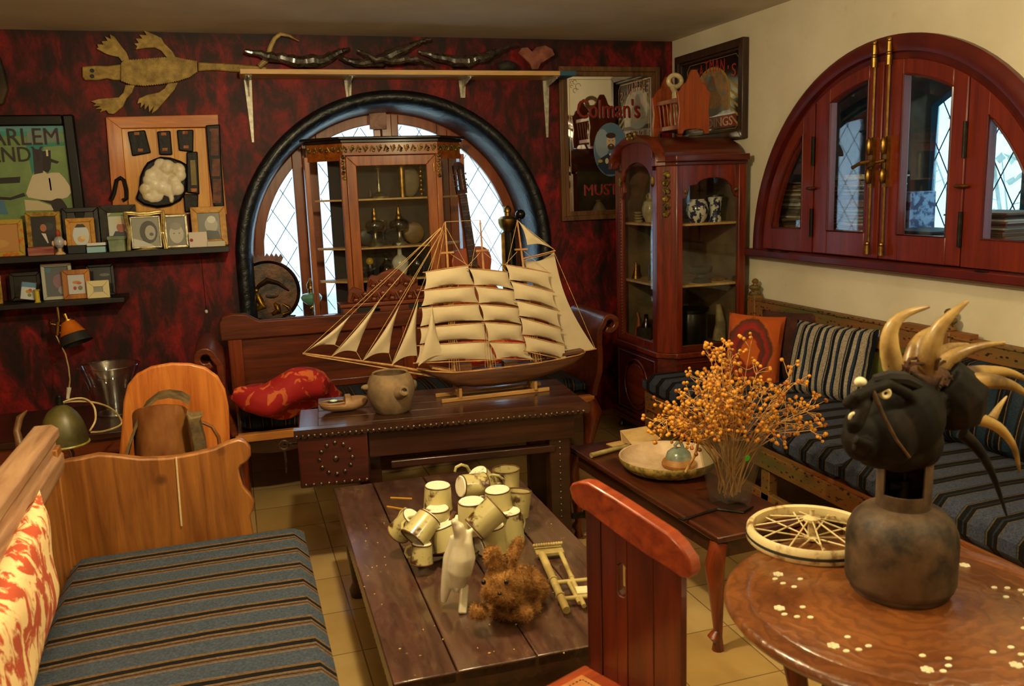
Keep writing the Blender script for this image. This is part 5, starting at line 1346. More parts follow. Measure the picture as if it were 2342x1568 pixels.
bb([(75, 115), (1755, 75), (1765, 262), (300, 285)], .034, .003, ORX, 'frame_board')
bb([(1560, 270), (1760, 262), (1890, 1568), (1650, 1568)], .026, .003, ORW, 'frame_board')
IPL = M('black_plate', '#060606', '#131314', .5, 0, scale=30, bmp=.3, spec=.3)
RDP = M('rust_window', '#7a2c14', '#c0782c', .6, scale=30)
for pl_, dots in (([(405, 335), (665, 310), (755, 650), (475, 700)], ((545, 362), (600, 610))), ([(845, 330), (1045, 320), (1075, 680), (880, 680)], ((945, 370), (965, 600))), ([(1140, 310), (1390, 305), (1385, 640), (1170, 615)], ((1265, 350), (1280, 562)))):
    o = bb(pl_, .045, .018, IPL, 'hinge_plate', None, .006)
    for d in dots: bb([(d[0] - 38, d[1] - 22), (d[0] + 38, d[1] - 22), (d[0] + 38, d[1] + 22), (d[0] - 38, d[1] + 22)], .047, .044, RDP, 'inset', o, 0)
o = bb([(1570, 240), (1785, 225), (1800, 700), (1850, 1450), (1690, 1450), (1620, 900)], .05, .02, IPL, 'tall_plate', None, .006)
for d in ((1630, 290, 1760, 330), (1650, 330, 1760, 690), (1665, 740, 1780, 1000), (1680, 1040, 1800, 1400)): bb([(d[0], d[1]), (d[2], d[1]), (d[2], d[3]), (d[0], d[3])], .052, .049, M('maroon_panel', '#4a1c14', '#7a4426', .6, scale=30), 'inset', o, 0)
o = bb([(1285, 640), (1450, 630), (1480, 1270), (1290, 1240)], .05, .02, IPL, 'tall_plate', None, .006)
bb([(1340, 760), (1415, 760), (1440, 1130), (1360, 1130)], .052, .049, M('khaki_panel', '#7a6a34', '#a08a4a', .6), 'inset', o, 0)
bb([(1350, 1180), (1440, 1180), (1440, 1230), (1360, 1230)], .052, .049, RDP, 'inset', o, 0)
bb([(1235, 1260), (1460, 1270), (1455, 1500), (1260, 1540)], .045, .018, IPL, 'hinge_plate', None, .006)
MB().m(IPL).tube([(p[0], D - .04, p[1]) for p in poly(zc([(160, 1350), (200, 1250), (240, 1060), (300, 1020), (350, 1060), (385, 1200), (390, 1330), (330, 1360)]), D - .04)], .011, 8).build('iron_loop', IPL, ab, world=True)
ring = poly(zc([(790, 745), (900, 705), (1050, 720), (1200, 770), (1300, 830), (1290, 1050), (1280, 1230), (1200, 1360), (1050, 1440), (850, 1470), (650, 1430), (520, 1340), (570, 1200), (590, 1000), (640, 880), (700, 790)]), D - .04)
shl = MB().m(IPL).prism(ring, 'xz', D - .06, D - .018).build('shell_backing', IPL, ab, world=True, bevel=.012)
SHE = M('cream_shell', '#c8b48a', '#e6dcc0', .45, scale=12, coat=.1, lo=.3, hi=.5)
mb = MB().m(SHE); rr = random.Random(8)
for q in ((900, 830, 90), (1000, 870, 110), (1160, 900, 95), (1180, 980, 90), (850, 950, 110), (760, 980, 90), (720, 1060, 80), (950, 1020, 130), (1090, 1060, 100), (800, 1120, 110), (680, 1200, 90), (900, 1160, 110), (1020, 1200, 100), (1140, 1180, 100), (820, 1270, 110), (700, 1290, 70), (770, 1330, 60), (1060, 1330, 38), (1060, 1370, 30)):
    p = PY(230 + q[0]*sC, 250 + q[1]*sC, D - .06); r = q[2]*sC*.0026; mb.ell((p.x, D - .065, p.z), (r, .022 + rr.uniform(-.006, .006), r), 12, 8)
remesh(mb.build('shell_cluster', SHE, ab, world=True), .0045, 3)

# ---------------- long shelf above the window
SHF = WOOD('pale_pine_shelf', '#c09050', '#e8c080', 'x', .5, .1)
sa, sb = PY(548, 154, D - .23), PY(1310, 165, D - .23); sz = (sa.z + sb.z)/2
sh = thing('long_shelf', 'long pale pine shelf on white metal brackets above the round window', 'shelf', ((sa.x + sb.x)/2, D - .11, sz - .03))
MB().m(SHF).box(sa.x, sb.x - .08, D - .23, D - .002, sz - .026, sz).build('board', SHF, sh, world=True, bevel=.002)
MB().m(C('#2a5a78', .6)).box(sb.x - .08, sb.x + .02, D - .23, D - .04, sz - .026, sz).build('board_end', None, sh, world=True, label='blue painted board end')
WMET = M('white_metal', '#9a9482', '#cfc9b4', .4, .2, scale=30)
for px in (568, 796, 1057, 1248):
    x = PY(px, 200, D).x; bl_ = .37 if px in (568, 1248) else .13
    MB().m(WMET).prism([(x - .022, sz - .03), (x + .022, sz - .03), (x + .007 + .008*(bl_ < .2), sz - bl_), (x - .007 - .008*(bl_ < .2), sz - bl_)], 'xz', D - .010, D - .002).prism([(D - .2, sz - .028), (D - .01, sz - .028), (D - .01, sz - .12), (D - .03, sz - .07), (D - .2, sz - .04)], 'yz', x - .004, x + .004).prism([(x - .018, D - .2), (x + .018, D - .2), (x + .022, D - .004), (x - .022, D - .004)], 'xy', sz - .030, sz - .026).build('bracket', WMET, sh, world=True, bevel=.002)
YS = D - .12
def W_(px, py, d=0): p = PY(px, py, YS + d); return p
bs_ = lambda p, r: Vector((p.x, p.y, max(p.z, sz + r)))
tag(MB().m(HORN).tube([bs_(W_(592, 152, .06), .012), W_(612, 135, .06), W_(618, 108, .06), W_(628, 88, .06), W_(642, 78, .06), W_(662, 82, .06), W_(684, 94, .06)], [.016, .016, .014, .012, .011, .009, .005], 10).build('curved_horn', HORN), 'thin curved tan horn at the left end of the long shelf', 'horn')
def plastic():
    m, nt, b = newmat('plastic_wrap'); setp(b, .12, 0, .6); n = noise(nt, coord(nt), 16, 5, .7, 1.5)
    nt.links.new(ramp(nt, n, [(.4, '#1e1a14'), (.7, '#5a4a3c')]), b.inputs['Base Color']); bump(nt, b, n, 1, .02); return m
PLW = plastic()
def bundle(pts, rs, lab, seed):
    rr = random.Random(seed); mb = MB().m(PLW); P = [W_(*p) for p in pts]; Q_ = []; R_ = []
    for (A, B_), (ra, rb_) in zip(zip(P, P[1:]), zip(rs, rs[1:])):
        for k in range(5): Q_.append(A.lerp(B_, k/5) + Vector((0, rr.uniform(-.004, .004), rr.uniform(-.005, .005)))); R_.append((ra + (rb_ - ra)*k/5)*rr.uniform(.85, 1.15))
    Q_.append(P[-1]); R_.append(rs[-1])
    Q_ = [Vector((q.x, q.y, max(q.z, sz + r))) for q, r in zip(Q_, R_)]
    return tag(mb.tube(Q_, R_, 9).build('wrapped_bundle', PLW, smooth=25), lab, 'bundle')
bundle([(560, 118), (620, 128), (680, 140), (740, 140), (780, 118), (800, 112)], [.012, .025, .035, .03, .018, .008], 'long plastic wrapped dark bundle at the left on the long shelf', 1)
bundle([(775, 132), (820, 145), (870, 138), (915, 118), (960, 96), (985, 90)], [.01, .022, .035, .024, .014, .010], 'plastic wrapped bundle rising to a glossy tip above the window top', 2)
bundle([(815, 115, -.07), (860, 135, -.07), (905, 140, -.07), (950, 134, -.07), (990, 150, -.07)], [.008, .018, .022, .018, .008], 'short crossing plastic wrapped bundle with white glints in the shelf middle', 5)
bundle([(955, 118), (1000, 132), (1060, 142), (1110, 130), (1150, 112), (1182, 104)], [.010, .022, .034, .026, .014, .006], 'wide plastic wrapped bundle right of the shelf middle', 3)
o = MB().m(M('dark_stone', '#1c1813', '#3a342a', .8, scale=12, bmp=.3)).ell((W_(1160, 145).x, YS, sz + .036), (.062, .05, .036), 16, 10).build('dark_stone', MATS['dark_stone']); tag(o, 'dark rounded stone on the shelf beside the pink coral fan', 'stone')
fan = [(1216, 159), (1212, 146), (1195, 130), (1184, 122), (1192, 110), (1206, 108), (1216, 118), (1226, 108), (1246, 104), (1262, 112), (1268, 126), (1252, 136), (1236, 146), (1230, 159)]
fz = poly(fan, YS); fz = [(x, max(z, sz)) for x, z in fz]
tag(MB().m(M('pink_coral', '#6e3c30', '#a0604c', .8, scale=14, bmp=.3)).prism(fz, 'xz', YS - .012, YS + .012).build('coral_fan', MATS['pink_coral'], bevel=.005), 'flat pinkish fan shaped coral near the right end of the long shelf', 'coral')

# ---------------- mirror with lettering
mx0, mx1, mz0, mz1 = 2.012, 2.705, 1.272, 2.218
mi = thing('advertising_mirror', 'wood framed advertising mirror with red lettering on the red wall', 'mirror', ((mx0 + mx1)/2, D - .02, mz0))
BRF = WOOD('brown_frame', '#3c2412', '#7a5028', 'z', .45, .2)
fw = .058; mb = MB().m(BRF)
def mitre(mb, x0, x1, z0, z1, w, y0, y1, plane='xz'):
    mb.prism([(x0, z0), (x0 + w, z0 + w), (x0 + w, z1 - w), (x0, z1)], plane, y0, y1).prism([(x1, z0), (x1, z1), (x1 - w, z1 - w), (x1 - w, z0 + w)], plane, y0, y1)
    mb.prism([(x0, z1), (x0 + w, z1 - w), (x1 - w, z1 - w), (x1, z1)], plane, y0, y1).prism([(x0, z0), (x1, z0), (x1 - w, z0 + w), (x0 + w, z0 + w)], plane, y0, y1)
mitre(mb, mx0, mx1, mz0, mz1, .03, D - .035, D - .003); mitre(mb, mx0 + .03, mx1 - .03, mz0 + .03, mz1 - .03, .028, D - .026, D - .003)
mb.build('frame', BRF, mi, world=True, bevel=.003)
m, nt, b = newmat('mirror_glass'); setp(b, .03, 1); b.inputs['Base Color'].default_value = (.82, .82, .8, 1)
gl = MB().m(MATS['mirror_glass']).box(mx0 + fw, mx1 - fw, D - .014, D - .006, mz0 + fw, mz1 - fw).build('mirror_glass', MATS['mirror_glass'], mi, world=True, smooth=0)
REDP = C('#8a1410', .5); GLD = M('gold_line', '#8a6420', '#b8903c', .4, .3)
mb = MB().m(C('#1c1008', .5)); ptext(mb, "Colman's", (2.130 + 2.573)/2 + .004, 1.962 - .0, .435, .118, D - .0152); mb.build('lettering', None, gl, world=True, smooth=0)
mb = MB().m(REDP); ptext(mb, "Colman's", (2.130 + 2.573)/2, 1.965, .43, .115, D - .0178); mb.build('lettering', REDP, gl, world=True, smooth=0)
mb = MB().m(REDP); ptext(mb, "MUSTARD", 2.385, 1.46, .42, .07, D - .017); mb.build('lettering', REDP, gl, world=True, smooth=0)
pc = PY(1398, 342, D - .02)
def oval(rx, rz, n=28): return [(pc.x + rx*math.cos(2*PI*i/n), pc.z + rz*math.sin(2*PI*i/n)) for i in range(n)]
pt_ = MB().m(C('#5a7894', .5)).prism(oval(.118, .168), 'xz', D - .016, D - .0135).build('oval_portrait', None, gl, world=True, smooth=0)
def lp(mb, col, pts, e): mb.m(C(col, .5)); mb.prism([(pc.x + x, pc.z + z) for x, z in pts], 'xz', D - .016 - e, D - .0155); return mb
el = lambda cx, cz, rx, rz, n=14: [(cx + rx*math.cos(2*PI*i/n), cz + rz*math.sin(2*PI*i/n)) for i in range(n)]
mb = MB(); lp(mb, '#8fa0b0', el(-.06, .04, .05, .09), .0004)
lp(mb, '#2a3850', [(-.095, -.10), (-.07, -.05), (-.02, -.025), (.05, -.03), (.085, -.06), (.09, -.11), (.04, -.155), (-.04, -.155)], .0008)
lp(mb, '#c8b090', el(0, .05, .032, .045), .0012); lp(mb, '#3a2818', el(0, .088, .034, .018), .0016); lp(mb, '#4a3220', el(0, .018, .024, .020), .0016); lp(mb, '#c8a890', el(0, .026, .008, .004), .002)
lp(mb, '#3a2818', el(-.012, .056, .005, .0025, 8), .002); lp(mb, '#3a2818', el(.012, .056, .005, .0025, 8), .002)
lp(mb, '#d8c8a0', el(-.03, -.07, .012, .018), .0014); lp(mb, '#c8b484', el(.03, -.08, .014, .02), .0014); lp(mb, '#dcd4c0', el(0, -.03, .014, .008), .0014); lp(mb, '#c8a030', el(-.075, -.07, .016, .01), .0014)
mb.build('portrait_art', None, gl, world=True, smooth=0)
mb = MB().m(GLD)
for z_ in (mz1 - fw - .02,): mb.box(mx0 + fw + .015, mx1 - fw - .015, D - .0155, D - .0135, z_, z_ + .0025)
for x_ in (mx0 + fw + .015, mx1 - fw - .015): mb.box(x_, x_ + .0025, D - .0155, D - .0135, mz0 + fw + .02, mz1 - fw - .02)
for cx_, sg in ((mx0 + fw + .02, 1), (mx1 - fw - .02, -1)):
    for i in range(5):
        r = .014 + .008*(i % 3); px_, pz_ = cx_ + sg*(.012 + .022*(i % 3)), mz1 - fw - .035 - .025*(i//2)
        mb.tube([(px_ + sg*r*math.cos(t)*.6, D - .0145, pz_ + r*math.sin(t)*.6) for t in [k*.7 for k in range(8)]], .0015, 5)
mb.build('gold_border', GLD, gl, world=True)

# ---------------- picture on the cream wall
py0, py1, pz0, pz1 = 4.335, 5.11, 1.722, 2.264
pf = thing('puddings_picture', 'dark framed advertising picture with red lettering on the cream wall', 'picture', (W - .02, (py0 + py1)/2, pz0))
DBF = WOOD('dark_brown_frame', '#1c100a', '#4a2e1c', 'z', .4, .2)
mb = MB().m(DBF); mitre(mb, py0, py1, pz0, pz1, .045, W - .045, W - .003, 'yz'); mitre(mb, py0 + .045, py1 - .045, pz0 + .045, pz1 - .045, .015, W - .03, W - .003, 'yz')
mb.build('frame', DBF, pf, world=True, bevel=.004)
BKG = C('#0f0d0c', .15); pn = MB().m(BKG).box(W - .016, W - .006, py0 + .05, py1 - .05, pz0 + .05, pz1 - .05).build('print', BKG, pf, world=True, smooth=0)
yc = (py0 + py1)/2 - .02
def lx(mb, col, pts, e, mat=None): mb.m(mat or C(col, .5)); mb.prism(pts, 'yz', W - .0165 - e, W - .016); return mb
mb = MB()
arch_o = [(yc + .20, pz0 + .17)] + arc(yc, pz0 + .27, .20, 0, 180, 18, .16) + [(yc - .20, pz0 + .17)]
lx(mb, '#a8862e', arch_o, .0005); lx(mb, '', [(yc + .18, pz0 + .17)] + arc(yc, pz0 + .27, .182, 0, 180, 18, .145) + [(yc - .18, pz0 + .17)], .001, M('print_scene', '#5a5a34', '#a87440', .5, scale=14, lo=.4, hi=.6, detail=5))
lx(mb, '', el(yc - .02, pz0 + .24, .09, .05), .0015, M('print_pudding', '#b8843a', '#d8a860', .5, scale=30)); lx(mb, '#8a8a70', el(yc + .02, pz0 + .18, .12, .035), .0013); lx(mb, '#9a4a30', el(yc + .07, pz0 + .33, .03, .04), .0013); lx(mb, '#8a9a9a', el(yc + .03, pz0 + .36, .025, .03), .0015)
lx(mb, '#7e1a14', [(yc + .27, pz0 + .075), (yc + .27, pz0 + .14), (yc - .27, pz0 + .145), (yc - .27, pz0 + .075)], .0005)
for i in range(5): lx(mb, '#a89440', [(yc - .19 - .02*i*.3, pz0 + .34 - .05*i), (yc - .20 - .02*i*.3, pz0 + .32 - .05*i), (yc - .29, pz0 + .27 - .05*i), (yc - .285, pz0 + .29 - .05*i)], .0009)
mb.build('print_art', None, pn, world=True, smooth=0)
def yz_text(s, cy, cz, w, h, name, mat, e=.002):
    tmp = MB(); text_mb(tmp, s, 1, .0, Matrix.Identity(4)); xs = [v.co.x for v in tmp.bm.verts]; ys = [v.co.y for v in tmp.bm.verts]; tmp.bm.free()
    sc = Matrix.Diagonal((w/(max(xs)-min(xs)), h/(max(ys)-min(ys)), 1, 1)); off = Matrix.Translation((-(max(xs)+min(xs))/2, -(max(ys)+min(ys))/2, 0))
    m2 = MB().m(mat); text_mb(m2, s, 1, .001, Matrix.Translation((W - .0165 - e, cy, cz)) @ YZ @ sc @ off); m2.build(name, mat, pn, world=True, smooth=0)
REDL = C('#a02a16', .5)
for i, ch_ in enumerate("YEATMAN'S"):
    u = i/8; yy = yc + .24 - .48*u; yz_text(ch_, yy, pz0 + .385 + .055*math.sin(PI*u) , .045 if ch_ != "'" else .012, .07 if ch_ != "'" else .02, 'letter', REDL)
yz_text('PUDDINGS', yc, pz0 + .108, .46, .05, 'lettering', C('#c8a882', .5))
mb = MB().m(GLD).tube([(W - .0165, yc + .29, pz0 + .09), (W - .0165, yc + .29, pz0 + .44), (W - .0165, yc + .26, pz0 + .47), (W - .0165, yc - .26, pz0 + .47), (W - .0165, yc - .29, pz0 + .44), (W - .0165, yc - .29, pz0 + .09), (W - .0165, yc - .26, pz0 + .062), (W - .0165, yc + .26, pz0 + .062)], .0022, 5, close=True); mb.build('border_line', GLD, pn, world=True)

# ---------------- two dark picture shelves
BLS = M('black_shelf', '#0e0f0f', '#1c1c1b', .45, scale=9)
pa, pb = PY(0, 597, D - .24), PY(525, 575, D - .24); uz = pb.z + .030
UX1 = pb.x
s1_ = MB().m(BLS).box(-1.75, UX1, D - .24, D - .002, uz - .032, uz).build('wall_shelf', BLS, bevel=.003); tag(s1_, 'upper black wall shelf crowded with picture frames', 'shelf')
pc_ = PY(285, 690, D - .24); lz = pc_.z + .024; LX1 = pc_.x
s2_ = MB().m(BLS).box(-1.75, LX1, D - .24, D - .002, lz - .026, lz).build('wall_shelf', BLS, bevel=.003); tag(s2_, 'lower shorter black wall shelf under the crowded one', 'shelf')
def PF(name, rect, z, Y, fcol, bw, label, art=None, depth=.014, tilt=7, mat=None, back='#1a1614', rz=0, extra=None):
    """rect in photo pixels of the outer frame; stands on shelf height z"""
    x0, y0, x1, y1 = rect; a, b_ = PY(x0, y1, Y), PY(x1, y1, Y); t0 = PY((x0+x1)/2, y0, Y)
    w = b_.x - a.x; h = t0.z - z
    t = thing(name, label, 'picture frame', ((a.x + b_.x)/2, Y, z), rot=(math.radians(-tilt), 0, rz), group='picture frames on the dark shelves')
    fm = mat or C(fcol, .4); bwm = bw*w
    mb = MB().m(fm); mitre(mb, -w/2, w/2, .0, h, bwm, -depth, 0); mb.build('frame', fm, t, bevel=min(.003, bwm*.2))
    MB().m(C(back, .7)).box(-w/2 + bwm*.5, w/2 - bwm*.5, -.005, -.001, bwm*.5, h - bwm*.5).build('backing', None, t)
    iw, ih = w - 2*bwm, h - 2*bwm; mb = MB(); col0 = (art or [('#8a8a80', 'bg')])[0]
    mb.m(C(col0[0], .35)); mb.box(-iw/2, iw/2, -.007, -.005, bwm, bwm + ih)
    for i, (c_, sh_) in enumerate((art or [])[1:]):
        mb.m(C(c_, .4)); e = .0072 + .0003*(i + 1)
        if sh_[0] == 'o': _, cx, cz, rx, rz_ = sh_; pts = [(cx*iw + rx*iw*math.cos(2*PI*k/16), bwm + cz*ih + rz_*ih*math.sin(2*PI*k/16)) for k in range(16)]
        else: pts = [(cx*iw, bwm + cz*ih) for cx, cz in sh_[1:]]
        mb.prism(pts, 'xz', -e, -.0068)
    mb.build('photo', None, t, smooth=0)
    return t, w, h
GLDF = M('gold_frame', '#7a5c20', '#b8923c', .5, .35, scale=50, bmp=.3); SILF = M('silver_frame', '#8a8068', '#c8bea0', .38, .5, scale=40, bmp=.2); FLOF = M('floral_frame', '#b0962c', '#c8521c', .5, scale=45, lo=.5, hi=.62)
OCH = M('ochre_frame', '#a8701c', '#d09a38', .5, scale=30, bmp=.2); SLT = M('slate_frame', '#1c1e1c', '#3a3830', .7, scale=24, bmp=.3)
head = lambda c, cx=0, cz=.62, r=.17: (c, ('o', cx, cz, r, r*.9))
PF('picture_frame', (-45, 502, 60, 582), uz, D - .17, '', .12, 'yellow frame with orange flowers and a plain tan picture at far left', [('#b8864a',)+('bg',), ('#c09858', ('o', -.1, .3, .3, .15))], mat=FLOF)
PF('picture_frame', (66, 484, 146, 575), uz, D - .12, '', .15, 'bronze frame with a photo of a man in a black suit', [('#16181c', 'bg'), ('#2c3440', ('o', .2, .7, .2, .12)), ('#0c0c10', ('p', (-.42, 0), (-.3, .38), (-.08, .5), (.1, .48), (.35, .3), (.45, 0))), ('#d8d4cc', ('p', (-.12, .5), (.06, .48), (.14, .2), (.1, .18))), head('#b06a44', -.02, .66, .13)], mat=GLDF)
PF('picture_frame', (150, 474, 234, 575), uz, D - .06, '#141312', .14, 'large plain black frame standing behind the oval child picture', [('#1c1a18', 'bg')])
PF('picture_frame', (156, 498, 222, 571), uz, D - .13, '', .16, 'ochre frame with an oval opening and pale child drawing', [('#c08a30', 'bg'), ('#c8d4dc', ('o', 0, .5, .42, .44)), ('#2a2620', ('p', (-.3, .8), (.3, .8), (.15, .93), (-.15, .93))), ('#d8a870', ('o', .0, .35, .2, .12)), ('#e0cc90', ('o', .12, .42, .16, .08))], mat=OCH)
PF('picture_frame', (235, 468, 320, 572), uz, D - .08, '', .22, 'mottled dark slate frame with a photo of a man in a pale hat', [('#c8ccc4', 'bg'), ('#3a4c24', ('p', (-.5, 0), (.5, 0), (.5, .22), (-.5, .22))), ('#24303c', ('p', (-.35, .2), (.4, .2), (.3, .38), (-.2, .38))), ('#a85a3c', ('o', .1, .5, .22, .16)), ('#d8c8a0', ('o', .08, .68, .4, .07)), ('#d8c8a0', ('o', .08, .74, .2, .08)), ('#7a9050', ('p', (-.5, .88), (.5, .88), (.3, 1), (-.3, 1)))], mat=SLT)
# wavy silver-gold frame
t, w, h = PF('picture_frame', (303, 494, 372, 566), uz + .006, D - .15, '', .06, 'silvery gold frame with wavy scrolled edges and a monochrome portrait', [('#8a8a7c', 'bg'), ('#3c3a34', ('o', .1, .5, .34, .4)), ('#a8a498', ('o', .16, .48, .2, .26)), ('#55524a', ('o', .2, .42, .08, .06)), ('#c8c6bc', ('p', (-.5, 0), (.3, 0), (-.1, .18), (-.5, .3)))], mat=SILF)
GSF = M('gilt_silver', '#8a7038', '#d8c480', .3, .6, scale=14)
pts = []
N = 72
for k in range(N):
    a = 2*PI*k/N; cx_, cz_ = math.cos(a), math.sin(a); q = max(abs(cx_), abs(cz_)); x, z = cx_/q, cz_/q
    f = 1.20 + .07*math.cos(4*(a - PI/4)) + (.06*math.exp(-((x)/.25)**2) if z > .9 else 0); pts.append((x*w/2*f, h/2 + z*h/2*f*1.0))
for rr_, ds in ((.011, 1.0), (.006, .90)):
    MB().m(GSF).tube([(p[0]*ds, -.012, h/2 + (p[1] - h/2)*ds) for p in pts], rr_*.8, 8, close=True).build('scroll_moulding', GSF, t)
PF('picture_frame', (380, 490, 434, 566), uz, D - .14, '', .12, 'chased silver frame with a grey baby portrait', [('#6e6e64', 'bg'), ('#b8b4a4', ('o', 0, .4, .4, .34)), ('#8a867a', ('o', -.02, .68, .3, .14)), ('#55524a', ('o', -.14, .42, .05, .02)), ('#55524a', ('o', .16, .42, .05, .02))], mat=SILF)
PF('picture_frame', (443, 472, 523, 567), uz, D - .10, '', .19, 'ochre yellow frame with a monochrome photo, last on the upper shelf', [('#5a5a50', 'bg'), ('#a8a698', ('o', .1, .55, .3, .3)), ('#d0cec0', ('o', .12, .75, .2, .14)), ('#24241f', ('p', (-.5, 0), (.5, 0), (.4, .3), (-.1, .35)))], mat=OCH)
def boxthing(name, rect, z, Y, col, label, cat, d=.04, mat=None):
    x0, y0, x1, y1 = rect; a, b_ = PY(x0, y1, Y), PY(x1, y1, Y); t0 = PY(x0, y0, Y); m_ = mat or C(col, .5)
    return tag(MB().m(m_).box(a.x, b_.x, Y, Y + d, z, t0.z).build(name, m_, bevel=.002), label, cat)
t = thing('small_box', 'small pale green painted box with lid in front of the slate frame', 'box', (PY(269, 570, D - .2).x, D - .2, uz))
GB = M('pale_green_box', '#6a7a60', '#8c9a7c', .6, scale=20)
MB().m(GB).box(-.038, .038, -.025, .04, 0, .062).build('body', GB, t, bevel=.002); MB().m(GB).box(-.042, .042, -.029, .044, .062, .08).build('lid', GB, t, bevel=.002)
boxthing('white_card', (434, 531, 476, 568), uz, D - .20, '#d8ccc0', 'folded white card with a red mark before the silver baby frame', 'card', .004)
tag(MB().m(C('#a82a24')).ell((PY(438, 549, D - .2).x, D - .2015, PY(438, 549, D - .2).z), (.009, .0015, .009), 8, 6).build('heart_sticker', None), 'red sticker on the folded white card', 'sticker')
boxthing('white_box', (475, 552, 516, 568), uz, D - .21, '#c8c0ac', 'low white box at the right end of the upper shelf', 'box')
boxthing('pale_blue_box', (199, 565, 242, 578), uz, D - .22, '#8fc0cc', 'low pale blue box below the slate frame', 'box'); boxthing('white_booklet', (199, 556, 242, 565), uz + .036, D - .22, '#d8dcdc', 'thin white booklet lying on the pale blue box', 'booklet')
boxthing('dark_box', (156, 562, 197, 579), uz, D - .22, '#16202a', 'low dark box below the oval child picture', 'box')
RB = M('red_stripe_book', '#7a2018', '#b07868', .5, scale=40, stretch=(.1, 1, 1))
boxthing('red_booklets', (64, 566, 124, 581), uz, D - .225, '', 'flat stack of red booklets beside the bronze frame', 'booklet', .06, RB)
ep = PY(138, 578, D - .215)
t = thing('egg_figurine', 'small painted egg figurine with red cap on a cream foot', 'figurine', (ep.x, D - .215, uz))
MB().m(C('#d8b48a')).lathe([(.026, 0), (.022, .008), (.009, .016), (.008, .026), (.012, .032)], n=16).build('foot', None, t)
MB().m(M('egg_paint', '#8a90a0', '#c8c4c0', .3, scale=30, coat=.4)).ell((0, 0, .062), (.025, .025, .032), 16, 12).build('egg', MATS['egg_paint'], t); MB().m(C('#a8402c')).ell((0, 0, .108), (.012, .012, .018), 10, 8).build('cap', None, t); MB().m(C('#d8b48a')).ell((-.028, 0, .058), (.008, .008, .014), 8, 6).ell((.028, 0, .058), (.008, .008, .014), 8, 6).build('handles', None, t)
# lower shelf
PF('picture_frame', (-60, 630, 9, 697), lz, D - .16, '', .14, 'gilt frame cut by the photo edge on the lower shelf', [('#6a7478', 'bg')], mat=GLDF)
PF('picture_frame', (28, 622, 100, 694), lz, D - .07, '#1c120c', .14, 'dark brown frame at the left of the lower shelf', [('#14100d', 'bg')])
t, w, h = PF('picture_frame', (45, 643, 82, 683), lz + .012, D - .17, '#2a1a12', .05, 'small tilted frame with a blue and white drawing on the lower shelf', [('#c8d0d4', 'bg'), ('#5a8ab0', ('p', (-.5, .7), (.5, .7), (.5, 1), (-.5, 1))), ('#c09030', ('o', 0, .45, .2, .1)), ('#b85038', ('o', .12, .55, .12, .08)), ('#7a8a50', ('o', .1, .25, .14, .1))])
t.rotation_euler = (math.radians(-7), math.radians(10), 0)
vp = PY(87, 692, D - .2)
tag(MB().m(C('#c8b030', .4)).lathe([(.016, 0), (.014, .004), (.012, .006), (.012, .058), (.016, .062), (.017, .066)], (vp.x, D - .2, lz), 14).build('yellow_cup', None), 'small yellow cylinder holder on the lower shelf', 'holder')
PF('picture_frame', (102, 602, 172, 691), lz, D - .13, '#b8b8a8', .12, 'white frame with a faded purple-grey photo on the lower shelf', [('#5a6068', 'bg'), ('#8a6a7c', ('o', .1, .5, .3, .25)), ('#9a98a0', ('o', .25, .2, .25, .15)), ('#4a7a90', ('o', -.35, .9, .12, .1))], depth=.02)
PF('picture_frame', (205, 604, 268, 690), lz, D - .06, '#0f0d10', .12, 'black frame standing behind the cream square frame', [('#161418', 'bg'), ('#6a6a70', ('o', .2, .7, .25, .06))])
PF('picture_frame', (148, 616, 212, 690), lz, D - .16, '', .2, 'orange wooden frame with a small coloured drawing on the lower shelf', [('#c0c4cc', 'bg'), ('#c88a30', ('o', .0, .6, .25, .08)), ('#c06048', ('o', .15, .55, .15, .07)), ('#a84040', ('o', -.12, .3, .1, .1)), ('#7a7a40', ('o', .2, .3, .14, .12))], mat=WOOD('orange_frame', '#8a4a14', '#c8801e', 'z'))
PF('picture_frame', (202, 641, 254, 689), lz, D - .19, '#d8cc9a', .30, 'small cream square frame with grey centre on the lower shelf', [('#8a8a84', 'bg')])

# ---------------- clamp lamp with orange shade, cord bead
cl_ = PY(128, 700, D - .2)
t = thing('clamp_lamp', 'brass clamp wall lamp with a tilted orange shade under the lower shelf', 'lamp', (cl_.x, D - .2, lz - .15))
L_ = lambda px, py, d=-.2: PY(px, py, D + d)
MB().m(BRASS).tube([L_(130, 697), L_(133, 715), L_(135, 735), L_(135, 745)], .008, 8).build('rod', BRASS, t, world=True)
MB().m(BRASS).cyl(L_(115, 740), L_(145, 745), .007, n=10).cyl(L_(132, 760), L_(157, 762), .007, n=10).cyl(L_(133, 735), L_(132, 766), .012, n=10).ell(L_(116, 740), (.006, .012, .018), 8, 6).build('clamp', BRASS, t, world=True)
ax0, ax1 = L_(150, 722, -.19), L_(178, 790, -.23); dv = (ax1 - ax0)
xf = Matrix.Translation(ax0) @ dv.to_track_quat('Z', 'Y').to_matrix().to_4x4(); Lh = dv.length
ORS = M('orange_glass_shade', '#b05410', '#d8761c', .35, scale=10, coat=.3)
MB(xf).m(ORS).lathe([(.032, Lh*.18), (.066, Lh*.62)], n=28, caps=False).lathe([(.064, Lh*.62), (.030, Lh*.19)], n=28, caps=False).build('shade', ORS, t, world=True)
MB(xf).m(C('#2c2a2c', .5)).lathe([(.066, Lh*.62), (.084, Lh*.92)], n=28, caps=False).lathe([(.082, Lh*.92), (.064, Lh*.62)], n=28, caps=False).build('shade_skirt', None, t, world=True, label='dark grey shade skirt')
MB(xf).m(BRASS).cyl((0, 0, -.01), (0, 0, Lh*.2), .014, n=12).cyl((0, 0, Lh*.16), (0, 0, Lh*.2), .034, n=16).build('socket', BRASS, t, world=True)
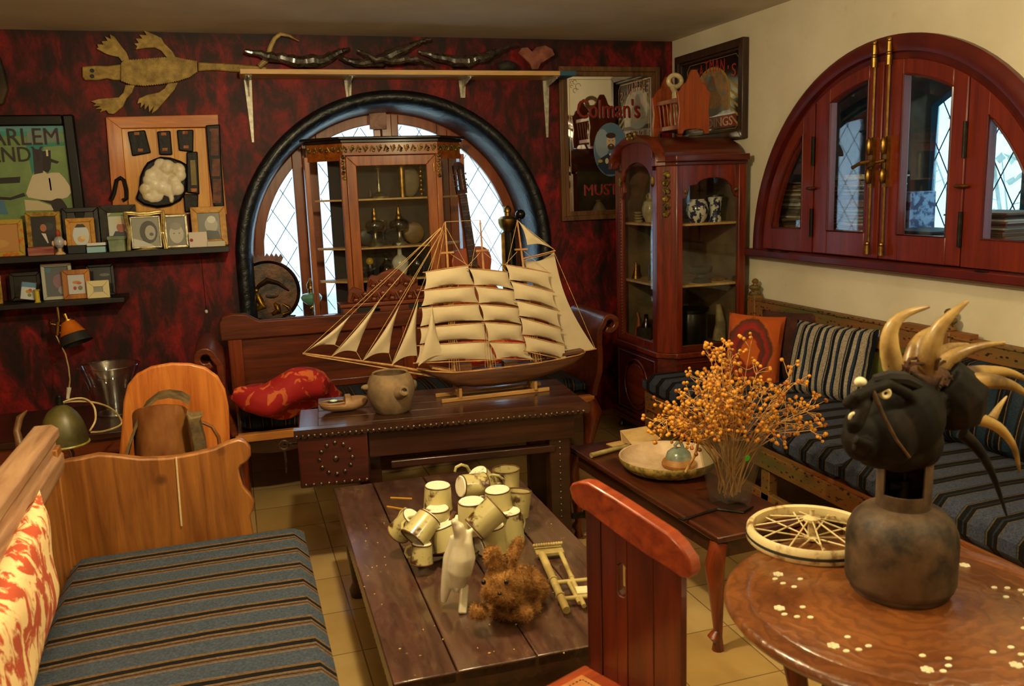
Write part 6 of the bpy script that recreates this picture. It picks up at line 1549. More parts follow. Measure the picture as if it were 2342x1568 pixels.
CORD = M('cream_cord', '#b89a5a', '#d8c088', .6)
MB().m(CORD).tube([L_(128, 766), L_(137, 785, -.22), L_(150, 810, -.3), L_(157, 840, -.38), L_(160, 868, -.5), L_(158, 888, -.62)], .0035, 6).build('cord', CORD, t, world=True)
MB().m(C('#d8d0b8', .4)).cyl(L_(158, 886, -.62), L_(155, 912, -.64), .011, .008, 10).build('plug', None, t, world=True)
kp = PY(472, 712, D - .01)
t = thing('pull_cord', 'thin dark pull cord with a white bead on the red wall', 'cord', (kp.x, D - .01, kp.z))
MB().m(IRON).cyl((kp.x, D - .006, kp.z), (kp.x, D - .006, kp.z + .38), .0012, n=5).build('cord', IRON, t, world=True)
MB().m(C('#d8d4c8', .3)).ell((kp.x, D - .011, kp.z), (.009, .009, .011), 10, 8).build('bead', None, t, world=True)
# ================================================= DISPLAY CABINETS
VWZ = WOOD('amber_cabinet_wood', '#6a2c0c', '#b0601c', 'z', .35, .4); VWX = WOOD('amber_cabinet_x', '#6a2c0c', '#b0601c', 'x', .35, .4)
OLV = M('gilt_carving', '#3a3010', '#a88a38', .45, .5, scale=34, bmp=.5, lo=.4, hi=.65); BLW = M('black_cornice', '#0c0a08', '#241a12', .35, scale=9, coat=.2)
CG = GLASS('cabinet_glass', (.95, .96, .95, 1), .05, .02)
SHB = M('shelf_board_edge', '#b08a4a', '#d8b070', .5)
# ---------------- glazed cabinet in front of the round window
FY, BY = 4.93, 5.165
fx0, fx1, bx0, bx1 = .625, 1.165, .445, 1.345
VT = 1.80
V = thing('display_cabinet', 'amber wood glazed cabinet with canted sides and gilt carving before the round window', 'display cabinet', ((fx0 + fx1)/2, 5.05, 0))
plan = [(fx0, FY), (fx1, FY), (bx1, BY - .06), (bx1, BY), (bx0, BY), (bx0, BY - .06)]
def grow(k): cx_, cy_ = (fx0+fx1)/2, 5.07; return [(cx_ + (x-cx_)*k, min(cy_ + (y-cy_)*k, BY + .01)) for x, y in plan]
MB().m(VWX).prism(plan, 'xy', 0, .70).build('lower_body', VWX, V, world=True, bevel=.004)
MB().m(BLW).prism(grow(1.02), 'xy', .70, .74).build('waist_moulding', BLW, V, world=True, bevel=.004)
mb = MB().m(BLW).prism(grow(1.02), 'xy', VT - .035, VT - .015).prism(grow(1.06), 'xy', VT - .015, VT).build('cornice', BLW, V, world=True, bevel=.005)
MB().m(VWX).prism(grow(.99), 'xy', VT - .10, VT - .035).build('frieze', VWX, V, world=True)
rr = random.Random(6)
def scrollwork(name, p0_, p1_, hgt, n, par, mat=OLV, out=(0, -1, 0), r=.006):
    """leafy carved strip between two points"""
    p0_, p1_ = Vector(p0_), Vector(p1_); d = (p1_ - p0_)/n; o_ = Vector(out); up = d.normalized().cross(o_)
    if up.z < 0 and abs(up.z) > .2: up = -up
    mb = MB().m(mat)
    for i in range(n):
        c_ = p0_ + d*(i + .5); s_ = 1 if i % 2 else -1
        mb.tube([c_ - d*.5 + up*hgt*.3*s_, c_ - d*.2 - up*hgt*.3*s_ + o_*.003, c_ + d*.15 + up*hgt*.1*s_ + o_*.006, c_ - up*0 + o_*.008], [r*.6, r, r*1.1, r*.7], 6)
        mb.ell(c_ + up*hgt*.25*s_ + o_*.004, (r*1.3, r, r*1.3), 7, 5)
    return mb.build(name, mat, par, world=True)
scrollwork('gilt_frieze', (fx0, FY - .002, VT - .066), (fx1, FY - .002, VT - .066), .05, 14, V)
for (a_, b_2) in (((fx0, FY), (bx0, BY - .06)), ((fx1, FY), (bx1, BY - .06))):
    o_ = Vector((-(b_2[1]-a_[1]), (b_2[0]-a_[0]), 0)).normalized(); o_ = o_ if o_.y < 0 else -o_
    scrollwork('gilt_frieze', (a_[0], a_[1], VT - .066), (b_2[0], b_2[1], VT - .066), .04, 6, V, OLV, tuple(o_))
for x in (fx0, fx1): scrollwork('corner_mount', (x, FY - .008, VT - .10), (x, FY - .008, VT - .24), .02, 5, V)
for x in (fx0, fx1): MB().m(VWZ).box(x - .016, x + .016, FY - .004, FY + .03, .74, VT - .10).build('corner_post', VWZ, V, world=True, bevel=.004)
for x, sg in ((bx0, -1), (bx1, 1)): MB().m(VWZ).box(x - .015, x + .015, BY - .075, BY, .74, VT - .10).build('back_post', VWZ, V, world=True, bevel=.003)
# door
dm = MB().m(VWZ); a0, a1, z0_, z1_ = fx0 + .017, fx1 - .017, .75, VT - .105; mitre(dm, a0, a1, z0_, z1_, .055, FY - .005, FY + .016)
dr = dm.build('door', VWZ, V, world=True, bevel=.003)
MB().m(CG).box(a0 + .05, a1 - .05, FY + .004, FY + .007, z0_ + .05, z1_ - .05).build('door_glass', CG, dr, world=True, smooth=0)
MB().m(BRASS).cyl((a1 - .012, FY - .008, 1.60), (a1 - .012, FY - .008, 1.645), .006, n=8).build('hinge', BRASS, dr, world=True)
for (a_, b_2) in (((fx0 - .014, FY + .012), (bx0 + .01, BY - .07)), ((fx1 + .014, FY + .012), (bx1 - .01, BY - .07))):
    mb = MB().m(CG); A = [mb.v((a_[0], a_[1], .745)), mb.v((b_2[0], b_2[1], .745)), mb.v((b_2[0], b_2[1], VT - .1)), mb.v((a_[0], a_[1], VT - .1))]; mb.f(A)
    mb.build('side_glass', CG, V, world=True, smooth=0)
    for z_ in (.745, VT - .125): MB().m(VWX).bar((a_[0], a_[1], z_ + .012), (b_2[0], b_2[1], z_ + .012), .014, .03).build('side_rail', VWX, V, world=True)
MB().m(M('cabinet_back', '#0d0b09', '#211c14', .6, scale=6)).box(bx0 + .12, bx1 - .12, BY - .012, BY - .002, .74, VT - .1).build('back_board', MATS['cabinet_back'], V, world=True)
inner = [(fx0 + .02, FY + .022), (fx1 - .02, FY + .022), (bx1 - .03, BY - .07), (bx1 - .03, BY - .015), (bx0 + .03, BY - .015), (bx0 + .03, BY - .07)]
VS = [.742, 1.187, 1.46]
for z_ in VS[1:]: MB().m(SHB).prism(inner, 'xy', z_ - .010, z_).build('shelf', SHB, V, world=True, bevel=.001)
YI = FY + .11
PEW = M('pewter', '#6a6450', '#c8c0a4', .3, .85, scale=20); DGL = M('dark_glass', '#0a0c0a', '#1a1c16', .1, coat=.5); MIL = M('milk_glass', '#b8b8a8', '#dcdcd0', .2, coat=.4)
CLG = GLASS('vessel_glass', (.85, .87, .84, 1), .16, .03)
def onshelf(px, z, Y=YI): return PY(px, 500, Y).x
def vthing(name, label, cat, px, z, Y=YI, group=None):
    q = PY(px, 500, Y); # column of the image at that depth, then follow the column down to the shelf height
    for _ in range(6):
        lo_, hi_ = 100, 1200
        for _2 in range(20):
            mid = (lo_ + hi_)/2
            if PY(px, mid, Y).z > z: lo_ = mid
            else: hi_ = mid
    q = PY(px, (lo_+hi_)/2, Y)
    t_ = thing(name, label, cat, (q.x, Y, z), group=group); t_.scale = (1.22,)*3; return t_
t = vthing('glass_lamp', 'clear glass oil lamp on a tall metal foot, top cabinet shelf', 'oil lamp', 868, VS[2])
MB().m(PEW).lathe([(.045, 0), (.046, .008), (.03, .016), (.012, .03), (.007, .06), (.006, .13), (.014, .14), (0, .142)], n=20).build('foot', PEW, t)
MB().m(CLG).lathe([(.014, .142), (.045, .16), (.05, .185), (.03, .205), (.022, .215), (.02, .235)], n=20, caps=False).build('bowl', CLG, t)
t = vthing('brass_tube', 'upright brass tube candle holder on the top cabinet shelf', 'candle holder', 921, VS[2])
MB().m(BRASS).lathe([(.015, 0), (.015, .145), (.021, .147), (.021, .172), (.012, .172), (0, .17)], n=18).build('tube', BRASS, t)
t = vthing('small_vial', 'tiny pale glass vial left on the top cabinet shelf', 'vial', 847, VS[2]); MB().m(CLG).lathe([(.009, 0), (.009, .04), (.004, .045), (.004, .055), (.008, .06)], n=12).build('body', CLG, t)
t = vthing('gilt_beads', 'column of small gilt beads at the right of the top cabinet shelf', 'ornament', 965, VS[2]); mb = MB().m(BRASS); [mb.ell((0, 0, .012 + i*.021), (.009 + .004*(i % 3 == 1), .009, .0115), 9, 6) for i in range(9)]; mb.build('beads', BRASS, t)
t = vthing('pale_dish', 'pale curved dish standing at the back of the top cabinet shelf', 'dish', 938, VS[2], YI + .06); MB().m(M('aged_dish', '#6a5c40', '#8a7c5c', .5)).ell((0, 0, .075), (.05, .012, .075), 18, 10).build('dish', MATS['aged_dish'], t)
for i, (px, lab) in enumerate(((860, 'dark glass oil lamp on a silver foot, left one on the middle cabinet shelf'), (915, 'dark glass oil lamp on a silver foot, right one on the middle cabinet shelf'))):
    t = vthing('oil_lamp', lab, 'oil lamp', px, VS[1], group='oil lamps in the window cabinet')
    MB().m(PEW).lathe([(.040, 0), (.038, .006), (.020, .018), (.010, .04), (.009, .062), (0, .063)], n=20).build('foot', PEW, t); MB().m(DGL).lathe([(.010, .062), (.042, .075), (.048, .095), (.040, .115), (.018, .125), (0, .126)], n=20).build('font', DGL, t)
    MB().m(BRASS).lathe([(.015, .124), (.015, .135), (.010, .142), (.012, .155), (.006, .165), (.008, .18), (0, .19)], n=14).build('burner', BRASS, t)
t = vthing('brown_plate', 'round brown plate leaning at the right of the middle cabinet shelf', 'plate', 948, VS[1], YI + .05); MB().m(M('brown_plate', '#5a4424', '#8a6c3c', .4)).ell((0, 0, .052), (.05, .01, .052), 20, 8).build('plate', MATS['brown_plate'], t)
t = vthing('grey_plate', 'round dark grey plate leaning at the left of the middle cabinet shelf', 'plate', 838, VS[1], YI + .05); MB().m(M('grey_plate', '#2c2a24', '#4a463c', .4)).ell((0, 0, .042), (.04, .01, .042), 20, 8).build('plate', MATS['grey_plate'], t)
t = vthing('small_goblet', 'small clear goblet behind the oil lamps on the middle cabinet shelf', 'goblet', 878, VS[1], YI + .05); MB().m(CLG).lathe([(.02, 0), (.006, .01), (.005, .06), (.02, .08), (.024, .12)], n=14, caps=False).build('body', CLG, t)
CS = .93       # top of the carved sideboard gallery region: bottles stand on the lowest inner board
bz = 1.0
MB().m(SHB).prism(inner, 'xy', bz - .01, bz).build('shelf', SHB, V, world=True)
t = vthing('capped_bottle', 'dark bottle with a yellow cap on the lowest cabinet shelf', 'bottle', 848, bz, YI - .02); MB().m(DGL).lathe([(.014, 0), (.016, .05), (.012, .07), (0, .071)], n=14).build('body', DGL, t); MB().m(C('#b8941c', .4)).ell((0, 0, .085), (.018, .018, .018), 12, 8).build('cap', None, t)
t = vthing('black_bottle', 'squat black bottle with a stopper on the lowest cabinet shelf', 'bottle', 886, bz, YI - .02); MB().m(DGL).lathe([(.03, 0), (.038, .03), (.034, .06), (.012, .08), (.010, .095), (.014, .1), (.014, .118), (0, .12)], n=20).build('body', DGL, t)
t = vthing('milk_bottle', 'white milk glass bottle with a long neck on the lowest cabinet shelf', 'bottle', 917, bz, YI - .03); MB().m(MIL).lathe([(.022, 0), (.036, .04), (.040, .075), (.030, .095), (.011, .11), (.010, .135), (.014, .142), (.013, .165), (0, .166)], n=20).build('body', MIL, t)
t = vthing('dark_jar', 'dark glass jar at the right of the lowest cabinet shelf', 'jar', 955, bz, YI); MB().m(DGL).lathe([(.032, 0), (.035, .05), (.03, .085), (.016, .1), (.016, .115), (0, .116)], n=20).build('body', DGL, t)

# ---------------- carved gallery chest behind the settee
CAW = WOOD('carved_redwood', '#4a1c0a', '#8e4018', 'x', .4, .3)
gx0, gx1, gy0, gy1 = .545, 1.10, 4.775, 4.895
G = thing('carved_chest', 'carved reddish gallery chest with white heart inlays behind the settee', 'chest', ((gx0+gx1)/2, 4.84, 0))
gz = PY(880, 718, gy0).z
MB().m(CAW).box(gx0 + .02, gx1 - .02, gy0 + .01, gy1, 0, gz - .02).build('body', CAW, G, world=True)
MB().m(CAW).box(gx0, gx1, gy0 - .005, gy1 + .0, gz - .02, gz).build('ledge', CAW, G, world=True, bevel=.004)
MB().m(CAW).box(gx0 + .01, gx1 - .01, gy0 + .01, gy1, gz, gz + .05).build('drawer_band', CAW, G, world=True)
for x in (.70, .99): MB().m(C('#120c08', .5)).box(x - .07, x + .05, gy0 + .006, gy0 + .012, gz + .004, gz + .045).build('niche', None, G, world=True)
for x in (.735, .75, 1.0): MB().m(DGL).lathe([(.008, 0), (.012, .01), (.006, .02), (.009, .03), (.004, .036)], (x, gy0 + .0, gz), 12).build('knob', DGL, G, world=True)
MB().m(CAW).box(gx0 - .01, gx1 + .01, gy0 - .01, gy1, gz + .05, gz + .072).build('top_moulding', CAW, G, world=True, bevel=.005)
gt = gz + .072
sil = [PY(*q, gy0 + .03) for q in ((795, 685), (797, 665), (808, 655), (822, 660), (838, 668), (840, 652), (842, 636), (850, 628), (862, 630), (874, 622), (888, 616), (900, 613), (912, 616), (926, 626), (940, 634), (948, 630), (955, 640), (955, 652), (968, 654), (980, 650), (990, 660), (995, 690))]
MB().m(CAW).prism([(sil[0].x, gt)] + [(p.x, max(p.z, gt + .005)) for p in sil] + [(sil[-1].x, gt)], 'xz', gy0 + .02, gy0 + .045).build('pediment', CAW, G, world=True, bevel=.006)
scrollwork('carving', (sil[0].x + .02, gy0 + .018, gt + .03), (sil[-1].x - .02, gy0 + .018, gt + .03), .06, 9, G, CAW, r=.013); scrollwork('carving', (sil[6].x, gy0 + .018, gt + .10), (sil[16].x, gy0 + .018, gt + .10), .05, 6, G, CAW, r=.012)
for px, py, s_ in ((921, 650, .024), (903, 645, .012), (872, 664, .012), (910, 663, .014)):
    p = PY(px, py, gy0 + .012); MB().m(MIL).prism([(p.x + x*s_/.017*.017, p.z + z*s_/.017*.017) for x, z in [(q[0], q[1]) for q in heart(0, 0, s_, s_)]], 'xz', gy0 + .006, gy0 + .012).build('heart_inlay', MIL, G, world=True)

# ---------------- corner cabinet
CX, CY0, CY1, CXB, CYN = 2.235, 4.33, 4.87, 2.745, 4.25
CT = 1.60
K = thing('corner_cabinet', 'tall red-brown glazed cabinet with arched top in the corner by the cream wall', 'display cabinet', (2.5, 4.56, 0))
RC = WOOD('cabinet_red_z', '#3c1208', '#8a2c10', 'z', .35, .4); RCY = WOOD('cabinet_red_y', '#3c1208', '#84300f', 'y', .35, .4); RCX = WOOD('cabinet_red_x', '#2c0f08', '#6a2410', 'x', .35, .4)
cp = [(CX, CY1), (CX, CY0), (CX + .08, CYN), (CXB, CYN), (CXB, CY1)]
def cg(k): return [(CX - k, CY1 + k*.5), (CX - k, CY0 - k*.4), (CX + .08 - k*.4, CYN - k), (CXB, CYN - k), (CXB, CY1 + k*.5)]
ZM = .52
MB().m(RCX).prism(cg(-.002), 'xy', .10, ZM).build('lower_body', RCX, K, world=True)
MB().m(RCX).prism(cg(.03), 'xy', .07, .10).prism(cg(.015), 'xy', .10, .125).build('base_moulding', RCX, K, world=True, bevel=.005)
MB().m(RCY).prism(cg(.012), 'xy', ZM, ZM + .03).build('waist_moulding', RCY, K, world=True, bevel=.004)
for x, y in ((CX + .02, CY1 - .03), (CX + .03, CY0 + .01), (CX + .09, CYN + .02), (CXB - .03, CYN + .03), (CXB - .03, CY1 - .03)):
    MB().m(RCX).tube([(x, y, .10), (x - .01, y - .005, .06), (x - .002, y, .03), (x - .012, y - .005, 0)], [.035, .036, .02, .024], 10).build('leg', RCX, K, world=True)
# door lower panel with oval moulding (left face) and panel on side
yc_ = (CY0 + CY1)/2; 
MB().m(RCY).tube([(CX - .004, yc_ + .155*math.cos(t_), .31 + .15*math.sin(t_)) for t_ in [k*PI/20 for k in range(40)]], .005, 6, close=True).build('oval_moulding', RCY, K, world=True)
MB().m(RCY).ell((CX - .002, yc_, .31), (.006, .13, .125), 24, 10).build('oval_panel', RCX, K, world=True)
MB().m(RCY).tube([(CX - .003, CY0 + .03, .14), (CX - .003, CY1 - .03, .14), (CX - .003, CY1 - .03, ZM - .03), (CX - .003, CY0 + .03, ZM - .03)], .0045, 6, close=True).build('panel_moulding', RCY, K, world=True)
MB().m(RCY).tube([(CX + .11, CYN - .001, .14), (CXB - .03, CYN - .001, .14), (CXB - .03, CYN - .001, ZM - .03), (CX + .11, CYN - .001, ZM - .03)], .0045, 6, close=True).build('panel_moulding', RCY, K, world=True)
xs_ = (CX + .10 + CXB)/2
MB().m(RCY).tube([(xs_ + .15*math.cos(t_)*(1 - .12*math.cos(4*t_)), CYN - .002, .33 + .13*math.sin(t_)*(1 - .12*math.cos(4*t_))) for t_ in [k*PI/24 for k in range(48)]], .004, 6, close=True).build('panel_moulding', RCY, K, world=True)
# chamfered corner post, back posts
MB().m(RC).prism([(CX, CY0 + .012), (CX, CY0), (CX + .08, CYN), (CX + .115, CYN), (CX + .115, CYN + .02), (CX + .08, CYN + .03), (CX + .03, CY0 + .02)], 'xy', ZM + .03, CT).build('corner_post', RC, K, world=True, bevel=.003)
MB().m(RC).box(CXB - .045, CXB, CYN, CYN + .03, ZM + .03, CT).build('side_post', RC, K, world=True, bevel=.003)
MB().m(RC).box(CX, CX + .03, CY1 - .045, CY1, ZM + .03, CT - .03).build('far_post', RC, K, world=True, bevel=.003)
nrm = Vector((-.08*0 - (CYN - CY0), 0, 0))
pm = Vector((CX + .04, (CY0 + CYN)/2, 0)); on = Vector((-1, -1, 0)).normalized()
scrollwork('gilt_mount', (pm.x + on.x*.006, pm.y + on.y*.006, CT - .05), (pm.x + on.x*.006, pm.y + on.y*.006, CT - .30), .04, 6, K, OLV, tuple(on), r=.012)
# side face glass with shaped top rail
top_r = [(CX + .10, CT), (CXB - .04, CT), (CXB - .04, 1.40), (CXB - .065, 1.405), (CXB - .08, 1.43), (CXB - .09, 1.47)] + [(xs_ + .10*math.cos(t_), 1.475 + .035*math.sin(t_)) for t_ in [k*PI/10 for k in range(11)]] + [(CX + .155, 1.47), (CX + .15, 1.43), (CX + .135, 1.405), (CX + .10, 1.40)]
MB().m(RC).prism(top_r, 'xz', CYN + .002, CYN + .024).build('side_top_rail', RC, K, world=True, bevel=.003)
MB().m(RCX).box(CX + .10, CXB - .04, CYN + .002, CYN + .024, ZM + .03, ZM + .07).build('side_bottom_rail', RCX, K, world=True, bevel=.003)
MB().m(CG).box(CX + .11, CXB - .04, CYN + .012, CYN + .015, ZM + .05, CT - .03).build('side_glass', CG, K, world=True, smooth=0)
for px_ in (CX + .135, CXB - .065): MB().m(OLV).ell((px_, CYN - .001, 1.44), (.012, .006, .014), 10, 6).build('rosette', OLV, K, world=True)
# arched door on the left face
da, db = CY0 + .012, CY1 - .045; yc2 = (da + db)/2; hw_ = (db - da)/2
def atop(y, rise, base, h_): u = (y - yc2)/h_; return base + rise*math.sqrt(max(0, 1 - u*u))
g0_, g1_ = da + .045, db - .045; gh = (g1_ - g0_)/2
ys = [g0_ + (g1_ - g0_)*i/16 for i in range(17)]
dm = MB().m(RC)
dm.box(CX, CX + .022, da, g0_, ZM + .03, CT - .04).box(CX, CX + .022, g1_, db, ZM + .03, CT - .04).box(CX, CX + .022, g0_, g1_, ZM + .03, ZM + .08)
dm.prism([(y, atop(y, .15, 1.46, gh)) for y in ys] + [(y, atop(y, .13, CT + .005, hw_ + .02)) for y in ys[::-1]], 'yz', CX, CX + .022)
dm.prism([(g0_, 1.40), (g0_ + .03, 1.44), (g0_ + .025, 1.49), (g0_, 1.52)], 'yz', CX, CX + .022).prism([(g1_, 1.40), (g1_ - .03, 1.44), (g1_ - .025, 1.49), (g1_, 1.52)], 'yz', CX, CX + .022)
dor = dm.build('door', RC, K, world=True, bevel=.002)
MB().m(CG).prism([(g0_, ZM + .07), (g1_, ZM + .07)] + [(y, atop(y, .15, 1.46, gh)) for y in ys[::-1]], 'yz', CX + .010, CX + .013).build('door_glass', CG, dor, world=True, smooth=0)
mb = MB().m(BRASS)
for i in range(46): mb.ell((CX - .001, g1_ + .012, ZM + .07 + i*.0185), (.004, .006, .006), 6, 4)
mb.build('bead_strip', BRASS, dor, world=True)
for y in (g0_ - .01, g1_ + .012): MB().m(OLV).ell((CX - .003, y, 1.50), (.01, .014, .03), 10, 8).build('rosette', OLV, dor, world=True)
# barrel top and cornices
R1 = [(CY0 - .03, CT - .01)] + [(yc2 + (hw_ + .055)*math.cos(t_), CT + .01 + .135*math.sin(t_)) for t_ in [k*PI/20 for k in range(21)]] + [(CY1 + .02, CT - .01)]
R1 = sorted(set(R1), key=lambda p: p[0])
MB().m(RCX).prism([(R1[0][0], CT - .01)] + R1[1:-1] + [(R1[-1][0], CT - .01)], 'yz', CX + .02, CXB).build('barrel_top', RCX, K, world=True)
outer = [(yc2 + (hw_ + .06)*math.cos(t_), CT + .005 + .145*math.sin(t_)) for t_ in [k*PI/24 for k in range(25)]]
innr = [(yc2 + (hw_ + .02)*math.cos(t_), CT + .0 + .115*math.sin(t_)) for t_ in [k*PI/24 for k in range(25)]]
mb = MB().m(RCY)
mb.sweep([((CX - .02, y, z), (0, math.cos(t_), math.sin(t_)), (1, 0, 0)) for (y, z), t_ in zip(outer, [k*PI/24 for k in range(25)])], [(.012, 0), (.0, -.012), (-.015, -.004), (-.03, .008), (-.03, .045), (.012, .045)])
mb.build('arched_cornice', RCY, K, world=True, smooth=50)
MB().m(RCX).prism([(CX - .02, CY0 - .0), (CX + .06, CYN - .035), (CXB + .0, CYN - .035), (CXB, CYN + .06), (CX + .1, CYN + .1), (CX + .0, CY0 + .03)], 'xy', CT + .0, CT + .035).prism([(CX - .008, CY0), (CX + .07, CYN - .018), (CXB, CYN - .018), (CXB, CYN + .05), (CX + .1, CYN + .08), (CX, CY0 + .03)], 'xy', CT - .02, CT).build('side_cornice', RCX, K, world=True, bevel=.004)
MB().m(RCY).prism([(CX - .02, CY0 - .01), (CX + .03, CY0 - .05), (CX + .03, CY0 + .03), (CX - .02, CY0 + .03)], 'xy', CT - .02, CT + .03).build('cornice_end', RCY, K, world=True, bevel=.004)
MB().m(RCY).box(CX - .03, CX + .02, CY1 - .01, CY1 + .03, CT - .02, CT + .02).build('cornice_end', RCY, K, world=True, bevel=.004)
scrollwork('gilt_crest', (CX - .022, yc2 + .06, CT + .155), (CX - .022, yc2 - .06, CT + .155), .04, 4, K, OLV, (-1, 0, 0), r=.010)
# inside
MB().m(M('cabinet_inside', '#4a3c24', '#7c6a44', .6, scale=5)).box(CXB - .02, CXB - .008, CYN + .03, CY1 - .01, ZM + .03, CT).box(CX + .03, CXB, CY1 - .02, CY1 - .008, ZM + .03, CT).build('back_board', MATS['cabinet_inside'], K, world=True)
KS = [ZM + .035, .925, 1.265]; ish = [(CX + .03, CY1 - .03), (CX + .03, CY0 + .03), (CX + .1, CYN + .035), (CXB - .03, CYN + .035), (CXB - .03, CY1 - .03)]
for z_ in KS: MB().m(SHB).prism(ish, 'xy', z_ - .012, z_).build('shelf', SHB, K, world=True)
def kt(name, label, cat, x, y, z): return thing(name, label, cat, (x, y, z))
STW2 = M('cream_stoneware', '#a89468', '#d0c094', .4, scale=14, coat=.3); BWP = M('blue_white_china', '#1c2c4c', '#d8d4c0', .2, scale=26, coat=.5, lo=.47, hi=.52, detail=3)
t = kt('stoneware_jug', 'cream stoneware jug with narrow neck behind the arched cabinet door', 'jug', CX + .15, PX(1488, 480, CX + .15).y, KS[2]); MB().m(STW2).lathe([(.03, 0), (.05, .04), (.053, .08), (.04, .12), (.014, .135), (.013, .17), (0, .17)], n=22).tube([(0, .04, .13), (0, .05, .15), (0, .03, .165), (0, .012, .16)], .006, 8).build('body', STW2, t)
t = kt('cream_flask', 'cream stoneware flask left of the narrow necked jug in the corner cabinet', 'flask', CX + .17, PX(1460, 480, CX + .17).y, KS[2]); MB().m(STW2).lathe([(.05, 0), (.052, .05), (.03, .09), (.018, .11), (.022, .125), (0, .126)], n=22).build('body', STW2, t)
t = kt('stacked_dishes', 'small stack of pale dishes at the far side of the top cabinet shelf', 'dish', CX + .10, 4.76, KS[2]); mb = MB().m(STW2); [mb.lathe([(.02, i*.016), (.032, i*.016 + .012), (0, i*.016 + .013)], n=16) for i in range(4)]; mb.build('dishes', STW2, t)
t = kt('blue_white_jar', 'round blue and white china jar behind the cabinet side glass', 'jar', CX + .26, CYN + .10, KS[2]); MB().m(BWP).lathe([(.035, 0), (.055, .03), (.064, .07), (.055, .11), (.04, .125), (.04, .13), (0, .13)], n=26).build('body', BWP, t)
t = kt('blue_white_vase', 'tall blue and white china vase with dark lid, right of the round jar', 'vase', CX + .38, CYN + .11, KS[2]); MB().m(BWP).lathe([(.035, 0), (.035, .02), (.03, .05), (.038, .12), (.042, .14), (0, .14)], n=24).build('body', BWP, t); MB().m(C('#1c2024', .3)).lathe([(.05, .14), (.05, .15), (0, .152)], n=24).build('lid', None, t)
t = kt('brass_bell', 'small conical brass bell on the middle cabinet shelf', 'bell', CX + .09, 4.78, KS[1]); MB().m(BRASS).lathe([(.028, 0), (.018, .03), (.008, .06), (.007, .1), (0, .105)], n=16).build('body', BRASS, t)
t = kt('glass_tumbler', 'clear glass tumbler on the middle cabinet shelf', 'glass', CX + .12, 4.62, KS[1]); MB().m(CLG).lathe([(.028, 0), (.03, .09)], n=18, caps=False).lathe([(0, .003), (.028, .003)], n=18, caps=False).build('body', CLG, t)
t = kt('brown_carafe', 'brown glass carafe on the middle cabinet shelf', 'carafe', CX + .16, 4.50, KS[1]); MB().m(M('brown_glass', '#3c1c0c', '#6a3414', .15, coat=.4)).lathe([(.035, 0), (.045, .04), (.04, .08), (.02, .11), (.022, .14), (.03, .16), (0, .16)], n=20).build('body', MATS['brown_glass'], t)
t = kt('pewter_bowl', 'dark pewter footed bowl behind the side glass, middle shelf', 'bowl', CX + .30, CYN + .12, KS[1]); MB().m(M('dark_pewter', '#2a261c', '#5a5240', .35, .6)).lathe([(.06, 0), (.05, .012), (.03, .03), (.03, .045), (.06, .06), (.062, .09), (0, .09)], n=24).build('body', MATS['dark_pewter'], t)
t = kt('flat_tray', 'flat oval brass tray on the middle shelf beside the dark bowl', 'tray', CX + .41, CYN + .16, KS[1]); MB().m(BRASS).lathe([(.05, 0), (.06, .012), (.062, .018), (0, .016)], n=24).build('tray', BRASS, t)
t = kt('dark_pot', 'large dark metal pot with rim on the bottom cabinet shelf', 'pot', CX + .25, CYN + .16, KS[0]); MB().m(M('dark_iron_pot', '#12100c', '#2c281e', .3, .5)).lathe([(.09, 0), (.10, .05), (.10, .19), (.095, .2), (.11, .205), (.11, .22), (.06, .225), (0, .226)], n=30).build('body', MATS['dark_iron_pot'], t)
t = kt('fabric_bundle', 'pale folded fabric standing at the right of the bottom cabinet shelf', 'fabric', CX + .43, CYN + .14, KS[0]); MB().m(M('pale_fabric', '#6a5c3c', '#a8946a', .8, scale=12, bmp=.5)).tube([(0, 0, .02), (.01, 0, .12), (0, .01, .23)], [.04, .03, .015], 10).build('cloth', MATS['pale_fabric'], t)
t = kt('giraffe_figure', 'small orange wooden giraffe figure on the bottom cabinet shelf', 'figurine', CX + .12, PX(1460, 740, CX + .12).y, KS[0]); MB().m(C('#a8541c', .5)).tube([(0, .03, .0), (0, .02, .05), (0, 0, .07), (0, -.005, .12), (0, .015, .15)], [.008, .014, .018, .008, .007], 8).cyl((0, -.02, 0), (0, -.01, .06), .006, n=8).build('body', None, t)
t = kt('dark_bottle', 'dark gleaming bottle beside the giraffe on the bottom cabinet shelf', 'bottle', CX + .14, PX(1478, 740, CX + .14).y, KS[0]); MB().m(DGL).lathe([(.03, 0), (.034, .08), (.014, .11), (.012, .15), (0, .15)], n=18).build('body', DGL, t)
t = kt('dark_basket', 'low dark round basket on the bottom cabinet shelf', 'basket', CX + .12, 4.72, KS[0]); MB().m(M('dark_basket', '#1c1610', '#3c3020', .8, scale=50, bmp=.5)).lathe([(.045, 0), (.055, .04), (.05, .075), (0, .07)], n=22).build('body', MATS['dark_basket'], t)

# ---------------- magazine rack on the corner cabinet with a white ring handle behind
RKW = WOOD('rack_wood', '#7a2e0a', '#a84a14', 'z', .4, .2)
rz_ = CT + .155
RK = thing('magazine_rack', 'red-brown wooden magazine rack standing on the corner cabinet', 'magazine rack', (CX + .28, 4.58, rz_))
endp = [(-.095, 0), (-.07, 0), (-.06, .02), (-.03, .026), (.03, .026), (.06, .02), (.07, 0), (.095, 0), (.10, .06), (.092, .13), (.10, .19), (.105, .225), (.085, .235), (.075, .26), (.045, .28), (.03, .32), (.015, .345), (-.015, .345), (-.03, .32), (-.045, .28), (-.075, .26), (-.085, .235), (-.105, .225), (-.10, .19), (-.092, .13), (-.10, .06)]
MB().m(RKW).prism(endp, 'xz', -.16, -.142).build('end_board', RKW, RK, bevel=.003); MB().m(RKW).prism(endp, 'xz', .142, .16).build('end_board', RKW, RK, bevel=.003)
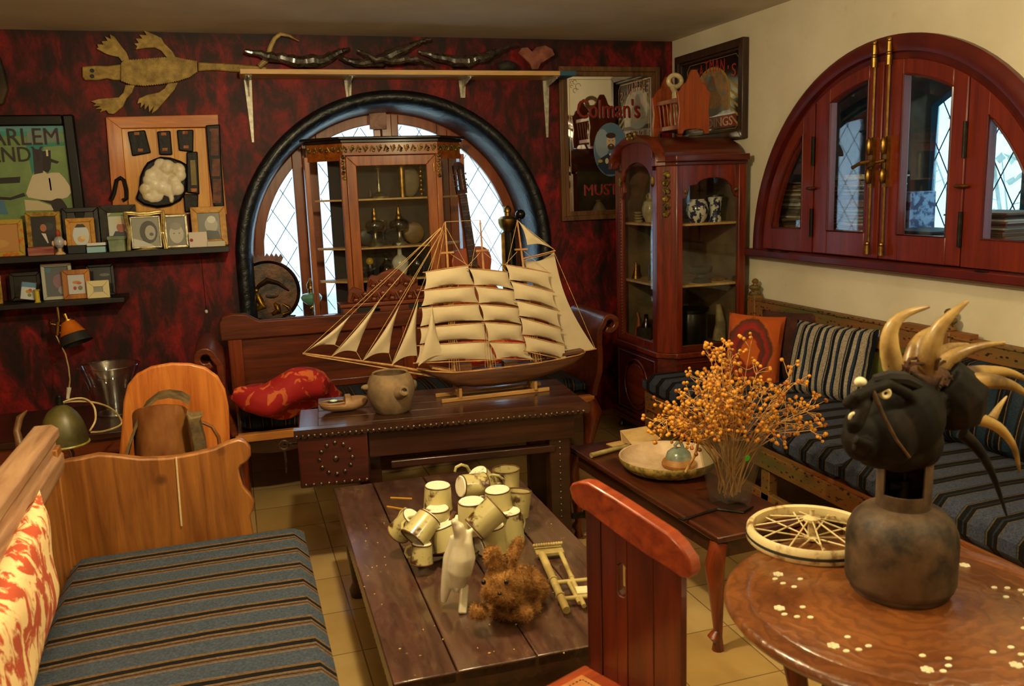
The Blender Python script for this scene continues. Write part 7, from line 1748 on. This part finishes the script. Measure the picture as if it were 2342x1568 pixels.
for sx in (-1, 1):
    MB().m(RKW).box(sx*.075 - .006, sx*.075 + .006, -.142, .142, .175, .20).build('side_rail', RKW, RK, bevel=.002); MB().m(RKW).box(sx*.06 - .006, sx*.06 + .006, -.142, .142, .03, .055).build('side_rail', RKW, RK, bevel=.002)
    for k in range(6):
        y = -.115 + k*.046; MB().m(RKW).tube([(sx*.06, y, .055), (sx*.063, y, .08), (sx*.066, y, .11), (sx*.07, y, .15), (sx*.075, y, .176)], [.004, .007, .0045, .007, .004], 8).build('spindle', RKW, RK)
MB().m(RKW).box(-.06, .06, -.142, .142, .03, .04).build('floor_board', RKW, RK)
WC = M('cream_ceramic', '#b09a6c', '#dccca0', .3, coat=.3)
hc = PY(1516, 212, 4.62)
t = thing('ceramic_pitcher', 'cream ceramic pitcher with a ring handle standing in the magazine rack', 'pitcher', (CX + .27, 4.60, rz_ + .04))
MB().m(WC).lathe([(.035, 0), (.045, .05), (.04, .11), (.03, .16), (.028, .2), (.0, .2)], n=20).build('body', WC, t)
MB().m(WC).torus((-.012, .0, .265), .036, .014, 'y', 24, 10, 1.15, .9).tube([(-.01, 0, .20), (-.03, 0, .235)], .016, 8).build('ring_handle', WC, t)

# ================================================= ON THE WINDOW SILL
SZ = ASILL + .015
BRZ = M('dark_bronze_relief', '#150e08', '#5a3412', .38, .6, scale=7, bmp=.5, lo=.42, hi=.75)
pl_ = thing('round_plaque', 'dark bronze relief plaque with crown and figures on the window sill', 'plaque', (.185, 5.28, SZ), rot=(math.radians(-7), 0, 0))
mb = MB().m(BRZ); n = 48; R_ = .183; zc_ = .225
ringp = [((R_*math.cos(2*PI*i/n), 0, zc_ + R_*math.sin(2*PI*i/n)), (math.cos(2*PI*i/n), 0, math.sin(2*PI*i/n)), (0, 1, 0)) for i in range(n)]
mb.sweep(ringp, [(0, .012), (.004, -.004), (-.008, -.014), (-.02, -.006), (-.024, .004), (-.02, .012)], close=True); mb.build('rim', BRZ, pl_, smooth=60)
MB().m(BRZ).lathe([(0, -.004), (.10, -.002), (.165, .004), (.166, .01), (0, .01)], n=40).build('disc', BRZ, pl_)
dsc = [c_ for c_ in pl_.children if c_.name.startswith('disc')][0]; dsc.rotation_euler = (PI/2, 0, 0); dsc.location = (0, 0, zc_)
GB2 = M('rubbed_brass_relief', '#5a3c10', '#c8982c', .3, .8, scale=14, bmp=.3, lo=.4, hi=.7)
mb = MB().m(GB2)
mb.tube([(-.07, -.01, .175), (-.06, -.018, .14), (-.045, -.016, .105), (-.085, -.012, .09)], [.014, .02, .022, .012], 10).ell((-.075, -.012, .20), (.012, .01, .014), 10, 8)
for v_ in mb.bm.verts: v_.co.x -= .0
mb.tube([(.02, -.01, .12), (.035, -.014, .10), (.04, -.014, .07), (.0, -.012, .055)], [.008, .018, .02, .01], 10).tube([(.07, -.012, .11), (.10, -.014, .09), (.105, -.012, .06), (.06, -.012, .05)], [.006, .012, .014, .008], 10)
bmesh.ops.translate(mb.bm, verts=mb.bm.verts[:], vec=(.01, 0, .035)); mb.build('relief_figures', GB2, pl_)
MB().m(BRZ).tube([(-.10, -.004, .20), (-.05, -.006, .26), (0, -.006, .29), (.06, -.006, .27), (.12, -.004, .22)], [.008, .014, .02, .014, .008], 8).ell((.02, -.004, .20), (.06, .008, .03), 14, 8).build('relief_hills', BRZ, pl_)
crn = [(-.095, zc_ + .16)]
for i in range(9): x = -.105 + i*.026; crn += [(x, zc_ + .196 + .012*math.sin(PI*i/8)), (x + .013, zc_ + .215 + .012*math.sin(PI*i/8))]
crn += [(.085, zc_ + .16)]
MB().m(M('reddish_crest', '#3c1810', '#7a3c28', .5, scale=20, bmp=.3)).prism(crn, 'xz', -.008, .008).build('crest', MATS['reddish_crest'], pl_, bevel=.003)
MB().m(BRZ).prism([(-.13, .0), (.10, .0), (.125, .05), (.15, .075), (.10, .08), (-.10, .06), (-.15, .06)], 'xz', -.01, .008).build('foot_mount', BRZ, pl_, bevel=.004)
GLS = M('pale_green_glass', '#6aa890', '#a8d8c4', .12, coat=.6, scale=8)
gl_ = thing('green_oil_lamp', 'oil lamp with pale green glass font on a twisted brass stem on the sill', 'oil lamp', (.43, 5.27, SZ))
MB().m(BRASS).lathe([(.045, 0), (.045, .008), (.02, .02), (.010, .03)], n=20).build('base', BRASS, gl_)
mb = MB().m(BRASS)
for k in range(2): mb.tube([(.006*math.cos(a_ + k*PI), .006*math.sin(a_ + k*PI), .03 + .10*a_/16) for a_ in [i*.8 for i in range(21)]], .006, 6)
mb.build('stem', BRASS, gl_)
MB().m(GLS).lathe([(.012, .128), (.03, .135), (.058, .16), (.062, .178), (.05, .196), (.02, .205), (0, .206)], n=28).build('font', GLS, gl_)
MB().m(BRASS).lathe([(.018, .205), (.018, .225), (.024, .23), (.022, .245), (.026, .248), (.02, .262), (.01, .275), (.006, .29), (0, .292)], n=18).cyl((.02, 0, .245), (.045, 0, .25), .003, n=6).build('burner', BRASS, gl_)
# guitar leaning on the joinery
GTW = WOOD('guitar_top', '#8a3a10', '#b85a1e', 'z', .25, .5); GTD = M('rosewood', '#2a140c', '#4a2414', .4, scale=20)
gb = PY(1094, 742, 4.95)
gu = thing('guitar', 'classical guitar leaning upright against the round window joinery', 'guitar', (gb.x, 4.95, gb.z), rot=(math.radians(-4.5), math.radians(-4.5), math.radians(14)))
gu.scale = (.94,)*3
crt = thing('wooden_crate', 'plain wooden crate behind the settee carrying the guitar', 'crate', (gb.x + .08, 5.0, 0)); MB().m(CAW).box(-.11, .22, -.085, .12, 0, gb.z - .002).build('body', CAW, crt)
half = [(0, .0), (.08, .005), (.14, .03), (.178, .08), (.185, .14), (.165, .20), (.135, .25), (.122, .29), (.126, .34), (.140, .39), (.138, .43), (.115, .47), (.07, .49), (.0, .492)]
body = half + [(-x, z) for x, z in half[::-1][1:-1]]
def smoothloop(pts, n=4):
    out = []; N = len(pts)
    for i in range(N):
        p0_, p1_, p2_, p3_ = [Vector((*pts[(i + k) % N], 0)) for k in (-1, 0, 1, 2)]
        for k in range(n):
            f = k/n; q = .5*((2*p1_) + (p2_ - p0_)*f + (2*p0_ - 5*p1_ + 4*p2_ - p3_)*f*f + (3*p1_ - p0_ - 3*p2_ + p3_)*f**3); out.append((q.x, q.y))
    return out
bl = smoothloop(body)
MB().m(GTW).prism(bl, 'xz', -.045, .045).build('body', GTW, gu, bevel=.004)
MB().m(C('#120c08', .6)).lathe([(.042, 0), (.041, .0015)], (0, 0, 0), 28).build('sound_hole', None, gu); sh_ = [c_ for c_ in gu.children if c_.name.startswith('sound_hole')][0]; sh_.rotation_euler = (PI/2, 0, 0); sh_.location = (0, -.045, .335)
MB().m(M('rosette_ring', '#3a1c0c', '#8a5a2c', .4, scale=90)).torus((0, -.0465, .335), .050, .005, 'y', 32, 5).build('rosette', MATS['rosette_ring'], gu)
MB().m(GTD).prism([(-.030, .385), (.030, .385), (.026, .82), (-.026, .82)], 'xz', -.056, -.044).build('fingerboard', GTD, gu)
MB().m(GTW).prism([(-.028, .48), (.028, .48), (.025, .83), (-.025, .83)], 'xz', -.045, -.022).build('neck', GTW, gu, bevel=.004)
mb = MB().m(PEW)
for k in range(17): z_ = .40 + .42*(1 - .944**(17 - k))/(1 - .944**17); mb.box(-.026, .026, -.0572, -.056, z_, z_ + .001)
mb.build('frets', PEW, gu)
hdm = MB().m(GTD)
hdm.prism([(-.028, .83), (-.036, .85), (-.036, 1.0), (-.02, 1.015), (0, 1.02), (.02, 1.015), (.036, 1.0), (.036, .85), (.028, .83)], 'xz', -.040, -.024) if 0 else None
for x0_, x1_ in ((-.036, -.027), (-.007, .007), (.027, .036)): hdm.box(x0_, x1_, -.05, -.032, .835, 1.0)
hdm.box(-.036, .036, -.05, -.032, .825, .85).prism([(-.036, .975), (.036, .975), (.036, 1.0), (.02, 1.015), (0, 1.02), (-.02, 1.015), (-.036, 1.0)], 'xz', -.05, -.032); hdm.build('headstock', GTD, gu)
mb = MB().m(PEW)
for z_ in (.875, .91, .945):
    mb.cyl((-.045, -.041, z_), (-.008, -.041, z_), .0035, n=6).cyl((.008, -.041, z_), (.045, -.041, z_), .0035, n=6).ell((-.048, -.041, z_), (.004, .006, .008), 6, 5).ell((.048, -.041, z_), (.004, .006, .008), 6, 5)
mb.build('tuning_pegs', PEW, gu)
mb = MB().m(PEW)
for k in range(6): x = -.021 + k*.0084; mb.cyl((x, -.060, .11), (x*.9, -.060, .83), .0004, n=4)
mb.build('strings', PEW, gu); MB().m(GTD).box(-.08, .08, -.058, -.045, .10, .125).build('bridge', GTD, gu, bevel=.003)
bl_ = thing('column_lamp', 'tall black and brass column oil lamp beside the guitar on the sill', 'oil lamp', (1.675, 5.27, SZ))
MB().m(DGL).lathe([(.07, 0), (.07, .015), (.05, .03), (.047, .05), (.047, .50), (.03, .51), (0, .51)], n=24).build('column', DGL, bl_)
MB().m(BRASS).box(-.056, -.034, -.034, -.02, .03, .50).build('brass_strip', BRASS, bl_, bevel=.002)
MB().m(BRASS).lathe([(.02, .50), (.05, .53), (.062, .56), (.063, .585), (.045, .60), (.02, .605), (.02, .625), (.026, .63), (.024, .65), (.012, .665), (0, .668)], n=28).build('burner_bowl', BRASS, bl_)
MB().m(DGL).ell((.075, -.03, .61), (.032, .032, .032), 18, 12).cyl((.05, -.02, .585), (.07, -.028, .595), .006).build('black_ball', DGL, bl_)
# keystone tile and spot
kx = PY(863, 275, YF - .04)
tag(MB().m(M('pink_tile', '#6e4438', '#a87c6c', .5, scale=16, bmp=.2)).box(kx.x - .052, kx.x + .052, YF - .065, YF - .045, kx.z - .055, kx.z + .045).build('wall_tile', MATS['pink_tile'], bevel=.002), 'mottled pinkish square tile on the centre post at the top of the window', 'tile')
t = thing('spot_lamp', 'small glowing spotlight under the top of the round window arch', 'lamp', (.92, D + .14, 2.025))
MB().m(WMET).cyl((0, 0, -.012), (0, 0, .02), .035, n=20).build('housing', WMET, t)
ge = EMIT('lit_bulb', (1, .95, .85, 1), 9); MB().m(ge).ell((0, 0, -.016), (.028, .028, .010), 16, 8).build('bulb', ge, t)

# ================================================= PILLOWS
def brocade(name, c1, c2, sc=10, lo=.55, hi=.6):
    m, nt, b = newmat(name); setp(b, .75); n = noise(nt, coord(nt), sc, 2, .5, .8); nt.links.new(ramp(nt, n, [(lo, c1), (hi, c2)]), b.inputs['Base Color']); bump(nt, b, noise(nt, coord(nt), 9, 3), .6, .01); return m
RBR = brocade('red_brocade', '#a00e10', '#c8602a', 16, .54, .58)
rp = thing('red_pillow', 'crumpled red brocade pillow lying on the left of the settee seat', 'pillow', (.25, 4.36, .48), rot=(math.radians(62), math.radians(-14), math.radians(-14)))
mb = MB().m(RBR); pillow(mb, .46, .36, .17, 18)
for v_ in mb.bm.verts: v_.co.y += .018*math.sin(v_.co.x*22) + .014*math.cos(v_.co.z*26)
bmesh.ops.translate(mb.bm, verts=mb.bm.verts[:], vec=(0, 0, .15)); mb.build('cover', RBR, rp)
rp2 = thing('red_pillow', 'red pillow lying behind the model ship on the settee seat', 'pillow', (1.32, 4.55, .475), rot=(math.radians(20), 0, 0))
mb = MB().m(RBR); pillow(mb, .42, .26, .13, 14); bmesh.ops.translate(mb.bm, verts=mb.bm.verts[:], vec=(0, 0, .10)); mb.build('cover', RBR, rp2)
tag(MB().m(STW).tube([(.20, 4.235, .484), (.33, 4.25, .487), (.48, 4.275, .487)], [.004, .003, .002], 6).build('incense_stick', STW), 'thin wooden stick lying on the front of the settee seat', 'stick')
ORP = M('orange_red_weave', '#9a1c14', '#c85a10', .9, scale=5, lo=.46, hi=.5, detail=2, dist=.6); BRN = C('#3a1c14', .9)
def flame():
    m, nt, b = newmat('flame_weave'); setp(b, .9)
    t = nt.nodes.new('ShaderNodeTexCoord'); mp = nt.nodes.new('ShaderNodeMapping'); mp.inputs['Scale'].default_value = (6.0, 6.0, 3.9); mp.inputs['Location'].default_value = (.12, 0, -.62)
    nt.links.new(t.outputs['Object'], mp.inputs[0]); ln = nt.nodes.new('ShaderNodeVectorMath'); ln.operation = 'LENGTH'
    sep = nt.nodes.new('ShaderNodeSeparateXYZ'); nt.links.new(mp.outputs[0], sep.inputs[0]); cb = nt.nodes.new('ShaderNodeCombineXYZ'); nt.links.new(sep.outputs[0], cb.inputs[0]); nt.links.new(sep.outputs[2], cb.inputs[2])
    nt.links.new(cb.outputs[0], ln.inputs[0]); n = noise(nt, t.outputs['Object'], 9, 3)
    f = math_(nt, 'ADD', ln.outputs['Value'], math_(nt, 'MULTIPLY', n, .5))
    nt.links.new(ramp(nt, f, [(.0, '#b8540f'), (.48, '#b8540f'), (.52, '#7a1410'), (.66, '#4a2a1c'), (.72, '#9a1c14'), (.86, '#4a2a1c'), (.93, '#b8540f'), (1.0, '#b04c10')]), b.inputs['Base Color']); bump(nt, b, n, .3); return m
FLM = flame()
op = thing('orange_pillow', 'orange and red woven pillow at the far end of the long sofa', 'pillow', (2.47, 3.76, .475), rot=(math.radians(-10), math.radians(4), math.radians(-38)))
mb = MB().m(FLM); pillow(mb, .28, .36, .10, 16); bmesh.ops.translate(mb.bm, verts=mb.bm.verts[:], vec=(0, 0, .165)); mb.build('cover', FLM, op)
bp2 = thing('brown_pillow', 'dark brown square pillow behind the orange woven one', 'pillow', (2.645, 3.71, .475), rot=(math.radians(-6), 0, math.radians(-58)))
mb = MB().m(M('dark_brown_fabric', '#2a130c', '#4a2216', .9, scale=20)); pillow(mb, .30, .36, .07, 14); bmesh.ops.translate(mb.bm, verts=mb.bm.verts[:], vec=(0, 0, .175)); mb.build('cover', None, bp2)
STP = STRIPE('pillow_stripes', 'x', .085, [(0, '#a89a88'), (.30, '#243044'), (.36, '#8a7c6a'), (.42, '#141820'), (.56, '#243044'), (.60, '#b0a28c'), (.80, '#2c3c54'), (.92, '#141820')], .85)
sp2 = thing('striped_pillow', 'blue and cream striped pillow leaning on the long sofa back', 'pillow', (2.58, 3.33, .475), rot=(math.radians(-16), 0, math.radians(-72)))
mb = MB().m(STP); pillow(mb, .44, .36, .13, 18); bmesh.ops.translate(mb.bm, verts=mb.bm.verts[:], vec=(0, 0, .17)); mb.build('cover', STP, sp2)
sp3 = thing('striped_pillow', 'dark blue striped pillow behind the horned mask on the long sofa', 'pillow', (2.60, 2.42, .475), rot=(math.radians(-16), 0, math.radians(-86)))
mb = MB().m(STX2); pillow(mb, .50, .34, .13, 16); bmesh.ops.translate(mb.bm, verts=mb.bm.verts[:], vec=(0, 0, .16)); mb.build('cover', STX2, sp3)

# ================================================= RECORD STACKS IN THE CUPBOARD WINDOW
def sleeves():
    m, nt, b = newmat('record_sleeves'); setp(b, .7)
    f = noise(nt, coord(nt, (.6, .6, 34)), 3, 3, .7); nt.links.new(ramp(nt, f, [(.3, '#1c1612'), (.42, '#6a5436'), (.5, '#b8a480'), (.56, '#4a3a2a'), (.62, '#8a5a2c'), (.7, '#d8ccb0')]), b.inputs['Base Color']); bump(nt, b, f, .6, .01); return m
SLV = sleeves()
def stack(cy, cx, w, d, z1, lab, n, seed, top=None):
    rr = random.Random(seed); z = WCZ
    t = thing('record_stack', lab, 'magazine stack', (cx, cy, WCZ), group='stacks of sleeves in the cupboard window')
    cols = ['#2a2018', '#7a6444', '#b8a888', '#4a3a2c', '#8a6034', '#d0c4a8', '#3c4a58', '#6a2a1c', '#98906c']
    h = (z1 - WCZ)/n
    mb = {}
    m_ = MB()
    for i in range(n):
        m_.m(C(rr.choice(cols), .7)); ox, oy = rr.uniform(-.012, .012), rr.uniform(-.012, .012)
        m_.box(-d/2 + ox, d/2 + ox, -w/2 + oy, w/2 + oy, i*h, (i + .9)*h)
    o = m_.build('sleeves', None, t, smooth=0); o['kind'] = 'stuff'
    return t
stack(4.14, W + .22, .26, .24, 1.47, 'tall dark stack of record sleeves behind the leftmost cupboard pane', 46, 1)
stack(3.66, W + .24, .27, .26, 1.50, 'tall pale stack of record sleeves behind the second cupboard pane', 48, 2)
stack(3.24, W + .26, .30, .26, 1.24, 'low stack of magazines behind the third cupboard pane', 16, 3)
stack(2.84, W + .24, .30, .26, 1.33, 'stack of dark sleeves behind the fourth cupboard pane', 26, 4)
t = thing('tin_box', 'blue patterned tin box on the low magazine stack in the cupboard window', 'tin', (W + .36, 3.455, WCZ)); MB().m(M('blue_tin', '#1c2c58', '#8aa0c0', .3, .2, scale=20, lo=.45, hi=.55)).box(-.08, .08, -.055, .055, 0, .30).build('body', MATS['blue_tin'], t, bevel=.006)
t = thing('dark_hat', 'dark drooping felt hat lying on the pale record stack', 'hat', (W + .24, 3.60, 1.50)); MB().m(C('#14120f', .9)).lathe([(.10, 0), (.10, .006), (.05, .015), (.045, .06), (.025, .075), (0, .078)], n=24).build('hat', None, t)

# ================================================= LEFT CORNER BEHIND THE BENCH
ST = thing('dark_side_table', 'dark brown side table by the red wall behind the bench', 'table', (-.72, 4.35, 0))
MB().m(DARKW).box(-1.30, -.16, 4.06, 4.66, .47, .50).build('tabletop', DARKW, ST, world=True, bevel=.004); MB().m(MAHX).box(-1.28, -.18, 4.08, 4.11, .40, .47).build('apron', MAHX, ST, world=True)
for x in (-1.25, -.21):
    for y in (4.11, 4.6): MB().m(DARKW).box(x - .03, x + .03, y - .03, y + .03, 0, .47).build('leg', DARKW, ST, world=True)
gv = PZ(262, 945, .50)
t = thing('glass_bucket', 'wide clear flared glass vessel on the dark side table', 'vase', (gv.x, gv.y, .50))
MB().m(CLG).lathe([(.075, .0), (.09, .08), (.105, .16), (.135, .235)], n=32, caps=False).lathe([(0, .006), (.075, .006)], n=32, caps=False).build('body', CLG, t); MB().m(CLG).torus((0, 0, .235), .135, .004, 'z', 40, 6).build('rim', CLG, t); MB().m(CLG).torus((0, 0, .005), .075, .005, 'z', 32, 6).build('base_ring', CLG, t)
# dome lamp
DM = M('olive_enamel_dome', '#3a3416', '#6e6430', .4, scale=7, lo=.4, hi=.7, bmp=.1)
dl = PY(145, 985, 3.62)
t = thing('dome_lamp', 'olive metal dome lamp behind the bench top rail', 'lamp', (dl.x, 3.62, 0))
r_ = (PY(200, 975, 3.62).x - PY(88, 975, 3.62).x)/2; zt = PY(140, 925, 3.62).z; zb_ = PY(150, 1010, 3.62).z
dome = [(r_*math.sin(a_), zb_ + (zt - zb_)*math.cos(a_)) for a_ in [PI/2 - k*PI/2/9 for k in range(10)]]
mb = MB().m(DM).lathe([(r_*1.02, zb_ - .008)] + dome[:-1] + [(.012, zt)], n=36, caps=False).lathe([(r_*.97, zb_ - .006)] + [(a_*.96, zb_ + (b_ - zb_)*.96) for a_, b_ in dome[:-1]], n=36, caps=False); mb.build('shade', DM, t)
MB().m(M('yellow_rim', '#8a7a1c', '#a8962c', .4)).torus((0, 0, zb_ - .006), r_*1.01, .005, 'z', 36, 6).build('shade_rim', MATS['yellow_rim'], t)
MB().m(IRON).cyl((0, 0, zt - .005), (0, 0, zt + .03), .012, n=10).ell((0, 0, zt + .03), .01, 8, 6).build('finial', IRON, t)
CHR = M('chrome', '#b0b0b0', '#e0e0e0', .08, 1); MB().m(CHR).tube([(0, 0, zb_ + .02), (.02, 0, zb_ - .05), (.0, 0, zb_ - .1), (.01, 0, .10), (0, 0, .02)], [.012, .010, .014, .010, .012], 10).ell((.012, 0, zb_ - .09), (.018, .018, .026), 12, 8).lathe([(.11, 0), (.11, .012), (.04, .02), (0, .022)], n=28).build('stand', CHR, t)
cd = [(205, 985, 3.70), (218, 960, 3.75), (215, 930, 3.80), (195, 912, 3.78), (165, 912, 3.72), (140, 922, 3.66), (160, 918, 3.72), (200, 918, 3.80), (235, 925, 3.86), (262, 940, 3.92), (278, 968, 3.95), (240, 985, 3.85), (205, 988, 3.72)]
CW = [PY(*q) for q in cd]; fine = []
for i in range(len(CW) - 1):
    p0_, p1_, p2_, p3_ = CW[max(i-1, 0)], CW[i], CW[i+1], CW[min(i+2, len(CW)-1)]
    for k in range(6):
        f = k/6; fine.append(.5*((2*p1_) + (p2_ - p0_)*f + (2*p0_ - 5*p1_ + 4*p2_ - p3_)*f*f + (3*p1_ - p0_ - 3*p2_ + p3_)*f**3))
tag(MB().m(CORD).tube(fine, .004, 6).build('power_cord', CORD), 'looping cream power cord over the dome lamp', 'cord')
# arched wooden chair back
AY = 3.42
AW = WOOD('orange_bent_wood', '#9a4c14', '#c87a32', 'z', .45, .15)
A_ = thing('arched_chair', 'chair with a tall arched orange wooden back behind the bench', 'chair', (PY(400, 900, AY).x, AY, 0))
ap = [PY(*q, AY) for q in ((264, 1120), (276, 1000), (282, 920), (292, 880), (312, 855), (345, 838), (390, 830), (435, 831), (470, 840), (498, 860), (515, 890), (523, 930), (526, 1000), (530, 1120))]
MB().m(AW).prism([(p.x, p.z) for p in ap], 'xz', AY, AY + .022).build('back_board', AW, A_, world=True, bevel=.008)
apx0, apx1 = ap[0].x, ap[-1].x
MB().m(AW).box(apx0 + .01, apx1 - .01, AY - .36, AY, .36, .385).build('seat', AW, A_, world=True, bevel=.006)
for x in (apx0 + .04, apx1 - .04):
    for y in (AY - .33, AY - .02): MB().m(AW).cyl((x, y, .36), (x, y, 0), .02, .014, 10).build('leg', AW, A_, world=True)
# saddle-like wooden form standing on that chair's seat
SAY = 3.14
SDW = M('scuffed_brown_wood', '#5a2c12', '#a06a36', .4, scale=6, stretch=(1, 1, .5), lo=.35, hi=.65, coat=.2, bmp=.12)
sd_ = thing('saddle_form', 'worn brown curved wooden saddle frame in front of the arched chair back', 'saddle', (PY(390, 1000, SAY).x, SAY, .386))
Sx = lambda px, py, d=0: PY(px, py, SAY + d)
sb = [Sx(*q) for q in ((310, 1075), (318, 1020), (328, 970), (340, 935), (360, 922), (385, 918), (410, 922), (425, 938), (437, 985), (447, 1075))]
c0_, c1_ = sb[0], sb[-1]
mb = MB().m(SDW)
def shell(u, v):
    # u across, v up
    zl = .39 + (sb[4].z - .39)*v; wl = (sb[-1].x - sb[0].x)*(1.12 - .16*v)/2; cx_ = (sb[0].x + sb[-1].x)/2 - .004
    a_ = PI*u; return (cx_ - math.cos(a_)*wl, SAY + .08 - math.sin(a_)*.15*(1 - .25*v), zl - (.07*(1 - math.sin(a_)**.7))*v)
mb.surf(shell, 16, 10, .012, (0, 1, 0)); mb.build('curved_body', SDW, sd_, world=True, smooth=60)
STRP = M('old_strap', '#3a2c18', '#7a6238', .7, scale=14, bmp=.3)
MB().m(STRP).sweep([(Sx(*q), Vector((math.cos(a_), 0, math.sin(a_))), Vector((0, 1, 0))) for q, a_ in (((283, 1080), 3.1), ((298, 1020), 2.9), ((318, 965), 2.7), ((335, 935), 2.3), ((360, 915), 1.8), ((385, 910), 1.57), ((412, 914), 1.3), ((430, 925), .9))], [(0, .0), (.010, .0), (.010, .10), (0, .10)]).build('rim_strap', STRP, sd_, world=True, smooth=50)
MB().m(STRP).prism([(p.x, p.z) for p in [Sx(*q) for q in ((428, 935), (440, 945), (465, 940), (458, 955), (470, 1000), (480, 1075), (450, 1075), (440, 1000))]], 'xz', SAY - .06, SAY + .02).build('side_block', STRP, sd_, world=True, bevel=.006)
MB().m(DGL).box(Sx(372, 925).x, Sx(380, 925).x, SAY - .018, SAY - .006, Sx(372, 932).z, Sx(372, 924).z).build('slot', DGL, sd_, world=True)
MB().m(SDW).tube([Sx(*q, .06) for q in ((462, 965), (485, 975), (500, 1000), (504, 1040), (505, 1090))], .007, 8).build('wire_hoop', SDW, sd_, world=True)
# dark curved horn piece and red book at the far left
HN = [(62, 938, 3.4), (45, 955, 3.4), (38, 985, 3.38), (48, 1025, 3.36), (42, 1055, 3.34), (22, 1075, 3.32), (-10, 1085, 3.3)]
tag(MB().m(M('brown_horn', '#3a2410', '#7a5226', .4, scale=9)).tube([PY(*q) for q in HN], [.003, .012, .012, .016, .024, .028, .03], 10).build('curved_horn', MATS['brown_horn']), 'brown curved horn with pointed tip at the far left behind the bench', 'horn')
SB = thing('low_stool', 'low dark stool at the far left behind the bench back', 'stool', (-.86, 3.25, 0)); MB().m(DARKW).box(-1.15, -.66, 3.05, 3.5, .40, .43).build('top', DARKW, SB, world=True)
for x in (-1.1, -.71):
    for y in (3.1, 3.45): MB().m(DARKW).box(x - .02, x + .02, y - .02, y + .02, 0, .40).build('leg', DARKW, SB, world=True)
t = thing('red_book', 'thick red covered book lying on the low stool', 'book', (-.82, 3.2, .43), rz=.2)
MB().m(C('#8a2430', .6)).box(-.11, .11, -.08, .08, .03, .036).box(-.11, .11, -.08, .08, 0, .005).box(-.115, -.108, -.08, .08, 0, .036).build('cover', None, t); MB().m(C('#c8b890', .8)).box(-.108, .105, -.075, .075, .005, .03).build('pages', None, t)
# hanging ceiling lamps above the viewer
for i, (l_, p_) in enumerate(LAMPS):
    t = thing('pendant_lamp', ['pendant bulb hanging above the low table', 'pendant bulb hanging above the left bench', 'pendant bulb hanging above the round table'][i], 'lamp', (l_[0], l_[1], CEIL))
    MB().m(BLK).cyl((0, 0, 0), (0, 0, -.18), .003, n=6).cyl((0, 0, 0), (0, 0, -.02), .04, n=16).build('cord', BLK, t); MB().m(BRASS).cyl((0, 0, -.18), (0, 0, -.235), .018, n=12).build('socket', BRASS, t)
